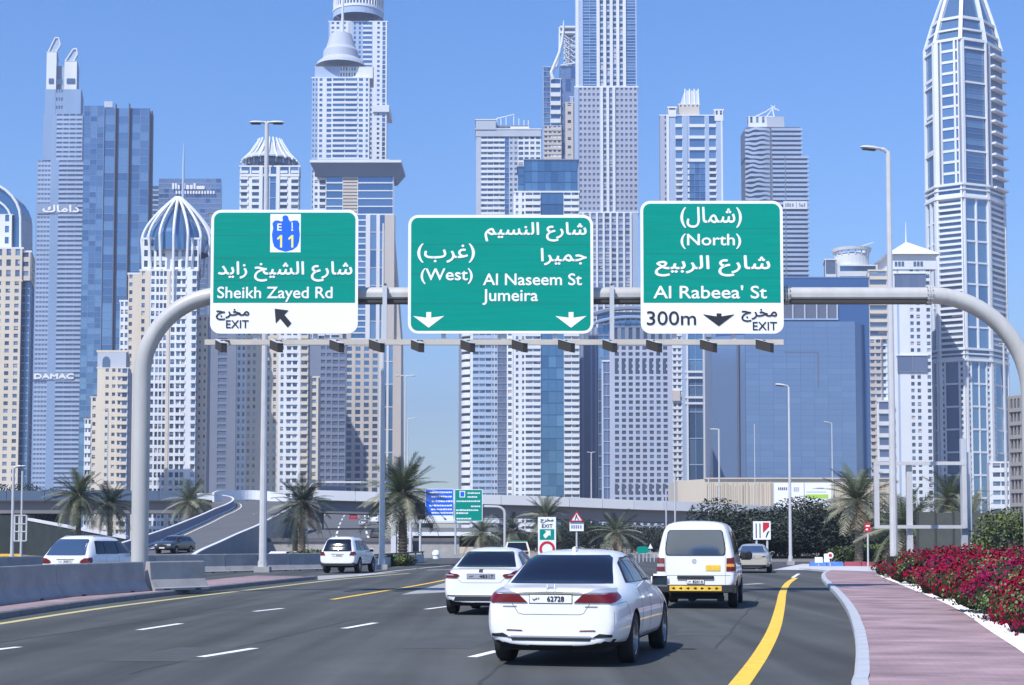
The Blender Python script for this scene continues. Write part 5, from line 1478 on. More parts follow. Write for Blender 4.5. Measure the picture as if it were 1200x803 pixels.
# 10c building with the flying canopy roof
t = Tower('canopy_tower', 'tower with wide dark flying canopy roof and beige frame, right of the left sign')
Yc = 900
A, B, bk, ux, z0, z1 = t.block(398, 462, 252, Yc, 26, [Bk(3, 'wall_warm'), G(4, n=1, fh=3.5, wf=.9, hf=.85, m='wall_warm', mb=wh, pk='teal'), Bk(4, 'wall_warm'), G(14, n=1, fh=3.5, wf=.95, hf=.78, m='wall_warm', mb=wh, pk='curtain'), Bk(4, wh, .7), G(6, n=1, fh=10, wf=.9, hf=.95, m='wall_warm', pk='curtain'), Bk(3, wh), G(5, n=1, fh=10, wf=.9, hf=.95, m='wall_warm', pk='curtain'), Bk(9, 'wall_warm', .6)], [Bk(1, 'wall_warm')], ref=330, parapet=0, yb=398)
A, B, bk, ux, z0, z1 = t.block(402, 470, 398, Yc, 26, [Bk(2, 'wall_warm'), G(38, n=4, fh=4.1, wf=.58, hf=.62, m='wall_warm', pk='curtain', db=.3), Bk(2, wh), G(6, n=1, fh=14, wf=.9, hf=.95, m='wall_warm', pk='curtain'), Bk(2, wh), G(5, n=1, fh=14, wf=.9, hf=.95, m='wall_warm', pk='curtain'), Bk(9, 'wall_warm', .6)], [Bk(1, 'wall_warm')], ref=480, parapet=0)
# flared right edge
q = t.mb('flared_edge'); a = at(459, 252, Yc + 2); b = at(474, 400, Yc + 2); c_ = at(479, 575, Yc + 2); x_ = at(455, 400, Yc + 2).x
q.add([(x_, Yc + 1.5, a.z), (a.x, Yc + 1.5, a.z), (b.x - 2, Yc + 1.5, b.z), (b.x - 1, Yc + 1.5, 0), (x_, Yc + 1.5, 0)] + [(x_, Yc + 20, a.z), (a.x, Yc + 20, a.z), (b.x - 2, Yc + 20, b.z), (b.x - 1, Yc + 20, 0), (x_, Yc + 20, 0)],
      [(0, 4, 3, 2, 1), (5, 6, 7, 8, 9), (0, 1, 6, 5), (1, 2, 7, 6), (2, 3, 8, 7), (4, 0, 5, 9)], 'wall_warm')
t.block(382, 461, 206, Yc + 1, 24, [G(20, n=1, fh=5.2, wf=.95, hf=.85, m=wh, pk='teal'), G(17, n=1, fh=2.0, wf=.99, hf=.3, m='wall_beige', mb='wall_beige', pk='slate'), G(42, n=1, fh=5.2, wf=.97, hf=.86, m=wh, pk='curtain')], [G(1, n=1, fh=5.2, wf=.97, hf=.86, m=wh, pk='slate')], yb=252, ref=230, parapet=1.2)
t.block(367, 382, 204, Yc + 3, 22, [G(8, n=1, fh=3.7, wf=.5, hf=.5, m=wh), G(9, n=1, fh=3.7, wf=.85, hf=.6, m=wh, pk='mid', db=.9)], ref=230, parapet=.5)
q = t.mb('canopy'); z_a = zat(207, Yc); z_b = zat(196, Yc); z_c = zat(187.5, Yc)
x0, x1, x2, x3 = at(371, 207, Yc).x, at(462, 207, Yc).x, at(364.5, 190, Yc).x, at(471, 192, Yc).x
q.frustum([(x0, Yc), (x1, Yc), (x1, Yc + 24), (x0, Yc + 24)], z_a, [(x2, Yc - 5), (x3, Yc - 5), (x3, Yc + 30), (x2, Yc + 30)], z_b + 1.5, 'wall_slate')
q.frustum([(x2, Yc - 5.4), (x3, Yc - 5.4), (x3, Yc + 30), (x2, Yc + 30)], z_b + 1.5, [(x2, Yc - 5.4), (x3, Yc - 5.4), (x3, Yc + 30), (x2, Yc + 30)], z_b + 3, wh)
q.prism([(x2 + 4, Yc + 2), (x3 - 8, Yc + 2), (x3 - 8, Yc + 20), (x2 + 4, Yc + 20)], z_b + 3, z_c + 1, 'wall_grey')
t.finish()
# 11 grey-white tower with balconies left of centre
t = Tower('balcony_tower', 'pale grey balcony tower with a rooftop frame above the middle green sign')
gy = 'wall_grey'
t.block(558, 634, 160, 950, 28, [Bk(6, 'wall_grey', .9), G(15, n=2, fh=3.3, wf=.92, hf=.52, m=wh, pk='mid', db=.9), G(14, n=2, fh=3.3, wf=.86, hf=.5, m='wall_grey', mb=wh, pk='mid', db=.9), G(5, n=1, fh=3.3, wf=.95, hf=.9, m='wall_blue', pk='curtain'), G(11, n=2, fh=3.3, wf=.55, hf=.5, m=gy, pk='mid'), G(7, n=1, fh=3.3, wf=.8, hf=.6, m=wh, pk='mid'), G(7, n=1, fh=3.3, wf=.7, hf=.55, m=wh, pk='mid'), G(14, n=2, fh=3.3, wf=.7, hf=.55, m=wh, pk='mid')],
        [G(1, n=4, fh=3.3, wf=.6, hf=.5, m=gy)], ref=200, parapet=0)
t.block(557.5, 634, 152, 949, 28, [Bk(1, gy, .2)], ref=200, yb=160, parapet=.6)
t.block(557.5, 581, 141, 948.5, 20, [Bk(1, gy, .2)], ref=200, yb=152, parapet=.6)
q = t.mb('roof_frame')
for px, y0 in ((582, 139), (587, 139), (593, 138), (602, 136), (608, 139), (614, 141), (619, 141)):
    a = at(px, y0, 956); b_ = at(px, 152, 956); q.box(a.x - .25, a.x + .25, 955.7, 956.3, b_.z, a.z, wh)
a = at(582, 149, 956); b_ = at(619, 147, 956); q.box(a.x, b_.x, 955, 958, a.z, a.z + .9, 'wall_slate'); q.beam((a.x, 956, zat(139, 956)), (at(603, 134, 956).x, 956, zat(134, 956)), .5, .5, wh)
a = at(598, 153, 956); b_ = at(620, 153, 956); q.box(a.x, b_.x, 955, 965, a.z, zat(149, 956), wh)
t.finish()

# 12 lower grid tower with the curved balconies, left of 13
t = Tower('curved_balcony_tower', 'grey tower with column of curved balconies under the left end of the middle sign')
A, B, bk, ux, z0, z1 = t.block(551, 601, 330, 740, 24, [Bk(3, wh, .6), G(22, n=3, fh=3.1, wf=.88, hf=.46, m='wall_grey', mb='wall_pale_blue', pk='mid', db=.6), G(7, n=2, fh=3.1, wf=.7, hf=.42, m='wall_grey', mb='wall_pale_blue'), G(11, n=2, fh=3.1, wf=.9, hf=.85, m='wall_slate', pk='slate'), G(7, n=1, fh=3.1, wf=.6, hf=.5, m=wh)], [Bk(1)], ref=480)
t.mb('core').prism([(at(541, 480, 745).x, 745), (at(552, 480, 741).x, 741), (at(552, 480, 741).x, 760), (at(541, 480, 745).x, 760)], 0, z1, 'wall_dark', 'wall_grey')
t.block(537.5, 541, 330, 747, 18, [Bk(1, 'wall_slate')], ref=480, parapet=.1)
x0 = at(540.5, 480, 742).x; x1 = at(551.5, 480, 742).x
for k in range(int(z1 / 3.75)):
    z = k * 3.75; pts = [(x0, 744), (x0 + .6, 741.6), (x0 + 1.8, 739.9), (x1 - .6, 739.2), (x1, 739.2), (x1, 746), (x0, 746)]
    t.mb('balcony').prism(pts, z, z + 2.3, wh)
t.finish()

# 13 banded tower with the blue glass spine
t = Tower('glass_spine_tower', 'white banded tower with blue glass spine and glass prism on top')
Y13 = 720
ban = lambda w, n=1: G(w, n=n, fh=3.0, wf=.9, hf=.45, m=wh, pk='mid', db=1.0, dp=.5)
t.block(603, 679, 226, Y13, 24, [G(6, n=1, fh=3, wf=.5, hf=.5, m=wh), Bk(1.5), G(5, n=1, fh=3, wf=.5, hf=.5, m=wh), ban(18, 2), G(27, n=3, fh=5.6, wf=.97, hf=.95, m='teal_c', pk='teal', big=1, db=.3, dp=.25), ban(18, 2)], [G(1, n=3, fh=3, wf=.5, hf=.5, m=wh)], ref=500, yb=None)
t.block(615, 677, 188, Y13 + 1.5, 20, [G(1, n=8, fh=5.0, wf=.97, hf=.95, m='teal_c', pk='teal', big=1, db=.25, dp=.2)], [G(1, n=4, fh=5, wf=.97, hf=.95, m='teal_c', pk='teal')], yb=227, ref=210, m='teal_c', parapet=.5, pm='wall_slate')
t.block(607, 615, 196, Y13 + 5, 16, [G(1, n=1, fh=5.0, wf=.97, hf=.95, m='teal_c', pk='teal', db=.25, dp=.2)], yb=227, ref=210, m='teal_c', parapet=.5, pm='wall_slate')
t.finish()

# 14 tower with the lattice horn
t = Tower('lattice_crown_tower', 'slim tower with swooping white horn and lattice crown left of the tallest tower')
Yl = 1050
t.block(637, 645, 79, Yl, 26, [G(1, n=2, fh=3.6, wf=.9, hf=.8, m='wall_slate', pk='curtain')], [Bk(1, 'wall_pale_blue')], ref=120, parapet=.3)
t.block(645, 657, 93, Yl - 1, 26, [G(1, n=1, fh=6.2, wf=.92, hf=.55, m=wh, pk='teal', db=1.4)], ref=120, parapet=.4)
t.block(656.5, 675, 78, Yl, 26, [G(1, n=3, fh=9, wf=.98, hf=.98, m='wall_slate', pk='azure', dp=.2, db=.2)], ref=120, parapet=.1, m='wall_blue')
t.block(637, 658, 148, Yl - 2, 26, [G(1, n=4, fh=3.3, wf=.6, hf=.5, m='wall_warm', pk='mid', db=.8)], ref=160, parapet=.3)
q = t.mb('horn')
hp = [(648, 94), (646, 86), (650, 76), (655, 64), (658, 52), (660, 38), (660.5, 25)]
for dy in (-1.5, 6): q.tube([(at(a, b, Yl).x, Yl + dy, at(a, b, Yl).z) for a, b in hp], [1.3, 1.2, 1.1, 1.0, .9, .8, .3], wh, 8)
q.tube([(at(a, b, Yl).x, Yl + 2, at(a, b, Yl).z) for a, b in ((652, 78), (656, 60), (656.5, 31))], .9, wh, 8)
for y_ in (32, 38.5): 
    a = at(656, y_, Yl); q.box(a.x, at(676, y_, Yl).x, Yl - 1.2, Yl + 8, a.z - .6, a.z + .6, wh)
a = at(664, 37.5, Yl); q.box(a.x, at(676, 37, Yl).x, Yl + 1, Yl + 6, a.z, at(664, 33, Yl).z, 'wall_slate')
q = t.mb('lattice')
a = at(657, 77, Yl); b_ = at(676, 74, Yl)
q.beam((a.x, Yl - 1, a.z), (b_.x, Yl - 1, b_.z), .8, .8, wh)
for k in range(6):
    y0 = 42 + k * 6; 
    for (p0, p1) in (((661, y0), (675, y0 + 9)), ((675, y0), (660, y0 + 9)), ((661, y0 + 3), (667, y0 + 8)), ((672, y0 + 2), (664, y0 + 7))):
        if p1[1] < 78:
            a = at(*p0, Yl); b_ = at(*p1, Yl); q.beam((a.x, Yl - 1, a.z), (b_.x, Yl - 1, b_.z), .55, .55, wh, up=(0, 1, 0))
q2 = at(660, 40, Yl); q3 = at(676, 76, Yl)
t.mb('crown_back').box(q2.x + 1, q3.x, Yl + 3, Yl + 20, q3.z, q2.z - 1, 'wall_pale_blue')
t.block(662.5, 672, 121, Yl - 5, 20, [G(1, n=1, fh=6, wf=.42, hf=.36, m='wall_warm', pk='dark')], ref=150, parapet=.6, pm='wall_warm')
t.block(668, 672, 114, Yl - 4, 16, [Bk(1, 'wall_pale_blue')], ref=150, parapet=.4)
t.finish()

# 15 tallest central tower
t = Tower('pinstripe_tower', 'tallest central tower with white vertical piers running off the top of the picture')
Yt = 900
wl2 = 'wall_lilac'
up = [Bk(3, wh, .9), Bk(5, wp, .7), G(16, n=2, fh=1.75, wf=.96, hf=.8, m=wp, pk='curtain', db=.25), Bk(3.5, wh, 1.2)]
for k in range(4): up += [G(4.2, n=1, fh=3.5, wf=.94, hf=.62, m=wl2, mb='wall_pale_blue', pk='dark')] + ([Bk(3.4, wh, 1.2)] if k < 3 else [])
up += [Bk(3.5, wh, 1.2), G(11.5, n=1, fh=1.75, wf=.96, hf=.8, m=wp, pk='curtain', db=.25), Bk(1, wp, .5)]
mid = [Bk(4, wp, .9), G(25, n=5, fh=3.5, wf=.55, hf=.45, m=wl2, pk='slate')] + [Bk(3, wh, 1.2), G(4, n=1, fh=3.5, wf=.9, hf=.62, m=wl2, pk='mid'), Bk(3, wh, 1.2), G(4, n=1, fh=3.5, wf=.9, hf=.62, m=wl2, pk='mid'), Bk(3, wh, 1.2)] + [G(26, n=5, fh=3.5, wf=.55, hf=.45, m=wl2, pk='slate')]
low = [Bk(8, wp, .6)] + sum([[Bk(2.2, wh, 1.0), G(5.2, n=1, fh=3.5, wf=.95, hf=.6, m=wl2, pk='mid')] for k in range(7)], []) + [Bk(2.2, wh, 1.0), Bk(7, wp, .4)]
t.block(675, 746, -40, Yt, 30, up, [Bk(1, wp)], yb=103, ref=60)
t.block(674, 747.5, 103, Yt - 1, 31, mid, [Bk(1, wp)], yb=250, ref=180, parapet=.9)
t.block(674, 748, 250, Yt - 2, 32, low, [Bk(1, wp)], ref=320, parapet=.6)
t.finish()

# 16 shaded tower with an arched top, behind the grid hotel
t = Tower('blue_arched_tower', 'slate blue tower with rounded top just below the beam between signs')
t.block(676, 709, 384, 790, 26, [Bk(5, 'wall_slate', .4), Bk(3, 'wall_blue', .7), Bk(7, 'wall_slate', .4), Bk(2, 'wall_pale_blue', .6), Bk(3, 'wall_slate', .4), Bk(2, 'wall_pale_blue', .6), Bk(9, 'wall_slate', .4)], ref=480, parapet=0, m='wall_slate')  # dark slate strips colour in the shade of this tower
A, B, bk, ux, z0, z1 = t.block(701, 752, 368, 700, 24, [G(1, n=8, fh=5, wf=.9, hf=.9, m='wall_slate', pk='curtain')], ref=400, parapet=.8, pm='wall_slate')
q = t.mb('arched_cornice')
P = [at(697 + 58 * k / 12, 362 - 4 * sin(pi * min(1, k / 12 * .5 + .5)) + (1 - k / 12) ** 2 * 10, 698) for k in range(13)]
q.tube([(p.x, 698, p.z) for p in P], 1.1, 'wall_slate', 6); q.tube([(p.x, 697.5, p.z - 4.2) for p in P], .8, 'wall_blue', 6)
t.finish()

# 17 grid hotel
t = Tower('grid_hotel', 'pale lilac block with an even grid of small square windows in the centre', cat='hotel')
Yh = 600
t.block(716, 788, 406, Yh, 26, [Bk(3, 'wall_lilac'), G(66, n=8, fh=7.2 / 3, wf=.60, hf=.60, m='wall_lilac', pk='plain'), Bk(4, 'wall_lilac')], [Bk(1, 'wall_lilac')], ref=500, yb=None, parapet=0)
t.last
for yb_, yt_ in ((421, 437), (566, 577)):
    zA, zB = zat(yt_, Yh), zat(yb_, Yh)
t.block(717, 787, 384, Yh + .3, 24, [G(66, n=8, fh=5, wf=.5, hf=.62, m='wall_slate', pk='plain')], [Bk(1, wl2)], ref=400, yb=406, parapet=.4, pm='wall_slate')
A = Vector((at(719, 500, Yh).x, Yh - .5, 0)); 
for k in range(8):
    px = 722.3 + k * 8.05
    for y0, y1 in ((421, 438), (567, 579)):
        a = at(px - 1.8, y1, Yh - .5); b_ = at(px + 1.8, y0, Yh - .5); t.mb('tall_window').box(a.x, b_.x, Yh - .52, Yh - .2, a.z, b_.z, 'pane_dark')
t.block(707, 716, 424, Yh + 1.5, 24, [G(1, n=2, fh=4.4, wf=.9, hf=.9, m='wall_grey', pk='dark') if False else G(1, 'win', n=2, fh=4.4, wf=.93, hf=.94, m='wall_pale_blue', pk='slate')], [Bk(1, 'wall_grey')], ref=500, parapet=.5)
t.finish()

# 18 tower with square stepped crown behind the right sign
t = Tower('stepped_crown_tower', 'blue-white tower with stepped white crown above the right green sign')
Ys = 850
sp = [Bk(5, wl2), G(3, n=1, fh=3.4, wf=.6, hf=.5, m=wl2, pk='mid'), Bk(3, wh, .9), Bk(8, wp, .5), G(9, n=1, fh=3.4, wf=.85, hf=.62, m=wh, pk='mid', db=.9), Bk(6, wp, .7), G(2.5, n=1, fh=3.4, wf=.9, hf=.3, m=wp, mb=wh), G(20, n=3, fh=3.4, wf=.97, hf=.98, m=wp, pk='curtain', dp=.2), Bk(5, wp, .8), G(9, n=1, fh=3.4, wf=.9, hf=.62, m=wh, pk='mid', db=.9), Bk(6, wp, .7), Bk(2, wh, .9)]
t.block(774, 847, 190, Ys, 26, sp, [G(1, n=2, fh=7, wf=.94, hf=.95, m='wall_slate', pk='curtain')], ref=220, parapet=0)
sp2 = [Bk(5, wl2), G(3, n=1, fh=3.4, wf=.6, hf=.5, m=wl2, pk='mid'), Bk(3, wh, .9), Bk(8, wp, .5), G(9, n=1, fh=6.2, wf=.95, hf=.72, m=wh, pk='curtain', db=.9), Bk(6, wp, .7), Bk(2.5, wp), G(20, n=1, fh=6.2, wf=.97, hf=.74, m=wh, pk='curtain', db=.9), Bk(5, wp, .8), G(9, n=1, fh=6.2, wf=.95, hf=.72, m=wh, pk='curtain', db=.9), Bk(6, wp, .7), Bk(2, wh, .9)]
t.block(774, 847, 136, Ys, 26, sp2, [G(1, n=2, fh=7, wf=.94, hf=.95, m='wall_slate', pk='curtain')], ref=220, yb=190, parapet=.6)
t.block(783.5, 793, 127, Ys - .5, 12, [G(1, n=1, fh=9, wf=.8, hf=.2, m=wh)], ref=220, yb=137, parapet=.9)
t.block(838, 848, 130, Ys - .5, 12, [G(1, n=2, fh=9, wf=.5, hf=.4, m=wh)], ref=220, yb=142, parapet=.9)
t.block(796, 820, 123, Ys + 3, 14, [G(1, n=5, fh=8, wf=.3, hf=.2, m='wall_warm')], ref=220, yb=136, parapet=.5)
q = t.mb('crown'); a = at(797, 123, Ys + 5); b_ = at(818.5, 123, Ys + 5); c_ = at(803, 105, Ys + 5); d_ = at(818.5, 105, Ys + 5)
q.frustum([(a.x, Ys + 4), (b_.x, Ys + 4), (b_.x, Ys + 16), (a.x, Ys + 16)], a.z, [(c_.x, Ys + 7), (d_.x, Ys + 7), (d_.x, Ys + 14), (c_.x, Ys + 14)], c_.z, 'wall_grey')
for k in (0, .35, .7, 1.0): q.beam((a.x + (b_.x - a.x) * (k * .75 + .25), Ys + 3.8, a.z), (c_.x + (d_.x - c_.x) * k, Ys + 6.8, c_.z + .8), .5, .5, wh)
# lower part seen below the sign
t.block(786, 831, 330, Ys - 4, 26, [Bk(2, wl2), G(11, n=2, fh=3.4, wf=.62, hf=.55, m=wh, pk='mid', db=.8), Bk(5, wp, .8), Bk(2, wh, 1.4), G(17, n=2, fh=14, wf=.97, hf=.97, m=wp, pk='curtain'), Bk(2, wh, 1.4), Bk(3, wp, .8), Bk(2, wh, 1.2)], [Bk(1, wl2)], ref=480)
for y_ in (437, 444, 467, 474):
    a = at(803, y_, Ys - 5); b_ = at(824, y_ - 2.4, Ys - 5); t.mb('bridge_deck').box(a.x, b_.x, Ys - 5.5, Ys - 4, a.z, b_.z, wh)
a = at(788, 470, Ys - 5); b_ = at(797, 458, Ys - 5); t.mb('plant_room').box(a.x, b_.x, Ys - 6, Ys - 3, a.z, b_.z, 'wall_warm')
t.finish()
t = Tower('window_strip_tower', 'deep blue block with tiny windows at the left end of the blue cladding')
t.block(826, 846, 380, 760, 20, [G(1, n=2, fh=3.2, wf=.62, hf=.45, m='wall_slate', mb='wall_blue', pk='mid')], [Bk(1)], ref=480, m='wall_slate', parapet=.4)
t.finish()

# 19 wavy banded tower
t = Tower('wavy_tower', 'tower with wavy dark and white bands and a rooftop crane above the right sign')
Yw = 1150
nf = 62; xL = at(873.5, 200, Yw).x; xM = at(895, 200, Yw).x; xR = at(946, 200, Yw).x; ztop = zat(183, Yw); zhi = zat(149, Yw); xR2 = at(938.5, 165, Yw).x
t.core([(xL + 1, Yw + 1), (xM, Yw - 1), (xR, Yw), (xR, Yw + 28), (xL + 1, Yw + 28)], 0, ztop, 'wall_dark'); t.core([(xL + .5, Yw + 1), (xM, Yw - 1), (xR2, Yw), (xR2, Yw + 26), (xL + .5, Yw + 26)], ztop, zhi, 'wall_dark')
ph = 3.55; k = 0
while k * ph < zhi - 2:
    z = k * ph; xr = xR if z < ztop - 1 else xR2; hi = z > zat(245, Yw)
    n_ = 12; xs = [xL + (xM + 6 - xL) * j / n_ for j in range(n_ + 1)]; top, bot = [], []
    for j, x in enumerate(xs):
        f = j / n_; w = 1.5 * sin(f * 7 + k * .55) + .8 * sin(f * 15 - k * .9) if hi or True else 0
        top.append((x, Yw - .6 - 1.2 * sin(f * pi), z + 2.45 + w * .5 * (1 - f * .6))); bot.append((x, Yw - .6 - 1.2 * sin(f * pi), z + .55 + w * .5 * (1 - f * .6)))
    q = t.mb('balcony')
    for j in range(n_):
        b0, b1, t0, t1 = bot[j], bot[j + 1], top[j], top[j + 1]
        q.hexa([b0, b1, (b1[0], Yw + 2, b1[2]), (b0[0], Yw + 2, b0[2]), t0, t1, (t1[0], Yw + 2, t1[2]), (t0[0], Yw + 2, t0[2])], 'wall_pale_blue')
    q.box(xM + 6.01, xr + 1, Yw - 1.7, Yw + 1.0, z + .45, z + 2.3, 'wall_pale_blue'); k += 1
for x in (xM + 6, xM + 16): t.mb('fin').box(x - .35, x + .35, Yw - 1.9, Yw - 1.0, 0, ztop, 'wall_slate')
a = at(918, 245, Yw - 2); b_ = at(946, 236, Yw - 2); t.mb('name_band').box(a.x, b_.x, Yw - 2.4, Yw - 1.72, a.z, b_.z, 'wall_white')
q = t.mb('lettering')
for u0, u1, v0, v1 in ((.08, .13, .3, .7), (.16, .22, .3, .75), (.25, .31, .3, .7), (.36, .42, .3, .7), (.53, .55, .15, .85), (.66, .70, .3, .8), (.72, .82, .3, .55), (.85, .90, .3, .75)):
    q.box(a.x + (b_.x - a.x) * u0, a.x + (b_.x - a.x) * u1, Yw - 2.6, Yw - 2.41, a.z + (b_.z - a.z) * v0, a.z + (b_.z - a.z) * v1, 'wall_slate')
t.org = Vector(((xL + xR) / 2, Yw, 0))
t.block(877, 905, 137, Yw + 3, 18, [G(1, n=4, fh=12, wf=.4, hf=.6, m=wh)], yb=149, ref=145, parapet=.4)
t.block(899, 919, 137.5, Yw + 2, 14, [Bk(1, 'wall_grey')], yb=149, ref=145, parapet=.2)
q = t.mb('roof_crane')
for p0, p1, w in (((878, 140), (897, 131), .7), ((897, 131), (905, 126), .7), ((905, 126), (907, 137), .9), ((903, 123.5), (913, 130), .5), ((898, 137), (908, 124), .7), ((907, 128), (913, 129), .4)):
    a = at(*p0, Yw + 6); b_ = at(*p1, Yw + 6); q.beam(a, b_, w, w, wh)
t.finish()

# 20 big blue clad block
t = Tower('blue_clad_block', 'huge plain blue clad block behind the beige podium right of centre', cat='building')
Yq = 640
A, B, bk, ux, z0, z1 = t.block(838, 1018, 326, Yq + 10, 40, [Bk(1, 'azure_c', .3)], ref=345, parapet=.5, m='azure_c', pm='azure_b')
def panels(x0, x1, y0, y1, Y, cols, rows, name='cladding_panel'):
    zb0, zb1 = zat(y1, Y), zat(y0, Y); X0, X1 = xat(x0, Y, 480), xat(x1, Y, 480)
    for j in range(rows):
        zz0 = zb0 + (zb1 - zb0) * j / rows; zz1 = zb0 + (zb1 - zb0) * (j + 1) / rows
        for i in range(cols):
            a = X0 + (X1 - X0) * i / cols; b = X0 + (X1 - X0) * (i + 1) / cols
            key = (round(b - a, 2), round(zz1 - zz0, 2), random.choice(['azure_a', 'azure_a', 'azure_a', 'azure_b']))
            if key not in PANE_ME:
                q = MB(); q.box(.02, key[0] - .02, -.25, 0, .02, key[1] - .02, key[2]); o = q.build(name); PANE_ME[key] = o.data; bpy.data.objects.remove(o)
            t.big2.append((PANE_ME[key], name, (a, Y - random.uniform(0, .03), zz0)))
t.big2 = []
X0, X1 = xat(874, Yq, 480), xat(1003, Yq, 480)
t.core([(X0, Yq), (X1, Yq), (xat(1017, Yq + 12, 480), Yq + 12), (X1 + 4, Yq + 30), (X0, Yq + 30)], 0, zat(377, Yq) - .1, 'azure_c', 'wall_slate')
panels(874, 1003, 377, 563, Yq - .05, 8, 27)
t.core([(xat(838, Yq, 480), Yq + 8), (X0, Yq + 1), (X0, Yq + 30), (xat(838, Yq, 480), Yq + 30)], 0, zat(395, Yq + 8), 'azure_b', 'wall_slate')
x = xat(865, Yq + 2, 480); t.mb('fin').box(x - .3, x + .3, Yq + 1.2, Yq + 3, 0, zat(400, Yq), 'wall_dark')
# recessed terrace under the roof
a = at(917, 375, Yq + 9); b_ = at(982, 357, Yq + 9)
t.mb('terrace_recess').box(a.x - 20, b_.x, Yq + 9.2, Yq + 9.6, a.z, b_.z, 'wall_dark')
for px in (929, 943, 957, 969, 981): 
    p_ = at(px, 357, Yq + 8.8); t.mb('column').box(p_.x - .25, p_.x + .25, Yq + 8.6, Yq + 9.1, a.z, b_.z, 'wall_grey')
t.mb('column').box(a.x - 20, b_.x, Yq + 8.5, Yq + 9.15, a.z, a.z + .5, 'wall_pale_blue')
# dark joint framing the inset square
a = at(919, 413, Yq - .35); b_ = at(959.5, 413, Yq - .35); c_ = at(959.5, 454, Yq - .35)
t.mb('shadow_joint').box(a.x, b_.x, Yq - .36, Yq - .22, a.z - .25, a.z + .3, 'wall_dark'); t.mb('shadow_joint').box(b_.x - .6, b_.x, Yq - .36, Yq - .22, c_.z, a.z - .26, 'wall_dark')
t.org = Vector((X0, Yq, 0)); root = t.finish()
for me, nm, loc in t.big2: child(me, nm, root, Matrix.Translation(loc))

# 21 podium wall and hoardings
t = Tower('beige_podium', 'long low beige podium wall with ribbed stone above the flyover', 'low buildings behind the flyover', 'building')
Yp = 470
t.mb('wall').prism([(xat(800, Yp, 580), Yp + 14), (xat(826, Yp, 580), Yp), (xat(1045, Yp, 580), Yp), (xat(1045, Yp, 580), Yp + 40), (xat(800, Yp, 580), Yp + 40)], 0, zat(561.5, Yp), 'wall_beige', 'wall_grey')
x = xat(828, Yp, 580)
while x < xat(1042, Yp, 580):
    if not (xat(905, Yp, 580) < x < xat(976, Yp, 580)):
        h_ = random.uniform(.2, 1.5); t.mb('rib').box(x, x + random.uniform(.12, .3), Yp - random.uniform(.12, .4), Yp + .1, random.uniform(0, 3), zat(563, Yp) - h_, 'wall_beige')
    x += random.uniform(.35, .85)
t.mb('coping').box(xat(826, Yp, 580) - .2, xat(1045, Yp, 580) + .2, Yp - .6, Yp + .3, zat(561.5, Yp) + .003, zat(560, Yp), 'wall_warm')
t.org = Vector((xat(900, Yp, 580), Yp, 0)); t.finish()
for (x0, x1, lab, tx) in ((907, 942, 'white hoarding panel with small purple and grey logos', 0), (943, 974, 'white hoarding panel with a lime green bar', 1)):
    h_ = Sign('advertising_hoarding', lab, x0, 566, x1, 597, Y=Yp - 3, cat='hoarding', group='hoardings on the podium wall')
    q = MB(); q.box(h_.a.x, h_.b.x, h_.Y, h_.Y + .4, h_.a.z, h_.b.z, 'sign_white'); q.box(h_.a.x - .25, h_.a.x, h_.Y - .1, h_.Y + .5, 0, h_.b.z, 'wall_grey'); q.build('panel', h_.root)
    q = MB()
    if tx == 0:
        mat('logo_purple', (.16, .08, .30), .6)
        for u in (912, 914.2, 916.4, 918.6, 921): h_.shape(q, [(u, 574.5), (u + 1.5, 574.5), (u + 1.5, 571.2), (u, 571.2)], 'logo_purple', .05)
        for u in (930, 932.2, 934.5): h_.shape(q, [(u, 576), (u + 1.7, 576), (u + 1.7, 571), (u, 571)], 'wall_grey', .05)
    else:
        h_.shape(q, [(944, 585), (970, 585), (970, 580), (944, 580)], 'lime_'[:0] or 'paint_yellow', .05) if False else None
        mat('lime', (.36, .62, .05), .6); h_.shape(q, [(944.5, 584), (970.5, 584), (970.5, 579.5), (944.5, 579.5)], 'lime', .05)
        h_.shape(q, [(945, 577), (968, 577), (968, 576.2), (945, 576.2)], 'wall_grey', .05); h_.shape(q, [(957, 573), (965, 573), (965, 571.5), (957, 571.5)], 'wall_grey', .05)
    q.build('lettering', h_.root)

# 22 white drum-topped building
t = Tower('drum_topped_tower', 'white tower with a round drum and ring on its roof, behind the blue block')
Yr = 900
t.block(968, 1032, 312, Yr, 24, [Bk(14, wh), G(40, n=1, fh=6, wf=.95, hf=.5, m=wh, pk='curtain'), Bk(4, wh)], [Bk(1, wh)], ref=340)
t.block(967, 980, 305, Yr - 1, 18, [G(1, n=1, fh=16, wf=.9, hf=.5, m=wh, pk='slate')], ref=320)
cd = at(998, 310, Yr + 12); rd = at(1018, 310, Yr + 12).x - cd.x
q = t.mb('drum'); q.lathe((cd.x, cd.y, 0), [(rd, zat(314, Yr)), (rd, zat(297, Yr)), (rd * .8, zat(294, Yr)), (.1, zat(293, Yr))], wh, 28)
q = t.mb('ring'); q.lathe((cd.x, cd.y, 0), [(rd * .8, zat(291, Yr)), (rd * 1.12, zat(291.5, Yr)), (rd * 1.15, zat(288, Yr)), (rd * .8, zat(288, Yr)), (rd * .8, zat(291, Yr))], wh, 28)
for k in range(16):
    a0 = 2 * pi * k / 16; q.box(cd.x + cos(a0) * rd - .3, cd.x + cos(a0) * rd + .3, cd.y + sin(a0) * rd - .3, cd.y + sin(a0) * rd + .3, zat(297, Yr), zat(291, Yr), wh)
q.beam(at(1005, 290, Yr + 8), at(1024, 284, Yr + 8), .5, .5, wh)
t.finish()

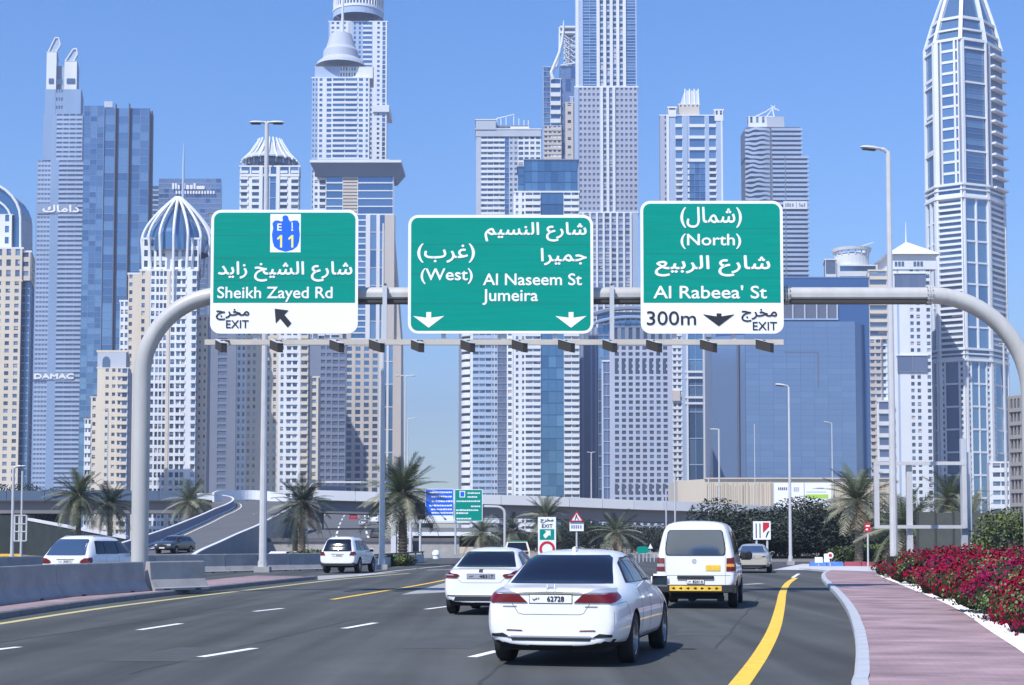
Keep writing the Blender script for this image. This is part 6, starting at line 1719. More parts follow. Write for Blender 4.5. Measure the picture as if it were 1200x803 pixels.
# 23 pyramid-roofed tower
t = Tower('pyramid_roof_tower', 'white tower with pyramid roof and spire beside the right-hand ribbed tower')
Yy = 760
t.block(1046, 1092, 314, Yy, 26, [Bk(5, wh), Bk(2, 'wall_pale_blue'), G(10, n=1, fh=3.4, wf=.4, hf=.0 + .01, m=wh, pk='mid') if False else Bk(9, wh, .5), G(12, n=2, fh=3.4, wf=.55, hf=.55, m=wh, pk='dark'), Bk(4, wh), G(5, n=1, fh=3.4, wf=.7, hf=.55, m=wh, pk='dark')], [Bk(1, wh)], ref=450)
t.block(1050, 1086, 321, Yy - .8, 4, [G(1, n=4, fh=11, wf=.96, hf=.97, m='wall_slate', pk='slate')], yb=350, ref=450, parapet=.3)
t.block(1052, 1087, 417, Yy - .8, 4, [G(1, n=2, fh=9, wf=.96, hf=.97, m='wall_slate', pk='slate')], yb=436, ref=450, parapet=.3)
cp = at(1062, 303, Yy + 12); e0 = at(1031, 303, Yy + 12).x; e1 = at(1093, 303, Yy + 12).x; ze = zat(304, Yy + 12)
t.mb('wall').box(e0 + 2, e1 - 2, Yy - 1, Yy + 25, zat(316, Yy), ze, wh)
for px in (1050, 1054, 1058, 1072, 1076, 1080): 
    p_ = at(px, 308, Yy - 1.2); t.mb('attic_window').box(p_.x - .6, p_.x + .6, Yy - 1.25, Yy - 1.02, p_.z - 1.6, p_.z + .6, 'pane_mid')
q = t.mb('roof'); ap = zat(284, Yy + 12)
q.frustum([(e0, Yy - 3), (e1, Yy - 3), (e1, Yy + 27), (e0, Yy + 27)], ze + .01, [(cp.x - .3, Yy + 11.7), (cp.x + .3, Yy + 11.7), (cp.x + .3, Yy + 12.3), (cp.x - .3, Yy + 12.3)], ap, wh)
q = t.mb('spire'); q.tube([(cp.x, Yy + 12, ap - 1), (cp.x, Yy + 12, zat(260, Yy + 12))], [.5, .12], wh, 6)
t.block(1019, 1040, 318, Yy + 4, 20, [G(1, n=1, fh=4.1, wf=.95, hf=.62, m='wall_cream', mb='wall_cream', pk='mid', db=1.2)], [Bk(1, 'wall_cream')], ref=400, yb=398, pm='wall_cream')
t.block(1019, 1033, 398, Yy + 3, 20, [G(1, n=2, fh=3.4, wf=.7, hf=.5, m='wall_warm', pk='mid', db=.8)], [Bk(1, 'wall_cream')], ref=450)
t.block(1033, 1040, 318, Yy + 5, 20, [G(1, n=1, fh=3.4, wf=.5, hf=.55, m=wh, db=.8)], ref=450, parapet=.2)
t.block(1029, 1046, 471, Yy - 3, 22, [G(1, n=1, fh=6, wf=.86, hf=.66, m=wh, pk='slate', db=.8)], [Bk(1, wh)], ref=500)
t.finish()

# 24 the right-hand ribbed tower, eight-sided
t = Tower('ribbed_white_tower', 'tall eight-sided white ribbed glass tower at the right, tapering at the top')
Yo = 800
def oct_pts(e, Yo=Yo):
    xs = [(1086.5 - e, 814), (1098 - e * .6, 802), (1128, 795), (1157 + e * .6, 801), (1176 + e, 816)]
    P = [Vector((xat(px, Y_, 220), Y_, 0)) for px, Y_ in xs]
    return P
P = oct_pts(0); backp = [Vector((P[4].x, 838, 0)), Vector((P[3].x, 850, 0)), Vector((P[1].x * 850 / 802 + 2, 850, 0)), Vector((P[0].x * 838 / 814 + 1, 838, 0))]
poly8 = P + backp
zA = zat(425, Yo); zB = zat(411, Yo); zC = zat(235, Yo); zD = zat(219, Yo); zE = zat(50, Yo)
t.core(poly8, 0, zE, 'glass_core', 'wall_grey')
gb = dict(m=wh, pk='curtain', big=1)
def big(w, n, fh, **k):
    d = dict(wf=.93, hf=.92, dp=.5, db=.5); d.update(k); return G(w, n=n, fh=fh, m=wh, pk='light', big=1, **d)
sm = lambda w: G(w, n=1, fh=3.1, wf=.6, hf=.55, m=wh, pk='dark')
slat = lambda w: G(w, n=1, fh=3.05, wf=.96, hf=.62, m=wh, mb=wh, pk='mid', db=1.0)
def pier(w=1.6, d=1.3): return Bk(w, wh, d)
# base storey section
F1 = ([pier(1.2), big(3, 1, 12.4), pier(.8), big(3, 1, 12.4), pier(1.2)], [pier(2), sm(3), pier(.6, .7), big(14, 1, 12.4), pier(.8, .7), sm(4), pier(2)], [pier(1.6), sm(4), pier(.7, .7), big(8, 1, 12.4), pier(.8, .7), big(8, 1, 12.4), pier(.7, .7), sm(4), pier(1)], [pier(1.4), sm(3), big(9, 1, 12.4), pier(.8), big(3, 1, 12.4), pier(1)])
F2 = ([pier(1), big(3, 1, 12.2), pier(.8), big(3, 1, 12.2), pier(1)], [pier(1.6), slat(22), pier(1.4)], [pier(1.4), big(11, 1, 12.2), pier(1.2, .9), big(11, 1, 12.2), pier(1.2)], [pier(1.2), slat(14), pier(.8)])
F3 = ([pier(.8), big(8, 1, 18.3), pier(.8)], [pier(3.4, 1.5), Bk(1.6, 'wall_slate', .2), pier(.8, .9), big(11, 1, 6.1, hf=.78), pier(1.6, .9), big(1.8, 1, 6.1, hf=.78), pier(1, .9), Bk(1.5, 'wall_slate', .2)], [pier(2.6, 1.5), G(26, n=1, fh=3.05, wf=.98, hf=.9, m='wall_slate', pk='curtain', db=.25), pier(1.6, 1.5)], [Bk(2, 'wall_slate', .2), pier(1, .9), G(10, n=1, fh=6.1, wf=.96, hf=.82, m=wh, pk='slate', db=3.2)])
for i in range(4):
    t.face(P[i], P[i + 1], 0, zA, F1[i]); t.face(P[i], P[i + 1], zB, zC, F2[i]); t.face(P[i], P[i + 1], zD, zE, F3[i])
    for za_, zb2 in ((zA, zB), (zC, zD)):
        t.face(P[i], P[i + 1], za_ + .01, zb2, [pier(1, 1.1), G(12, n=1, fh=zb2 - za_, wf=.98, hf=.6, m=wh, pk='curtain', db=.6), pier(1, 1.1)])
        A, B = P[i], P[i + 1]; ux = (B - A).normalized(); n = Vector((ux.y, -ux.x, 0)); fr = (A, ux, n); L = (B - A).length
        t.fbox('cornice', fr, -.5, L + .5, zb2 - .2, zb2 + .9, .0, 1.7, wh); t.fbox('cornice', fr, -.5, L + .5, zb2 - 2.6, zb2 - 1.9, .0, 1.5, wh); t.fbox('cornice', fr, -.5, L + .5, za_ + .3, za_ + 1.5, .0, 1.6, wh)
    # horizontal lines over F3
    if i in (0, 2):
        A, B = P[i], P[i + 1]; ux = (B - A).normalized(); n = Vector((ux.y, -ux.x, 0)); fr = (A, ux, n); L = (B - A).length; k = 1
        while zD + k * 18.3 < zE: t.fbox('cornice', fr, .4, L - .4, zD + k * 18.3 - .45, zD + k * 18.3 + .45, 0, 1.0, wh); k += 1
# taper
cxy = Vector((xat(1131, 818, 50), 818, 0))
def lerp2(f): return [cxy + (p - cxy) * f for p in P]
zT = zat(-60, Yo); zs = [zE, zat(22, Yo), zat(-20, Yo), zT]; fs_ = [1.0, .82, .50, .12]
for j in range(3):
    a = [cxy + (p - cxy) * fs_[j] for p in poly8]; b_ = [cxy + (p - cxy) * fs_[j + 1] for p in poly8]
    t.mb('taper_glass').frustum([(p.x, p.y) for p in a], zs[j] + .01, [(p.x, p.y) for p in b_], zs[j + 1], 'curtain_a')
    for pa, pb in zip(a[:5], b_[:5]):
        t.mb('taper_rib').beam((pa.x, pa.y - .4, zs[j]), (pb.x, pb.y - .4, zs[j + 1]), 1.9, 1.6, wh)
    for i in range(4):
        t.mb('taper_rib').beam((a[i].x, a[i].y - .4, zs[j] + .6), (a[i + 1].x, a[i + 1].y - .4, zs[j] + .6), 1.2, 1.4, wh)
mid_a = [cxy + (p - cxy) * .92 for p in P]
for i in range(4): t.mb('taper_rib').beam((mid_a[i].x, mid_a[i].y - .5, (zs[0] + zs[1]) / 2), (mid_a[i + 1].x, mid_a[i + 1].y - .5, (zs[0] + zs[1]) / 2), 1.0, 1.0, wh)
t.org = Vector((P[2].x, Yo, 0)); t.finish()

# 25, 26 low blocks at the right edge
t = Tower('banded_block', 'low white banded block at the foot of the ribbed tower', 'low buildings behind the flyover', 'building')
t.block(1161, 1184, 543, 700, 20, [Bk(2), G(20, n=2, fh=4.3, wf=.9, hf=.5, m=wh, pk='mid', db=.6), Bk(1.5)], [Bk(1, wh)], ref=570)
t.finish()
t = Tower('grey_fin_block', 'grey-brown office block with deep fins at the right edge')
t.block(1184.5, 1215, 468, 430, 20, [Bk(1.5, 'wall_brown', .8), G(26, n=7, fh=3.7, wf=.62, hf=.72, m='wall_brown', pk='dark', dp=.7, db=1.1)], [Bk(1, 'wall_brown')], ref=520, pm='wall_brown', skew=-8)
t.finish()
# ---------------------------------------------------------------- flyover
mat('deck_light', (.62, .63, .65), .75, var=.06, vscale=.15, spec=.3)
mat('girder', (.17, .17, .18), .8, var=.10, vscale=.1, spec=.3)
mat('parapet_blue', (.065, .105, .17), .5, var=.06, vscale=.2)  # dark blue-grey of the left-hand parapet panels
ZF = 9.9
def fp(px, py):
    return at(px, py, (ZF - CAMH) * FPX / (635 - py))
fly = empty('flyover', (0, 262, 0), 'long concrete flyover with pale parapet crossing behind the road', 'flyover')
fly['kind'] = 'structure'
def wallseg(mb, A, B, A2, B2, z0, z1, m): mb.hexa([(A.x, A.y, A.z + z0), (B.x, B.y, B.z + z0), (B2.x, B2.y, B2.z + z0), (A2.x, A2.y, A2.z + z0), (A.x, A.y, A.z + z1), (B.x, B.y, B.z + z1), (B2.x, B2.y, B2.z + z1), (A2.x, A2.y, A2.z + z1)], m)
FLL = []
for line, mp_ in (([at(-260, 575, 250), at(-60, 575, 250), at(110, 575, 250), at(236, 575, 250)], 'parapet_blue'),
                  ([at(372, 574.5, 252), at(480, 577.5, 255), at(580, 580, 259), at(660, 582.5, 263), at(740, 586, 268), at(810, 588.5, 274), at(880, 592, 282), at(925, 594.5, 290)], 'deck_light')):
    L_ = smooth_line(line, 4); far = offset_line(L_, -11); deck = MB(); gird = MB()
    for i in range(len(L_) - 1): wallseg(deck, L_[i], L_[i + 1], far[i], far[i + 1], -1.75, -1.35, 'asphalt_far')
    g_out = offset_line(L_, -.9); g_in = offset_line(L_, -9.5); FLL.append((L_, g_out, g_in))
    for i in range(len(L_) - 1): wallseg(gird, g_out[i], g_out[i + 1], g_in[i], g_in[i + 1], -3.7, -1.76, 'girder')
    deck.build('deck', fly); gird.build('girder', fly)
    pts = resample(L_, 6.2)
    for a, b in zip(pts, pts[1:]):
        d = (b - a).normalized(); n = Vector((d.y, -d.x, 0)); g = d * .04; q = MB()
        wallseg(q, a + n * .05 + g, b + n * .05 - g, a - n * .3 + g, b - n * .3 - g, -1.62, 0, mp_); q.build('parapet_panel', fly)
    q = MB(); fi = offset_line(L_, -10.7)
    for i in range(len(L_) - 1): wallseg(q, fi[i], fi[i + 1], far[i], far[i + 1], -1.34, -.1, 'deck_light')
    q.build('far_parapet', fly)
q = MB(); q.box(xat(236, 256), xat(372, 256), 256, 262, ZF - 3.7, ZF - 1.9, 'girder'); q.build('girder', fly)
for px, w_ in ((687, 1.3), (500, 1.3), (345, 1.3), (60, 1.5), (-60, 1.5), (855, 1.3)):
    L_, g_out, g_in = FLL[0 if px < 300 else 1]
    i = min(range(len(L_)), key=lambda k: abs(600 + L_[k].x / L_[k].y * FPX - px)); p = (g_out[i] + g_in[i]) / 2
    q = MB(); q.box(p.x - w_, p.x + w_, p.y - 1.2, p.y + 1.2, 0, p.z - 3.69, 'girder'); q.build('pier', fly)
q = MB(); q.prism([(xat(-200, 262), 262), (xat(34, 262), 262), (xat(34, 262), 290), (xat(-200, 262), 290)], 0, ZF - 3.72, 'wall_shade_green'); q.build('abutment', fly)
# crash rail gantry arch on the flyover left of the big palm
arch = empty('gantry_arch', (xat(375, 255), 255, 0), 'thin white arched sign frame on the flyover left of the big palm', 'gantry')
q = MB(); z0 = ZF; Ya_ = 253
P = [(xat(362, Ya_), Ya_, z0 - 1)] + [(at(362 + 12 - 12 * cos(k * pi / 10), 575 - 9.5 * sin(k * pi / 10), Ya_).x, Ya_, at(0, 575 - 9.5 * sin(k * pi / 10), Ya_).z) for k in range(6)] + [(xat(452, Ya_), Ya_, zat(565.5, Ya_))]
q.tube(P, .16, 'pole_white', 8); q.tube([(xat(444, Ya_), Ya_, z0 - 1), (xat(444, Ya_), Ya_, zat(565.5, Ya_))], .14, 'pole_white', 8); q.build('frame', arch)

# ---------------------------------------------------------------- curved ramp
RS = [  # (left px, right px, row, distance)
    (128, 222, 655.5, 118), (146, 233.5, 650, 128), (172, 255, 640, 146), (198, 276, 630, 162), (221, 299, 620, 178), (239, 314, 612, 192), (253, 327, 605, 205), (267, 338, 599, 218), (274, 345, 594, 230), (272, 348.5, 590, 240), (262, 350, 587.5, 248)]
RL = [at(a, r, Y) for a, b, r, Y in RS]; RR = [at(b, r, Y) for a, b, r, Y in RS]
for i in range(len(RS)):
    z = (RL[i].z + RR[i].z) / 2 if i else .12; RL[i].z = RR[i].z = max(z, .1)
RLs = smooth_line(RL, 6); RRs = smooth_line(RR, 6)
q = MB(); n_ = len(RLs)
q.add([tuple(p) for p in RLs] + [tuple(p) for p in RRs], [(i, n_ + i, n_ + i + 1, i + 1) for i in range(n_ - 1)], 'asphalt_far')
o = q.build('ramp_road', kind='structure')
if o.data.polygons[0].normal.z < 0: o.data.flip_normals()
ramp = empty('curved_ramp', (RR[0].x, RR[0].y, 0), 'curved ramp walls climbing to the flyover behind the gantry post', 'ramp'); ramp['kind'] = 'structure'
def side_wall(line, d, low, h, m, name, base_to_ground=False, cap=None):
    q = MB(); hor = [Vector((p.x, p.y, 0)) for p in line]; o1 = offset_line(hor, d)
    for i in range(len(line) - 1):
        a, b = line[i], line[i + 1]; a2, b2 = o1[i], o1[i + 1]
        lo0 = 0 if base_to_ground else a.z + low; lo1 = 0 if base_to_ground else b.z + low
        q.hexa([(a.x, a.y, lo0), (b.x, b.y, lo1), (b2.x, b2.y, lo1), (a2.x, a2.y, lo0), (a.x, a.y, a.z + h), (b.x, b.y, b.z + h), (b2.x, b2.y, b.z + h), (a2.x, a2.y, a.z + h)], m)
        if cap: q.hexa([(a.x, a.y, a.z + h + .003), (b.x, b.y, b.z + h + .003), (b2.x, b2.y, b.z + h + .003), (a2.x, a2.y, a.z + h + .003), (a.x, a.y, a.z + h + .08), (b.x, b.y, b.z + h + .08), (b2.x, b2.y, b.z + h + .08), (a2.x, a2.y, a.z + h + .08)], cap)
    q.build(name, ramp)
mat('ramp_blue', (.17, .18, .24), .7, var=.08, vscale=.2); mat('ramp_wall', (.23, .235, .25), .8, var=.08, vscale=.2)
side_wall(RLs, -.3, -.1, .95, 'ramp_blue', 'outer_parapet', True, 'deck_light'); side_wall(RLs, .25, -.1, .18, 'deck_light', 'outer_kerb')
side_wall(RRs, .35, -.1, .35, 'ramp_wall', 'inner_wall', True, 'deck_light')
for off, w_, m_, sol in ((1.0, .15, 'paint_white', 1), (-.5, .15, 'paint_white', 1), (4.4, .14, 'paint_white', 0)):
    base = RLs if off > 0 else RRs; hz = [Vector((p.x, p.y, 0)) for p in base]; a = offset_line(hz, off); b = offset_line(hz, off + w_)
    q = MB()
    for i in range(n_ - 1):
        if sol or i % 2 == 0:
            k = .45 if not sol else 1; A, B, C, D = a[i], b[i], b[i].lerp(b[i + 1], k), a[i].lerp(a[i + 1], k); z0, z1 = base[i].z + .02, base[i].z + (base[i + 1].z - base[i].z) * k + .02
            q.add([(A.x, A.y, z0), (B.x, B.y, z0), (C.x, C.y, z1), (D.x, D.y, z1)], [(0, 1, 2, 3)], m_)
    q.build('ramp_marking', kind='structure')
# outer bend parapet joining the flyover (white, seen above the ramp) with drain gaps
bend = empty('bend_parapet', (xat(300, 256), 256, 0), 'white curved parapet at the top of the ramp bend', 'wall'); bend['kind'] = 'structure'
bl = smooth_line([at(250, 577, 249), at(258, 575, 255), at(282, 574.5, 261), at(304, 575, 262), at(326, 578, 258), at(342, 585, 251), at(351, 590, 243)], 5)
for i, (a, b) in enumerate(zip(bl, bl[1:])):
    q = MB(); d = Vector((b.x - a.x, b.y - a.y, 0)).normalized(); n = Vector((d.y, -d.x, 0)) * .15
    q.hexa([(a.x - n.x, a.y - n.y, a.z - 1.6), (b.x - n.x, b.y - n.y, b.z - 1.6), (b.x + n.x, b.y + n.y, b.z - 1.6), (a.x + n.x, a.y + n.y, a.z - 1.6), (a.x - n.x, a.y - n.y, a.z), (b.x - n.x, b.y - n.y, b.z), (b.x + n.x, b.y + n.y, b.z), (a.x + n.x, a.y + n.y, a.z)], 'wall_white')
    q.build('parapet_panel', bend)
i_ = 8; p = RLs[i_].lerp(RRs[i_], .34); 
put_car(RAMPCAR, 'off_road_car', (at(202, 649.5, 129).x, 132.5), 'dark grey car coming down the curved ramp towards us', pi - .25, z=.95)
lo = [ob for ob in bpy.data.objects if ob.get('label', '').startswith('dark grey car coming')][0]
lo.location.z = at(203, 649.8, 129.5).z

# ---------------------------------------------------------------- rising highway seen under the flyover
HW = [(345, 480, 636, 185), (352, 470, 626, 225), (362, 462, 615, 300), (372, 456, 606, 380), (384, 450, 598.5, 470), (392, 446, 595, 560)]
a = [at(l, r, Y) for l, r_, r, Y in HW]; b = [at(r_, r, Y) for l, r_, r, Y in HW]
for i in range(len(HW)): a[i].z = b[i].z = (a[i].z + b[i].z) / 2
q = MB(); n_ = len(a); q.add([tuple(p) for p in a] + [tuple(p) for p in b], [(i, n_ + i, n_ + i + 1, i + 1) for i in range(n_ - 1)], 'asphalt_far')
for f in (.05, .36, .66, .95):
    for i in range(n_ - 1):
        for s0 in ((0, .999),) if f in (.05, .95) else ((0, .25), (.5, .75)):
            A = a[i].lerp(b[i], f); B = a[i + 1].lerp(b[i + 1], f); C = A.lerp(B, s0[0]); D = A.lerp(B, s0[1]); u = Vector((.14, 0, .03)); zz = Vector((0, 0, .03))
            q.add([tuple(C - u + zz * 2), tuple(C + u), tuple(D + u), tuple(D - u + zz * 2)], [(0, 1, 2, 3)], 'paint_white')
hw = q.build('highway', kind='structure')
q = MB()
for i in range(n_ - 1):
    for s_, arr in ((-1, a), (1, b)):
        A, B = arr[i], arr[i + 1]; w_ = .3 * s_
        q.hexa([(A.x, A.y, 0), (B.x, B.y, 0), (B.x + w_, B.y, 0), (A.x + w_, A.y, 0), (A.x, A.y, A.z + .9), (B.x, B.y, B.z + .9), (B.x + w_, B.y, B.z + .9), (A.x + w_, A.y, A.z + .9)], 'concrete_light')
q.box(a[0].x - 4, b[0].x + 6, 183.5, 184.5, 0, a[0].z + .5, 'concrete'); q.box(a[0].x - 4, b[0].x + 6, 183.3, 183.49, a[0].z + .1, a[0].z + .55, 'concrete_dark')
hb = q.build('highway_barrier', kind='structure')
def small_car(px, py, Y, m, label, w=1.8, h=1.45, L=4.4, rz=0, cat='car', name='far_car', boxy=False):
    c0 = at(px, py, Y); root = empty(name, c0, label, cat, 'distant traffic on the highway', rz)
    q = MB(); hw_ = w / 2
    P0 = lambda y0, y1, z: [(-hw_, y0, z), (hw_, y0, z), (hw_, y1, z), (-hw_, y1, z)]
    def fr(a0, a1, z0, b0, b1, z1, k, mm): q.hexa([(-hw_, a0, z0), (hw_, a0, z0), (hw_, a1, z0), (-hw_, a1, z0), (-hw_ * k, b0, z1), (hw_ * k, b0, z1), (hw_ * k, b1, z1), (-hw_ * k, b1, z1)], mm)
    fr(0, L, .3, 0, L, .65, 1.0, m); fr(0, L, .651, .1, L * .97, .92 if not boxy else 1.2, .96, m)
    if boxy: fr(.1, L * .9, 1.201, .15, L * .85, h, .92, m)
    else: fr(.5, L * .72, .921, 1.1, L * .55, h, .78, m)
    q.build('body', root).matrix_parent_inverse = Matrix()
    q = MB()
    if boxy: q.box(-hw_ * .8, hw_ * .8, .02, .12, 1.3, h - .3, 'car_glass')
    else: q.hexa([(-hw_ * .82, .44, .95), (hw_ * .82, .44, .95), (hw_ * .82, .6, .95), (-hw_ * .82, .6, .95), (-hw_ * .68, 1.0, h - .08), (hw_ * .68, 1.0, h - .08), (hw_ * .68, 1.2, h - .08), (-hw_ * .68, 1.2, h - .08)], 'car_glass')
    q.build('rear_window', root).matrix_parent_inverse = Matrix()
    for sx in (-1, 1):
        q = MB(); q.box(sx * hw_ * .7 - .14, sx * hw_ * .7 + .14, -.02, .05, .7, .88, 'lamp_red'); q.build('tail_lamp', root).matrix_parent_inverse = Matrix()
        for y in (.9, L - .9):
            q = MB(); q.lathe((sx * (hw_ - .12) - .1, y, .32), [(.001, 0), (.32, 0), (.32, .2), (.001, .2)], 'tyre', 12, 'x'); q.build('wheel', root).matrix_parent_inverse = Matrix()
    return root
small_car(414, 610.5, 350, 'car_red', 'red van on the distant highway under the flyover', 2.0, 2.1, boxy=True, cat='van')
small_car(437, 607, 380, 'car_white', 'white van on the far lane of the distant highway', 1.9, 2.0, boxy=True, cat='van')
small_car(437, 613, 300, 'car_white', 'white pickup under the flyover beside the pole', 1.9, 1.9, boxy=True, cat='van')
small_car(426, 617, 290, 'car_silver', 'small white hatchback low in the distant highway', 1.8, 1.3)
small_car(441, 632, 205, 'car_dark', 'dark blue car half hidden by the lamp pole', 1.8, 1.4)
small_car(326, 653.5, 110, 'car_white', 'white car roof behind the barrier left of the palm trunk', 1.8, 1.18)
small_car(351, 654.5, 108, 'car_white', 'white car roof with dark window behind the barrier right of the palm', 1.8, 1.2)
for o in bpy.data.objects:
    if o.get('label', '').startswith('white car roof'): o.location.z = -.3
small_car(606, 648, 112, 'taxi_cream', 'cream taxi with green roof seen between the two white saloons', 1.9, 1.6)
r_ = [o for o in bpy.data.objects if o.get('label', '').startswith('cream taxi')][0]
r_.location.z = .0
mat('taxi_green', (.02, .28, .17), .4); q = MB(); q.box(-.72, .72, 1.05, 2.6, 1.6, 1.66, 'taxi_green'); q.build('roof', r_).matrix_parent_inverse = Matrix()

# ---------------------------------------------------------------- underpass and walls in the middle distance
u = empty('underpass_bridge', (xat(530, 200), 200, 0), 'small pale bridge and dark underpass opening below the blue sign', 'bridge'); u['kind'] = 'structure'
def pbox(mb, x0, x1, y0, y1, Y, D, m):
    a = at(x0, y1, Y); b = at(x1, y0, Y); mb.box(a.x, b.x, Y, Y + D, a.z, b.z, m)
q = MB(); pbox(q, 478, 575, 623.5, 628, 198, 9, 'wall_white'); pbox(q, 478, 585, 618.5, 623.4, 199, 8, 'girder'); pbox(q, 480, 585, 609, 613, 214, 8, 'deck_light'); q.build('deck', u)
q = MB(); pbox(q, 484, 560, 628, 641, 206, 1, 'concrete_dark'); pbox(q, 470, 580, 641, 649, 196, 1, 'wall_beige'); q.build('wall', u)
for x0, x1 in ((458, 464), (466, 471), (472.5, 476), (479, 482), (491, 493)):
    q = MB(); pbox(q, x0, x1, 612, 648, 172, 1.5, 'deck_light'); q.build('pier', u)
q = MB(); pbox(q, 483.5, 491, 634, 648, 174, .4, 'concrete_dark'); q.build('gate_panel', u)
q = MB(); pbox(q, 440, 900, 0 + 649.5, 655, 150, .4, 'concrete'); o = q.build('boundary_wall', kind='structure')
# retaining wall, coloured dark for the flyover's shade, and low barrier left of the estate car
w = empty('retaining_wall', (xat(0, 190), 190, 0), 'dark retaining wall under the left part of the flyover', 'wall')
q = MB(); A, B = at(-80, 655, 190), at(34, 655, 190); q.box(A.x, B.x, 190, 192, 0, zat(604, 190), 'wall_shade_green'); 
C = at(34, 610, 190); D = at(148, 632, 150); q.hexa([(C.x, 189, 0), (D.x, 150, 0), (D.x, 151, 0), (C.x, 191, 0), (C.x, 189, C.z), (D.x, 150, D.z), (D.x, 151, D.z), (C.x, 191, C.z)], 'wall_shade_green'); q.build('wall', w)
q = MB(); q.hexa([(C.x, 188.8, C.z + .01), (D.x, 149.8, D.z + .01), (D.x, 151, D.z + .01), (C.x, 191, C.z + .01), (C.x, 188.8, C.z + .3), (D.x, 149.8, D.z + .3), (D.x, 151, D.z + .3), (C.x, 191, C.z + .3)], 'deck_light'); q.build('coping', w)
q = MB(); A, B = at(-60, 650, 112), at(24, 650, 112); q.box(A.x, B.x, 112, 112.4, 0, .52, 'concrete'); q.box(A.x, B.x, 111.97, 112.43, .521, .70, 'paint_yellow'); o = q.build('yellow_topped_wall', kind='structure')
# ---------------------------------------------------------------- lamp posts and poles
def head_me(L=.95, w=.36):
    q = MB(); n = 8; prof = [(0, .05, .04), (.12, .12, .09), (.4, .17, .12), (.75, .18, .11), (.93, .12, .07), (1.0, .03, .03)]
    vs = []
    for t, hw_, h in prof:
        for k in range(n):
            a = 2 * pi * k / n; vs.append((t * L, cos(a) * hw_ * w / .36, sin(a) * h * (1 if sin(a) > 0 else .5)))
    fs = [(i * n + k, i * n + (k + 1) % n, (i + 1) * n + (k + 1) % n, (i + 1) * n + k) for i in range(len(prof) - 1) for k in range(n)]
    q.add(vs, fs + [tuple(range(n))[::-1], tuple(range((len(prof) - 1) * n, len(prof) * n))], 'pole_white')
    q.box(L * .3, L * .88, -w * .3, w * .3, -.085, -.055, 'dark_metal')
    o = q.build('lamp_head', smooth=True); me = o.data; bpy.data.objects.remove(o); return me
HEAD = head_me()
def lamp_post(px_b, py_b, py_t, Y, label, heads=(1, -1), r=(.10, .06), arm=.5, hs=1.0, tilt=.12, base=True, m='pole_white', px_ref=None, armrise=.1, group='street lamps'):
    b = at(px_b, py_b, Y); b.z = 0; top = zat(py_t, Y)
    root = empty('street_lamp', b, label, 'street lamp', group)
    q = MB(); q.tube([(b.x, Y, 0), (b.x, Y, top * .35), (b.x, Y, top)], [r[0] * 1.05, r[0] * .85, r[1]], m, 10); q.build('pole', root, smooth=True)
    if base:
        q = MB(); q.box(b.x - r[0] * 2, b.x + r[0] * 2, Y - r[0] * 2, Y + r[0] * 2, 0, .28, 'concrete'); q.tube([(b.x, Y, .28), (b.x, Y, .6)], r[0] * 1.3, m, 10); q.build('base', root)
    for s in heads:
        if abs(s) < .01: continue
        q = MB(); q.tube([(b.x, Y, top - .05), (b.x + s * arm * .6, Y, top + armrise), (b.x + s * arm, Y, top + armrise)], r[1] * .8, m, 8); ao = q.build('arm', root)
        h = child(HEAD, 'lamp_head', ao, Matrix.Translation((b.x + s * (arm - .05), Y, top + armrise)) @ Matrix.Rotation(pi if s < 0 else 0, 4, 'Z') @ Matrix.Rotation(-tilt, 4, 'Y') @ Matrix.Scale(hs, 4))
    return root
lamp_post(308, 652, 145, 80, 'tall white lamp with two flat heads, left of centre', r=(.2, .11), arm=.12, hs=.92, tilt=.0, armrise=.05)
lamp_post(447.5, 652, 262, 88, 'white pole rising behind the hanger right of the left sign', heads=(), r=(.17, .06), group='plain tall poles')
l3 = lamp_post(1048, 677, 178, 62, 'tall white lamp with one head reaching left, on the sidewalk by the hedge', heads=(-1,), r=(.16, .10), arm=.3, hs=.95, tilt=.1)
q = MB(); b = at(1048, 677, 62); q.box(b.x - .24, b.x + .24, 61.75, 62.25, 0, 1.0, 'trim_black'); q.build('dark_base', l3)
lamp_post(926.5, 662, 454, 105, 'slim white lamp in front of the blue clad block', heads=(-1,), r=(.115, .07), arm=.15, hs=.9)
lamp_post(976, 600, 496, 330, 'thin far lamp at the right side of the blue clad block', heads=(-1,), r=(.16, .10), arm=.5, hs=1.4)
lamp_post(843.5, 640, 503, 190, 'white lamp with square arm above the van', heads=(-1,), r=(.14, .11), arm=1.0, hs=.3, armrise=0)
lamp_post(831, 640, 560, 205, 'short thin pole just left of the square-armed lamp', heads=(), r=(.11, .09), group='plain tall poles')
lamp_post(781, 650, 573, 170, 'thin white pole at the left roof edge of the van', heads=(), r=(.10, .08), group='plain tall poles')
lamp_post(791.5, 650, 555, 172, 'thin white pole second from the left roof edge of the van', heads=(), r=(.12, .10), group='plain tall poles')
lamp_post(693, 590, 531, 290, 'far lamp in front of the slate tower left of the grid hotel', heads=(1, -1), r=(.16, .10), arm=.2, hs=.7)
lamp_post(474.5, 600, 441, 260, 'double-armed far lamp behind the big palm', heads=(1, -1), r=(.2, .12), arm=.8, hs=1.1, tilt=0)
lamp_post(478, 600, 491, 330, 'right-armed far lamp just right of the double-armed one', heads=(1,), r=(.2, .12), arm=1, hs=1.1, tilt=0)
lamp_post(885, 600, 497, 420, 'thinnest far pole against the blue clad block', heads=(), r=(.12, .10), group='plain tall poles')
lamp_post(1180, 620, 404, 150, 'white lamp under the right bend of the gantry', heads=(1, -1), r=(.17, .10), arm=.1, hs=.45, tilt=0)
lamp_post(14, 650, 548, 112, 'white lamp at the far left with a short arm', heads=(1,), r=(.14, .10), arm=.5, hs=.5, tilt=0)
lamp_post(24.5, 651, 552, 108, 'thinner white pole beside the far left lamp', heads=(), r=(.09, .07), group='plain tall poles')
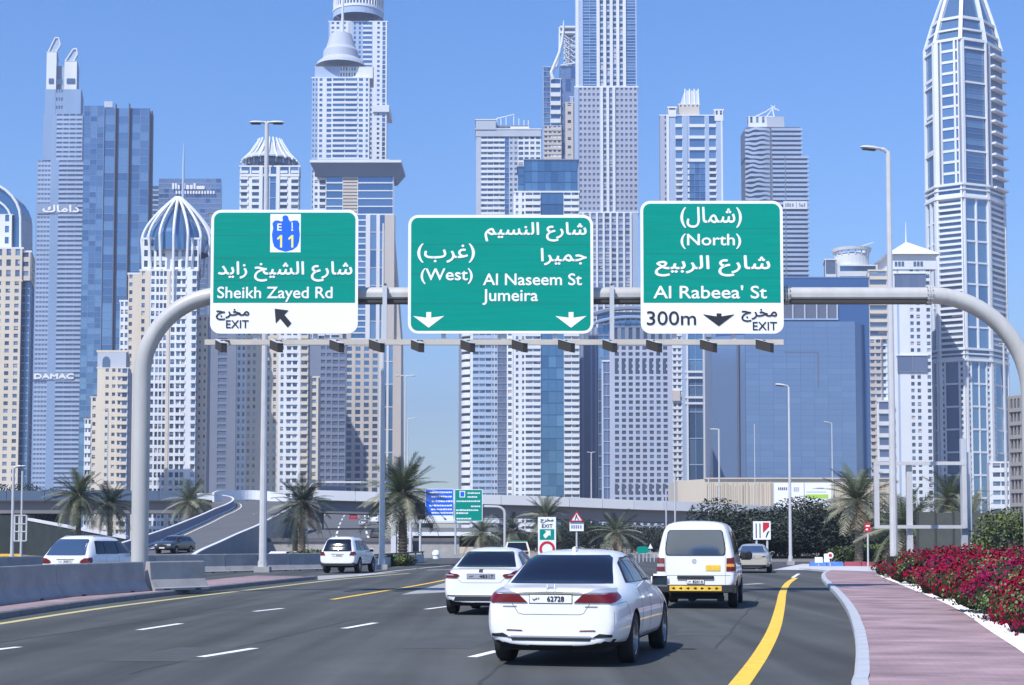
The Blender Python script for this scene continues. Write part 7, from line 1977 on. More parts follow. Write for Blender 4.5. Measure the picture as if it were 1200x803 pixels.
lamp_post(125, 600, 481, 300, 'thin pole in front of the cream block at the left', heads=(-1,), r=(.14, .10), arm=.4, hs=.8, m='galvanised')
lamp_post(541, 664, 560, 9999 if False else 160, 'thin post carrying the distant blue and green sign pair', heads=(), r=(.08, .06), group='plain tall poles') if False else None

# bracket frame on the left pole
f = empty('billboard_support', (xat(24, 107), 107, 0), 'small white empty ladder-shaped frame on the thinner left pole', 'frame')
q = MB()
for px in (17, 22.5, 25.5, 31): 
    a = at(px, 634, 107); q.box(a.x - .05, a.x + .05, 106.9, 107, a.z, zat(604, 107), 'pole_white')
for py in (604, 614, 623, 634): a = at(17, py, 107); q.box(a.x, xat(31, 107, 620), 106.88, 106.98, a.z - .04, a.z + .04, 'pole_white')
q.build('frame', f)

# empty sign frame at right
YF = 66
f = empty('billboard_support', (xat(1068, YF), YF, 0), 'large empty white sign frame on posts behind the red hedge', 'frame')
q = MB()
for (x0, y0, x1, y1) in ((1025.5, 542, 1030, 619), (1100 + 28.5, 543, 1100 + 32.5, 619), (1025.5, 615.5, 1132, 619.5), (1025.5, 541, 1132, 545)):
    a = at(x0, y1, YF - .1); b = at(x1, y0, YF - .1); q.box(a.x, b.x, YF - .1 - .01 * (x1 - x0 > 50), YF + .05 + .01 * (x1 - x0 > 50), a.z, b.z, 'pole_white')
q.build('frame', f)
for x0, x1, yt in ((1063.5, 1068.5, 541), (1127.5, 1132, 514)):
    q = MB(); a = at(x0, 640, YF + .1); b = at(x1, yt, YF + .1); q.box(a.x, b.x, YF + .07, YF + .25, 0, b.z, 'galvanised' if x0 > 1100 else 'pole_white'); q.build('post', f)
q = MB(); a = at(1134, 620, YF + .3); b = at(1137.5, 530, YF + .3); q.box(a.x, b.x, YF + .27, YF + .4, 0, b.z, 'galvanised'); q.build('post', f)

# ---------------------------------------------------------------- traffic signs
def post(root, px, y0, Y, r=.035, m='galvanised', base=0):
    q = MB(); a = at(px, y0, Y); q.tube([(a.x, Y, base), (a.x, Y, a.z)], r, m, 8); q.build('post', root)
# exit 300 sign between the saloons and the van
s = Sign('exit_sign', 'tall white exit board with green arrow panel above the nearest car', 630.5, 606, 651.5, 662, Y=95)
q = MB(); q.box(s.a.x, s.b.x, s.Y, s.Y + .06, s.a.z, s.b.z, 'sign_white'); q.build('panel', s.root)
q = MB(); s.shape(q, [(632.5, 632.8), (649.5, 632.8), (649.5, 620.2), (632.5, 620.2)], 'sign_green', .008); s.shape(q, [(637.5, 629.5), (639.3, 631.2), (643.6, 627), (645.2, 628.6), (645.2, 621.8), (638.4, 621.8), (640.2, 623.5), (636.6, 627.2)][::1], 'sign_white', .016); q.build('arrow', s.root)
q = MB(); s.text(q, 'مخرج', 633.5, 648.5, 608, 613, B_, .15, True); s.text(q, 'EXIT', 635, 647.5, 614.5, 618.5, B_, .1)
q.build('lettering', s.root)
q = MB()
cxs, cys, ro, ri = 641.2, 643.5, 9.2, 6.2
for k in range(28):
    a0, a1 = 2 * pi * k / 28, 2 * pi * (k + 1) / 28
    s.shape(q, [(cxs + ro * cos(a0), cys + ro * sin(a0)), (cxs + ri * cos(a0), cys + ri * sin(a0)), (cxs + ri * cos(a1), cys + ri * sin(a1)), (cxs + ro * cos(a1), cys + ro * sin(a1))][::-1], 'sign_red', .012)
q.build('red_ring', s.root); post(s.root, 641, 640, 95.1, .06)
# warning triangle
s = Sign('warning_sign', 'red-bordered warning triangle over a white plate behind the nearest car', 667.5, 612, 684, 622.5, Y=96)
q = MB(); q.box(s.a.x, s.b.x, s.Y, s.Y + .05, s.a.z, s.b.z, 'sign_white'); q.build('plate', s.root)
q = MB(); a = at(667.5, 611.3, 95.9); b = at(684, 611.3, 95.9); c_ = at(675.8, 599, 95.9)
q.add([(a.x, 95.9, a.z), (b.x, 95.9, b.z), (c_.x, 95.9, c_.z), (a.x, 95.96, a.z), (b.x, 95.96, b.z), (c_.x, 95.96, c_.z)], [(0, 1, 2), (5, 4, 3), (0, 3, 4, 1), (1, 4, 5, 2), (2, 5, 3, 0)], 'sign_red')
m_ = (a + b + c_) / 3
def inn(p, k, y): return (m_.x + (p.x - m_.x) * k, y, m_.z + (p.z - m_.z) * k)
q.add([inn(a, .70, 95.888), inn(b, .70, 95.888), inn(c_, .70, 95.888)], [(0, 1, 2)], 'sign_white'); q.build('triangle', s.root)
q = MB()
for (p0, p1) in (((673.8, 609.2), (675.5, 604)), ((678, 609.2), (675.8, 605.5)), ((675.6, 605), (675.6, 603))):
    A_, B2 = at(*p0, 95.87), at(*p1, 95.87); q.beam(A_, B2, .05, .01, B_, up=(0, 1, 0))
q.build('symbol', s.root)
q = MB(); [s.shape(q, [(x_, 619.5), (x_ + 1.6, 619.5), (x_ + 1.6, 615.5), (x_, 615.5)], 'wall_slate', .01) for x_ in (669.5, 672, 674.5, 677, 679.8)]
q.build('lettering', s.root); post(s.root, 675.8, 622, 96.1, .06, 'pole_white')
# lane sign with red wedge
s = Sign('lane_sign', 'white lane-end board with black bars and red wedge, beside the beige car', 882.8, 611, 903, 632.5, Y=88)
q = MB(); q.box(s.a.x, s.b.x, s.Y, s.Y + .06, s.a.z, s.b.z, 'sign_white'); q.build('panel', s.root)
q = MB()
for x_ in (885.6, 890.0): s.shape(q, [(x_, 630.5), (x_ + 1.2, 630.5), (x_ + 1.2, 613.5), (x_, 613.5)], B_, .01)
s.shape(q, [(897, 630), (898.2, 630), (900.8, 624), (902, 622.3), (900.2, 622.6), (898.6, 624.5)][::1], B_, .01); q.build('black_bar', s.root)
q = MB(); s.shape(q, [(894, 624.8), (901.3, 617.5), (901.3, 612.5), (894, 612.5)], 'sign_red', .01); q.build('red_wedge', s.root)
post(s.root, 886.5, 625, 88.1, .06, 'pole_white'); post(s.root, 899, 625, 88.1, .06, 'pole_white')
# round red sign on thin pole
s = Sign('round_sign', 'small red and white square sign on a thin pole by the hedge end', 1013.7, 613, 1020, 623.5, Y=80)
q = MB(); q.box(s.a.x, s.b.x, s.Y, s.Y + .04, s.a.z, s.b.z, 'sign_red'); q.build('panel', s.root)
q = MB(); s.shape(q, [(1014.6, 617.3), (1019, 617.3), (1019, 615.6), (1014.6, 615.6)], 'sign_white', .01); s.shape(q, [(1014.6, 621.5), (1017, 621.5), (1017, 619.6), (1014.6, 619.6)], 'sign_white', .01); q.build('symbol', s.root); post(s.root, 1016.8, 620, 80.1, .045, 'pole_white')
# plastic water barriers and keep-side signs at the junction
mat('plastic_blue', (.05, .16, .46), .6, var=.3, vscale=3); mat('plastic_red', (.26, .04, .07), .6, var=.2, vscale=2); mat('plastic_white', (.8, .8, .8), .45)
def water_barrier(x0, x1, Y, m, label, yt=658.3, yb=663.6):
    a = gnd(x0, yb); b = at(x1, yt, a.y); w_ = at(x1, yt, a.y).x - at(x0, yt, a.y).x; h = b.z
    root = empty('traffic_barrier', (a.x + w_ / 2, a.y, 0), label, 'traffic barrier', 'plastic barriers at the junction'); q = MB()
    for k in range(max(1, round(w_ / 1.2))):
        n = max(1, round(w_ / 1.2)); xa_, xb2 = a.x + w_ * k / n + .02, a.x + w_ * (k + 1) / n - .02
        q.frustum([(xa_, a.y - .25), (xb2, a.y - .25), (xb2, a.y + .25), (xa_, a.y + .25)], 0, [(xa_ + .03, a.y - .1), (xb2 - .03, a.y - .1), (xb2 - .03, a.y + .1), (xa_ + .03, a.y + .1)], h, m)
    q.build('shell', root); return root
water_barrier(948.5, 988, 0, 'plastic_blue', 'blue plastic barrier at the junction below the small white board'); water_barrier(988.5, 1029, 0, 'plastic_red', 'dull red plastic barrier right of the blue one')
s = Sign('white_board', 'small blank white board standing on the blue barrier', 955, 653, 964, 659.5, Y=97, cat='board'); q = MB(); q.box(s.a.x, s.b.x, s.Y, s.Y + .05, s.a.z, s.b.z, 'sign_white'); q.build('panel', s.root)
q = MB(); q.box((s.a.x + s.b.x) / 2 - .03, (s.a.x + s.b.x) / 2 + .03, s.Y + .05, s.Y + .1, 0, s.b.z, 'galvanised'); q.build('post', s.root)
s = Sign('keep_right_sign', 'white disc with red mark beside the blank white board', 966, 645, 977, 659, Y=96.5)
q = MB(); q.box(s.a.x, s.a.x + .4, s.Y, s.Y + .05, s.a.z, s.Z(649), 'sign_white'); q.build('board', s.root)
q = MB(); c_ = at(972.8, 651, s.Y); q.lathe((c_.x, s.Y - .06, c_.z), [(.001, 0), (.20, 0), (.20, .03), (.001, .03)], 'sign_white', 20, 'y'); q.build('disc', s.root)
q = MB(); q.lathe((c_.x, s.Y - .075, c_.z), [(.001, 0), (.12, 0)], 'sign_red', 6, 'y'); q.build('symbol', s.root)
q = MB(); q.box(c_.x - .03, c_.x + .03, s.Y, s.Y + .05, 0, c_.z, 'galvanised'); q.build('post', s.root)
# distant gantry: blue and green boards on an arched pole
YD = 150
gd = empty('far_sign_gantry', (xat(548, YD), YD, 0), 'distant arched pole holding the blue and green boards behind the second saloon', 'sign gantry')
q = MB()
for k0, R_ in ((0, 0),):
    P = [(at(520, 592.5, YD).x, YD + .3, zat(592.5, YD))] + [(at(582 + 9.5 * sin(k * pi / 16), 601.5 - 7 * cos(k * pi / 16), YD).x, YD + .3, at(0, 602 - 8 * cos(k * pi / 16), YD).z) for k in range(9)] + [(at(591.5, 640, YD).x, YD + .3, 0)]
    q.tube(P, .13, 'pole_white', 10)
    P = [(at(560, 609, YD).x, YD + 6, zat(609, YD))] + [(at(582 + 9 * sin(k * pi / 16), 618 - 8 * cos(k * pi / 16), YD).x, YD + 6, at(0, 618 - 8 * cos(k * pi / 16), YD).z) for k in range(9)]
a = at(533.8, 612, YD + .2); q.tube([(a.x, YD + .25, 0), (a.x, YD + .25, zat(575, YD))], .10, 'galvanised', 8)
q.build('pole', gd, smooth=True)
s = Sign('blue_sign', 'small far blue direction board left of the far green board', 498.5, 573, 531.5, 611, Y=YD, group='far direction boards')
q = MB(); q.box(s.a.x, s.b.x, s.Y, s.Y + .06, s.a.z, s.b.z, 'sign_white'); q.build('panel', s.root)
q = MB(); s.shape(q, [(499, 604), (531, 604), (531, 573.6), (499, 573.6)], 'sign_blue', .008); q.build('blue_field', s.root)
q = MB(); rs = random.Random(3)
for y_ in (577, 582, 587.5, 592.5, 597, 601):
    x_ = 502 + rs.random() * 6
    while x_ < 529: w_ = rs.uniform(1, 3); s.shape(q, [(x_, y_ + 1), (x_ + w_, y_ + 1), (x_ + w_, y_ - rs.uniform(.4, 1.2)), (x_, y_ - .8)], 'sign_white', .016); x_ += w_ + .5
s.shape(q, [(521, 606.5), (523.5, 608.8), (522, 609.8), (520, 607.6)], B_, .012); q.build('lettering', s.root)
s = Sign('green_board', 'small far green direction board with tiny blue shield', 532.5, 573.5, 565.5, 611, Y=YD, group='far direction boards')
q = MB(); q.box(s.a.x, s.b.x, s.Y, s.Y + .06, s.a.z, s.b.z, 'sign_white'); q.build('panel', s.root)
q = MB(); s.shape(q, [(533.2, 610.4), (564.8, 610.4), (564.8, 574.2), (533.2, 574.2)], 'sign_green', .008); q.build('green_field', s.root)
q = MB(); s.shape(q, [(538.5, 583), (545, 583), (545, 575.5), (538.5, 575.5)], 'sign_white', .014); s.shape(q, [(539.5, 582), (544, 582), (544, 576.5), (539.5, 576.5)], 'sign_blue', .02)
for y_, x0_, x1_ in ((578, 548, 561), (582.5, 548, 559), (587.5, 535, 563), (593.5, 552, 563), (598, 534.5, 559), (601.5, 534.5, 548), (608, 535, 551)):
    x_ = x0_
    while x_ < x1_: w_ = rs.uniform(1, 2.6); s.shape(q, [(x_, y_ + .8), (x_ + w_, y_ + .8), (x_ + w_, y_ - rs.uniform(.4, 1.2)), (x_, y_ - .8)], 'sign_white', .016); x_ += w_ + .45
q.build('lettering', s.root)
# small things in the middle distance
s = Sign('green_board', 'tiny round-cornered green board between the nearest car and the van', 746.5, 640.5, 760, 648.5, Y=118, group='small far boards')
q = MB(); plate(q, rrect(s.a.x, s.b.x, s.a.z, s.b.z, .2), s.Y, .05, 'sign_green'); q.build('panel', s.root); post(s.root, 749, 645, 118.1, .04)
s = Sign('warning_sign', 'tiny white triangle sign right of the tiny green board', 759.5, 637, 765, 643, Y=120, group='small far boards')
q = MB(); q.add([(s.a.x, s.Y, s.a.z), (s.b.x, s.Y, s.a.z), ((s.a.x + s.b.x) / 2, s.Y, s.b.z), (s.a.x, s.Y + .04, s.a.z), (s.b.x, s.Y + .04, s.a.z), ((s.a.x + s.b.x) / 2, s.Y + .04, s.b.z)], [(0, 1, 2), (5, 4, 3), (0, 3, 4, 1), (1, 4, 5, 2), (2, 5, 3, 0)], 'sign_white'); q.build('panel', s.root); post(s.root, 762, 642, 120.1, .04)
hoop = None
for k in range(7):
    x_ = xat(747 + k * 4.3, 122); lab = '%s white hoop of the row left of the van' % ('leftmost', 'second', 'third', 'middle', 'fifth', 'sixth', 'rightmost')[k]
    if hoop is None:
        q = MB(); q.tube([(-.13, 0, 0)] + [(-.13 * cos(j * pi / 8), 0, .62 + .13 * sin(j * pi / 8)) for j in range(9)] + [(.13, 0, 0)], .025, 'pole_white', 6, cap=False); hoop = q.build('hoop_barrier'); o = hoop
    else: o = hoop.copy(); COL.objects.link(o)
    o.location = (x_, 122, 0); tag(o, lab, 'barrier', 'row of white hoops')
q = MB(); c_ = gnd(511, 655); q.lathe((c_.x, c_.y, 0), [(.3, 0), (.3, .35), (.36, .36), (.34, .62), (.22, .78), (.001, .82)], 'plastic_white', 18); o = q.build('dome_bollard', smooth=True); tag(o, 'white domed bollard on the road by the low wall', 'bollard')
# ---------------------------------------------------------------- palms
mat('frond_green', (.10, .12, .065), .55, var=.2, vscale=1.2); mat('frond_pale', (.25, .25, .17), .55, var=.2, vscale=1.2); mat('frond_dark', (.05, .065, .05), .6, var=.2, vscale=1.2)
mat('frond_dry', (.24, .19, .12), .7, var=.2, vscale=1.2); mat('palm_bark', (.16, .125, .09), .9, var=.35, vscale=4, bump=.8, bscale=8)
mat('bark', (.10, .08, .06), .9, var=.3, vscale=3)
def frond_me(m, L=2.6, droop=.9, name='frond', nl=26, w=.5):
    q = MB(); path = []
    for k in range(11):
        t = k / 10; path.append(Vector((L * t * (1 - .10 * t), 0, -droop * t * t * L * .5)))
    q.tube(path, [.03 * (1 - .8 * k / 10) + .004 for k in range(11)], m, 3, cap=False)
    for k in range(nl):
        t = .14 + .86 * k / nl; i = min(9, int(t * 10)); f = t * 10 - i; p = path[i].lerp(path[i + 1], f); d = (path[i + 1] - path[i]).normalized()
        ll = w * (1 - abs(t - .45) * 1.1) + .08
        for s in (-1, 1):
            side = Vector((0, s, 0)); dirv = (side * .75 + d * .62 + Vector((0, 0, random.uniform(.0, .28) - .12))).normalized(); wv = d * .032
            e = p + dirv * ll + Vector((0, 0, -.10 * ll)); q.add([p - wv, p + wv, e + wv * .3, e - wv * .3], [(0, 1, 2, 3)], m)
    o = q.build(name); me = o.data; bpy.data.objects.remove(o); return me
FR = {k: [frond_me(k, 2.6, dr) for dr in (.5, .95, 1.5)] for k in ('frond_green', 'frond_pale', 'frond_dark')}
FDRY = frond_me('frond_dry', 1.9, 1.2, nl=16)
def palm(px, base_y, top_y, Y, label, nf=46, size=1.0, tone='frond_green', r=.23, dry=8, seed=0, pale=.35, zb=0.0):
    rs = random.Random(seed); b = at(px, base_y, Y); x = xat(px, Y, (base_y + top_y) / 2); zt = zat(top_y, Y) - 1.55 * size
    root = empty('date_palm', (x, Y, zb), label, 'palm', 'date palms along the roads'); H = zt - zb
    q = MB(); n = max(6, int(H / .22)); prof = []
    for k in range(n + 1):
        z = H * k / n; rr = r * (1.18 - .25 * k / n); prof += [(rr * .90, z), (rr * 1.12, z + H / n * .75)] if k < n else [(rr, z)]
    q.lathe((x, Y, zb), prof, 'palm_bark', 12); q.lathe((x, Y, zb + H - .1), [(r * 1.0, 0), (r * 1.5, .15), (r * 1.4, .45), (r * .5, .75)], 'palm_bark', 12); q.build('trunk', root)
    inv = root.matrix_basis.inverted()
    for k in range(nf):
        el = (k / nf) ** .8; a = k * 2.39996 + rs.uniform(-.2, .2)
        pitch = radians(82 - 118 * el + rs.uniform(-7, 7)); tn = tone
        if el > .45 and rs.random() < pale: tn = 'frond_pale'
        me = FR[tn][0 if el < .3 else 1 if el < .7 else 2] if k < nf - dry else FDRY
        sc = size * rs.uniform(.88, 1.1)
        mw = Matrix.Translation((x, Y, zb + H + .25 * size)) @ Matrix.Rotation(a, 4, 'Z') @ Matrix.Rotation(-pitch, 4, 'Y') @ Matrix.Rotation(rs.uniform(-.4, .4), 4, 'X') @ Matrix.Scale(sc, 4)
        o = bpy.data.objects.new('frond', me); COL.objects.link(o); o.parent = root; o.matrix_basis = inv @ mw
    return root
palm(472, 652, 553, 102, 'largest date palm, grey-green, right of the plain tall pole', 70, 1.16, 'frond_green', .27, 10, 1, .45)
palm(92, 655, 563, 120, 'pale green date palm above the white estate car', 60, 1.0, 'frond_green', .2, 5, 2, .6)
palm(129, 650, 575, 135, 'dark date palm close to the gantry post', 50, .95, 'frond_dark', .22, 0, 3, 0)
palm(222, 610, 571, 215, 'date palm in front of the ramp and flyover at left', 46, 1.55, 'frond_green', .3, 4, 4, .4)
palm(354, 650, 571, 110, 'tall dark date palm between the ramp and the off-road car', 50, .95, 'frond_dark', .24, 6, 5, .1)
palm(346, 650, 590, 112, 'smaller shaded date palm against the ramp wall', 30, .8, 'frond_dark', .18, 0, 55, .1)
palm(640, 655, 590, 160, 'date palm behind the white exit board', 46, 1.1, 'frond_green', .25, 6, 6, .3)
palm(722, 655, 608, 150, 'drooping date palm right of the warning triangle', 44, 1.1, 'frond_green', .25, 8, 7, .5)
palm(600, 655, 608, 175, 'far date palm just right of the distant green board', 40, 1.1, 'frond_dark', .25, 4, 8, .2)
palm(565, 655, 611, 190, 'far date palm behind the distant arched pole', 40, 1.2, 'frond_green', .25, 8, 9, .5)
palm(1006, 662, 562, 110, 'tall date palm left of the empty sign frame', 60, 1.22, 'frond_green', .26, 16, 10, .5)
palm(1113, 655, 566, 105, 'date palm inside the right part of the empty sign frame', 50, .95, 'frond_green', .22, 8, 11, .4)
palm(1058, 655, 592, 98, 'low date palm seen through the left part of the empty sign frame', 50, 1.25, 'frond_green', .26, 14, 12, .5)
palm(1138, 655, 588, 102, 'low date palm at the right post of the empty sign frame', 40, .9, 'frond_pale', .2, 10, 13, .6)

# ---------------------------------------------------------------- trees and bushes
for nm, cl in (('leaf_dark', (.032, .043, .033)), ('leaf_mid', (.058, .075, .052)), ('leaf_grey', (.085, .10, .085)), ('leaf_olive', (.11, .145, .045)), ('leaf_lime', (.17, .21, .06))): mat(nm, cl, .8, var=.2, vscale=.6, spec=.15)
def crown_me(name, lobes, n, size, mats, wts):
    """leaf clumps spread through several ellipsoid lobes (cx, cy, cz, rx, ry, rz)"""
    L = np.array(lobes); vol = L[:, 3] * L[:, 4] * L[:, 5]; idx = rng.choice(len(L), n, p=vol / vol.sum())
    d = rng.normal(size=(n, 3)); d /= np.linalg.norm(d, axis=1)[:, None]; r = rng.random(n) ** .28
    c = L[idx, :3] + d * r[:, None] * L[idx, 3:]
    clump = rng.integers(0, 97, n)
    key = (np.floor(c[:, 0] * .9).astype(int) * 7 + np.floor(c[:, 1] * .9).astype(int) * 13 + np.floor(c[:, 2] * 1.1).astype(int) * 29) % 17
    p = np.cumsum(wts) / sum(wts); mi = np.searchsorted(p, (key / 17 + rng.random(n) * .35) % 1.0)
    mi = np.minimum(mi, len(mats) - 1)
    return leaf_mesh(name, c, size * rng.uniform(.6, 1.3, n), mi, mats, .35, 1.5)
def rand_lobes(w, h, k, seed, z0=.35):
    rs = random.Random(seed); out = []
    for i in range(k):
        a = rs.uniform(0, 6.28); r = rs.uniform(.1, .75) * w / 2; z = h * rs.uniform(z0, .82)
        s = rs.uniform(.18, .34) * w * .8; out.append((cos(a) * r, sin(a) * r * .8, z, s, s, s * rs.uniform(.45, .75)))
    return out
TREE_ME = [crown_me('crown', rand_lobes(11, 6.2, 15, sd, .14), 15000, .17, ['leaf_dark', 'leaf_mid', 'leaf_grey'], [6, 3, 1.2]) for sd in (1, 2, 3)]
TR_TRUNK = []
for sd in (1, 2):
    rs = random.Random(sd); q = MB(); q.tube([(0, 0, -.2), (.1, 0, 1.2), (-.1, .1, 2.4), (.15, 0, 4)], [.26, .2, .16, .06], 'bark', 8)
    for k in range(6):
        a = rs.uniform(0, 6.28); z = rs.uniform(1.4, 2.8); q.tube([(0, 0, z), (cos(a) * 1.2, sin(a) * 1.2, z + .9), (cos(a) * 2.6, sin(a) * 2.6, z + rs.uniform(1.2, 2.4))], [.11, .07, .02], 'bark', 6)
    o = q.build('trunk'); TR_TRUNK.append(o.data); bpy.data.objects.remove(o)
def tree(px, Y, h, label, k=0, w=1.0, group='dark spreading trees beyond the junction', name='spreading_tree', cat='tree'):
    x = xat(px, Y, 630); root = empty(name, (x, Y, 0), label, cat, group)
    s = h / 6.2
    for nm, me in (('crown', TREE_ME[k % 3]), ('trunk', TR_TRUNK[k % 2])):
        o = bpy.data.objects.new(nm, me); COL.objects.link(o); o.parent = root; o.scale = (s * w, s * w, s); o.rotation_euler = (0, 0, k * 1.7)
    return root
mat_y = 200
tl = [(868, 165, 4.9, 'dark spreading tree just right of the van'), (888, 150, 6.0, 'dark spreading tree behind the lane-end board'), (908, 155, 4.7, 'dark spreading tree left of the slim lamp'),
      (935, 160, 3.9, 'dark spreading tree right of the slim lamp below the hoarding'), (962, 158, 4.2, 'dark spreading tree above the blue barrier'), (985, 150, 5.6, 'dark spreading tree directly left of the tall right palm'),
      (1012, 165, 4.8, 'dark spreading tree behind the tall right palm'), (1040, 160, 4.4, 'dark spreading tree behind the left of the empty frame'), (1075, 165, 4.4, 'dark spreading tree behind the middle of the empty frame'),
      (852, 180, 4.2, 'dark spreading tree directly over the van roof corner'), (1105, 170, 4.8, 'dark spreading tree behind the right of the empty frame')]
for i, (px, Y, h, lab) in enumerate(tl): tree(px, Y, h, lab, i, 1.3)
for i, (px, Y, h, lab) in enumerate([(612, 225, 4.2, 'greyish tree under the flyover right of the second saloon'), (575, 235, 4, 'greyish tree behind the far green board'), (660, 215, 4, 'greyish tree between exit board and warning triangle'),
        (740, 230, 4.6, 'greyish tree under the flyover left of the van'), (702, 220, 4.6, 'greyish tree right of the flyover pier'), (766, 235, 4.2, 'greyish low tree beside the hoop row')]):
    tree(px, Y, h, lab, i + 1, 1.2, 'trees under the flyover')
tree(22, 262, 11.6, 'dark tree standing behind the flyover at the far left', 1, .9, 'trees behind the flyover'); tree(48, 266, 10.3, 'lower dark tree behind the flyover right of the far left one', 2, .8, 'trees behind the flyover')
for o in [o for o in bpy.data.objects if o.get('group') == 'trees behind the flyover']: o.location.z = .5
# bright clipped tree mass at right
me = crown_me('foliage', [(x_, y_, 1.35 + .2 * sin(x_ * 2.1), 1.3, 1.3, 1.45 + .2 * cos(x_ * 3) + .04 * x_) for x_ in np.arange(0, 9, 1.1) for y_ in (0, 2)], 60000, .085, ['leaf_olive', 'leaf_mid', 'leaf_lime'], [5, 4, 1.6])
r_ = empty('tall_hedge', (xat(1172, 62) + .6, 62, 0), 'tall olive-green clipped hedge at the right edge behind the red flowers', 'hedge'); o = bpy.data.objects.new('foliage', me); COL.objects.link(o); o.parent = r_; o['kind'] = 'stuff'
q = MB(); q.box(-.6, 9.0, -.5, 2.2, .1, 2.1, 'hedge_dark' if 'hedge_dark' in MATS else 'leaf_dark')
for k in range(7): q.tube([(k * 1.3, 1, 0), (k * 1.3 + .1, 1, 2.5)], [.08, .03], 'bark', 6)
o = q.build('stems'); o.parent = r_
# grey shade-cloth fence before the hedge
mat('shade_cloth', (.06, .068, .062), .9, var=.15, vscale=2)
fz = empty('screen_fence', (xat(1110, 74), 74, 0), 'grey-green screen fence between the palms and the olive hedge', 'fence')
for k in range(5):
    x0 = xat(1075, 74) + k * .86; q = MB(); q.box(x0 + .02, x0 + .84, 74, 74.03, .1, zat(600 + (k % 2), 74), 'shade_cloth'); q.build('panel', fz)
    q = MB(); q.box(x0 - .03, x0 + .03, 73.95, 74.08, 0, zat(599, 74), 'dark_metal'); q.build('post', fz)
# low fence and shrubs beyond the junction
fe = empty('low_wall', (xat(960, 122), 122, 0), 'low brownish wall beyond the junction under the dark trees', 'wall'); q = MB(); pbox(q, 902, 1032, 655.5, 661.5, 122, .4, 'wall_brown'); q.build('wall', fe)
sh = crown_me('foliage', [(0, 0, .5, 1.4, .9, .6), (1.2, 0, .55, 1, .8, .55), (-1.2, .1, .45, 1, .7, .5)], 2600, .14, ['leaf_olive', 'leaf_mid'], [3, 2])
for px, Y, s, lab in ((1010, 118, 1.3, 'green shrub beyond the red plastic barrier'), (1025, 112, 1.0, 'small green shrub by the thin sign pole'), (365, 102, 1.0, 'yellow-green shrub under the palm left of the off-road car'), (462, 100, .7, 'low shrub at the foot of the largest palm')):
    r_ = empty('green_shrub', (xat(px, Y), Y, 0), lab, 'shrub', 'green shrubs'); o = bpy.data.objects.new('foliage', sh); COL.objects.link(o); o.parent = r_; o.scale = (s, s, s)

# ---------------------------------------------------------------- red flowering hedge
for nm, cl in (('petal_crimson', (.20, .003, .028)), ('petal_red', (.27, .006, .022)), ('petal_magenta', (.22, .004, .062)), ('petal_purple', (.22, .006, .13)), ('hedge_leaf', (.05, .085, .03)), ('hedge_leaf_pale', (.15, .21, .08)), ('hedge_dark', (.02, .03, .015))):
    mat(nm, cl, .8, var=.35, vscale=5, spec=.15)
he = empty('flowering_hedge', (11, 34, .12), 'long crimson bougainvillea hedge spilling over white gravel at the right', 'hedge')
ed = [(p.y, p.x) for p in sw_out]; eys = [e[0] for e in ed]; exs = [e[1] for e in ed]
C, Rr, TY = [], [], []
rs = random.Random(5)
y = 22.5
while y < 66:
    step = .62 + (y - 22) * .012
    for row in range(9):
        off = [.75, 1.25, 2.0, 2.9, 3.8, 4.7, 5.7, 6.8, 8.0][row]
        edge = .55 * sin(y * .55) * .5 + .25 * sin(y * 1.7)
        x = np.interp(y, eys, exs) + off + edge * (1 if row < 2 else .3) + rs.uniform(-.25, .25) + max(0, (26 - y)) * .15
        rad_ = rs.uniform(.42, .72); zc = .12 + rs.uniform(.25, .45) + (0 if row == 0 else .24) + (.10 if row > 2 else 0)
        C.append((x, y + rs.uniform(-.3, .3), zc)); Rr.append((rad_ * 1.1, rad_ * 1.1, rad_ * rs.uniform(.75, 1.0))); TY.append(rs.random() + (.12 if row == 0 else 0))
    y += step
C = np.array(C); Rr = np.array(Rr); TY = np.array(TY)
print('hedge clumps', len(C))
allc, alln, alls, allm = [], [], [], []
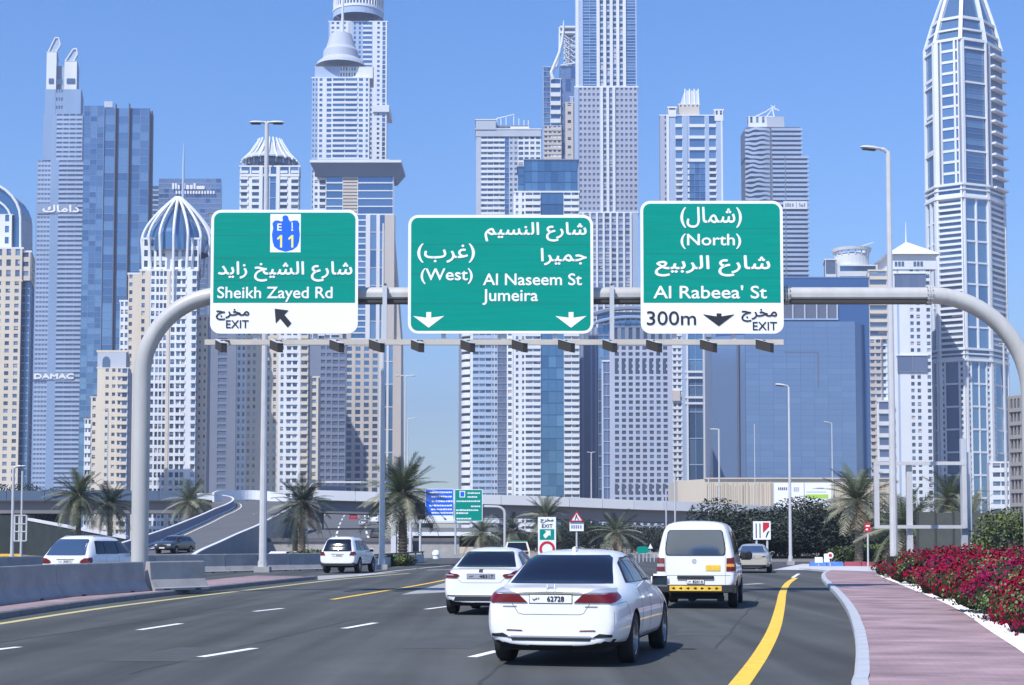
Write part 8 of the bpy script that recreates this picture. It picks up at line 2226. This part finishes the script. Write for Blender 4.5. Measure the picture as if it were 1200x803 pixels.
for i in range(len(C)):
    dist = C[i, 1]; n = int(720 * (26 / dist) ** 1.35 * (1.0 if C[i, 0] - np.interp(dist, eys, exs) < 4.5 else .6)); n = max(n, 110)
    d = rng.normal(size=(n, 3)); d[:, 2] = np.abs(d[:, 2]) * 1.0 - .35; d[:, 1] -= .25; d /= np.linalg.norm(d, axis=1)[:, None]
    r = 1 - .22 * rng.random(n) ** 1.5 + .10 * (rng.random(n) < .12)
    wob = 1 + .16 * np.sin(d[:, 0] * 7 + i) * np.cos(d[:, 2] * 6 + i * 2)
    p = C[i] + d * (r * wob)[:, None] * Rr[i]
    ok = p[:, 2] > .13
    t = TY[i]; ff = .80 if t < .62 else .48 if t < .86 else .20
    # flowers in sprays: noise on direction
    spray = np.sin(p[:, 0] * 5.1 + 1.3 * i) * np.cos(p[:, 1] * 4.3) + np.sin(p[:, 2] * 6.7 + p[:, 0] * 2) * .7
    flower = (rng.random(n) * .55 + .2 + spray * .30) < ff * (.66 + .48 * np.clip(d[:, 2] + .35, 0, 1))
    hue = (np.sin(C[i, 0] * 1.3 + C[i, 1] * .7) + rs.uniform(-.7, .7))
    base = 0 if hue < .45 else 1 if hue < .8 else 2
    if C[i, 0] > 10 and dist < 30 and rs.random() < .35: base = 3
    mi = np.where(flower, base, 4 + (rng.random(n) < (.22 if t < .9 else .6)))
    mi = np.where(flower & (rng.random(n) < .14), (base + 1) % 3, mi)
    s = np.where(flower, .052, .046) * rng.uniform(.7, 1.35, n) * (1 + max(0, dist - 26) * .014)
    allc.append(p[ok]); alln.append(d[ok]); alls.append(s[ok]); allm.append(mi[ok])
allc = np.concatenate(allc); alln = np.concatenate(alln); alls = np.concatenate(alls); allm = np.concatenate(allm)
mats_ = ['petal_crimson', 'petal_red', 'petal_magenta', 'petal_purple', 'hedge_leaf', 'hedge_leaf_pale']
print('hedge leaves', len(allc))
isf = allm < 4
for nm, sel, ms, sub in (('blossoms', isf, mats_[:4], 0), ('leaves', ~isf, mats_[4:], 4)):
    me = leaf_mesh(nm, allc[sel], alls[sel], allm[sel] - sub, ms, .2, 1.25, nrm=alln[sel])
    o = bpy.data.objects.new(nm, me); COL.objects.link(o); o.parent = he; o.matrix_parent_inverse = he.matrix_basis.inverted(); o['kind'] = 'stuff'
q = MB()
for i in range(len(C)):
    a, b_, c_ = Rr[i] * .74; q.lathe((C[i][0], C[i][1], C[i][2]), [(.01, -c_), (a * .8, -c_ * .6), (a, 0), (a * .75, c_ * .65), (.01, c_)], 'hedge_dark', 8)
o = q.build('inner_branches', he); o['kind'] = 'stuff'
# ---------------------------------------------------------------- air
hz = bpy.data.materials.new('haze'); hz.use_nodes = True; nt = hz.node_tree
nt.nodes.remove(nt.nodes['Principled BSDF'])
pv = nt.nodes.new('ShaderNodeVolumePrincipled'); pv.inputs['Color'].default_value = (.46, .52, .68, 1); pv.inputs['Density'].default_value = 0.00026; pv.inputs['Anisotropy'].default_value = 0.0
nt.links.new(pv.outputs['Volume'], nt.nodes['Material Output'].inputs['Volume'])
q = MB(); q.mats = [hz]; q.box(-2600, 2600, -250, 5100, -1.2, 460, hz)
o = q.build('haze', kind='stuff')
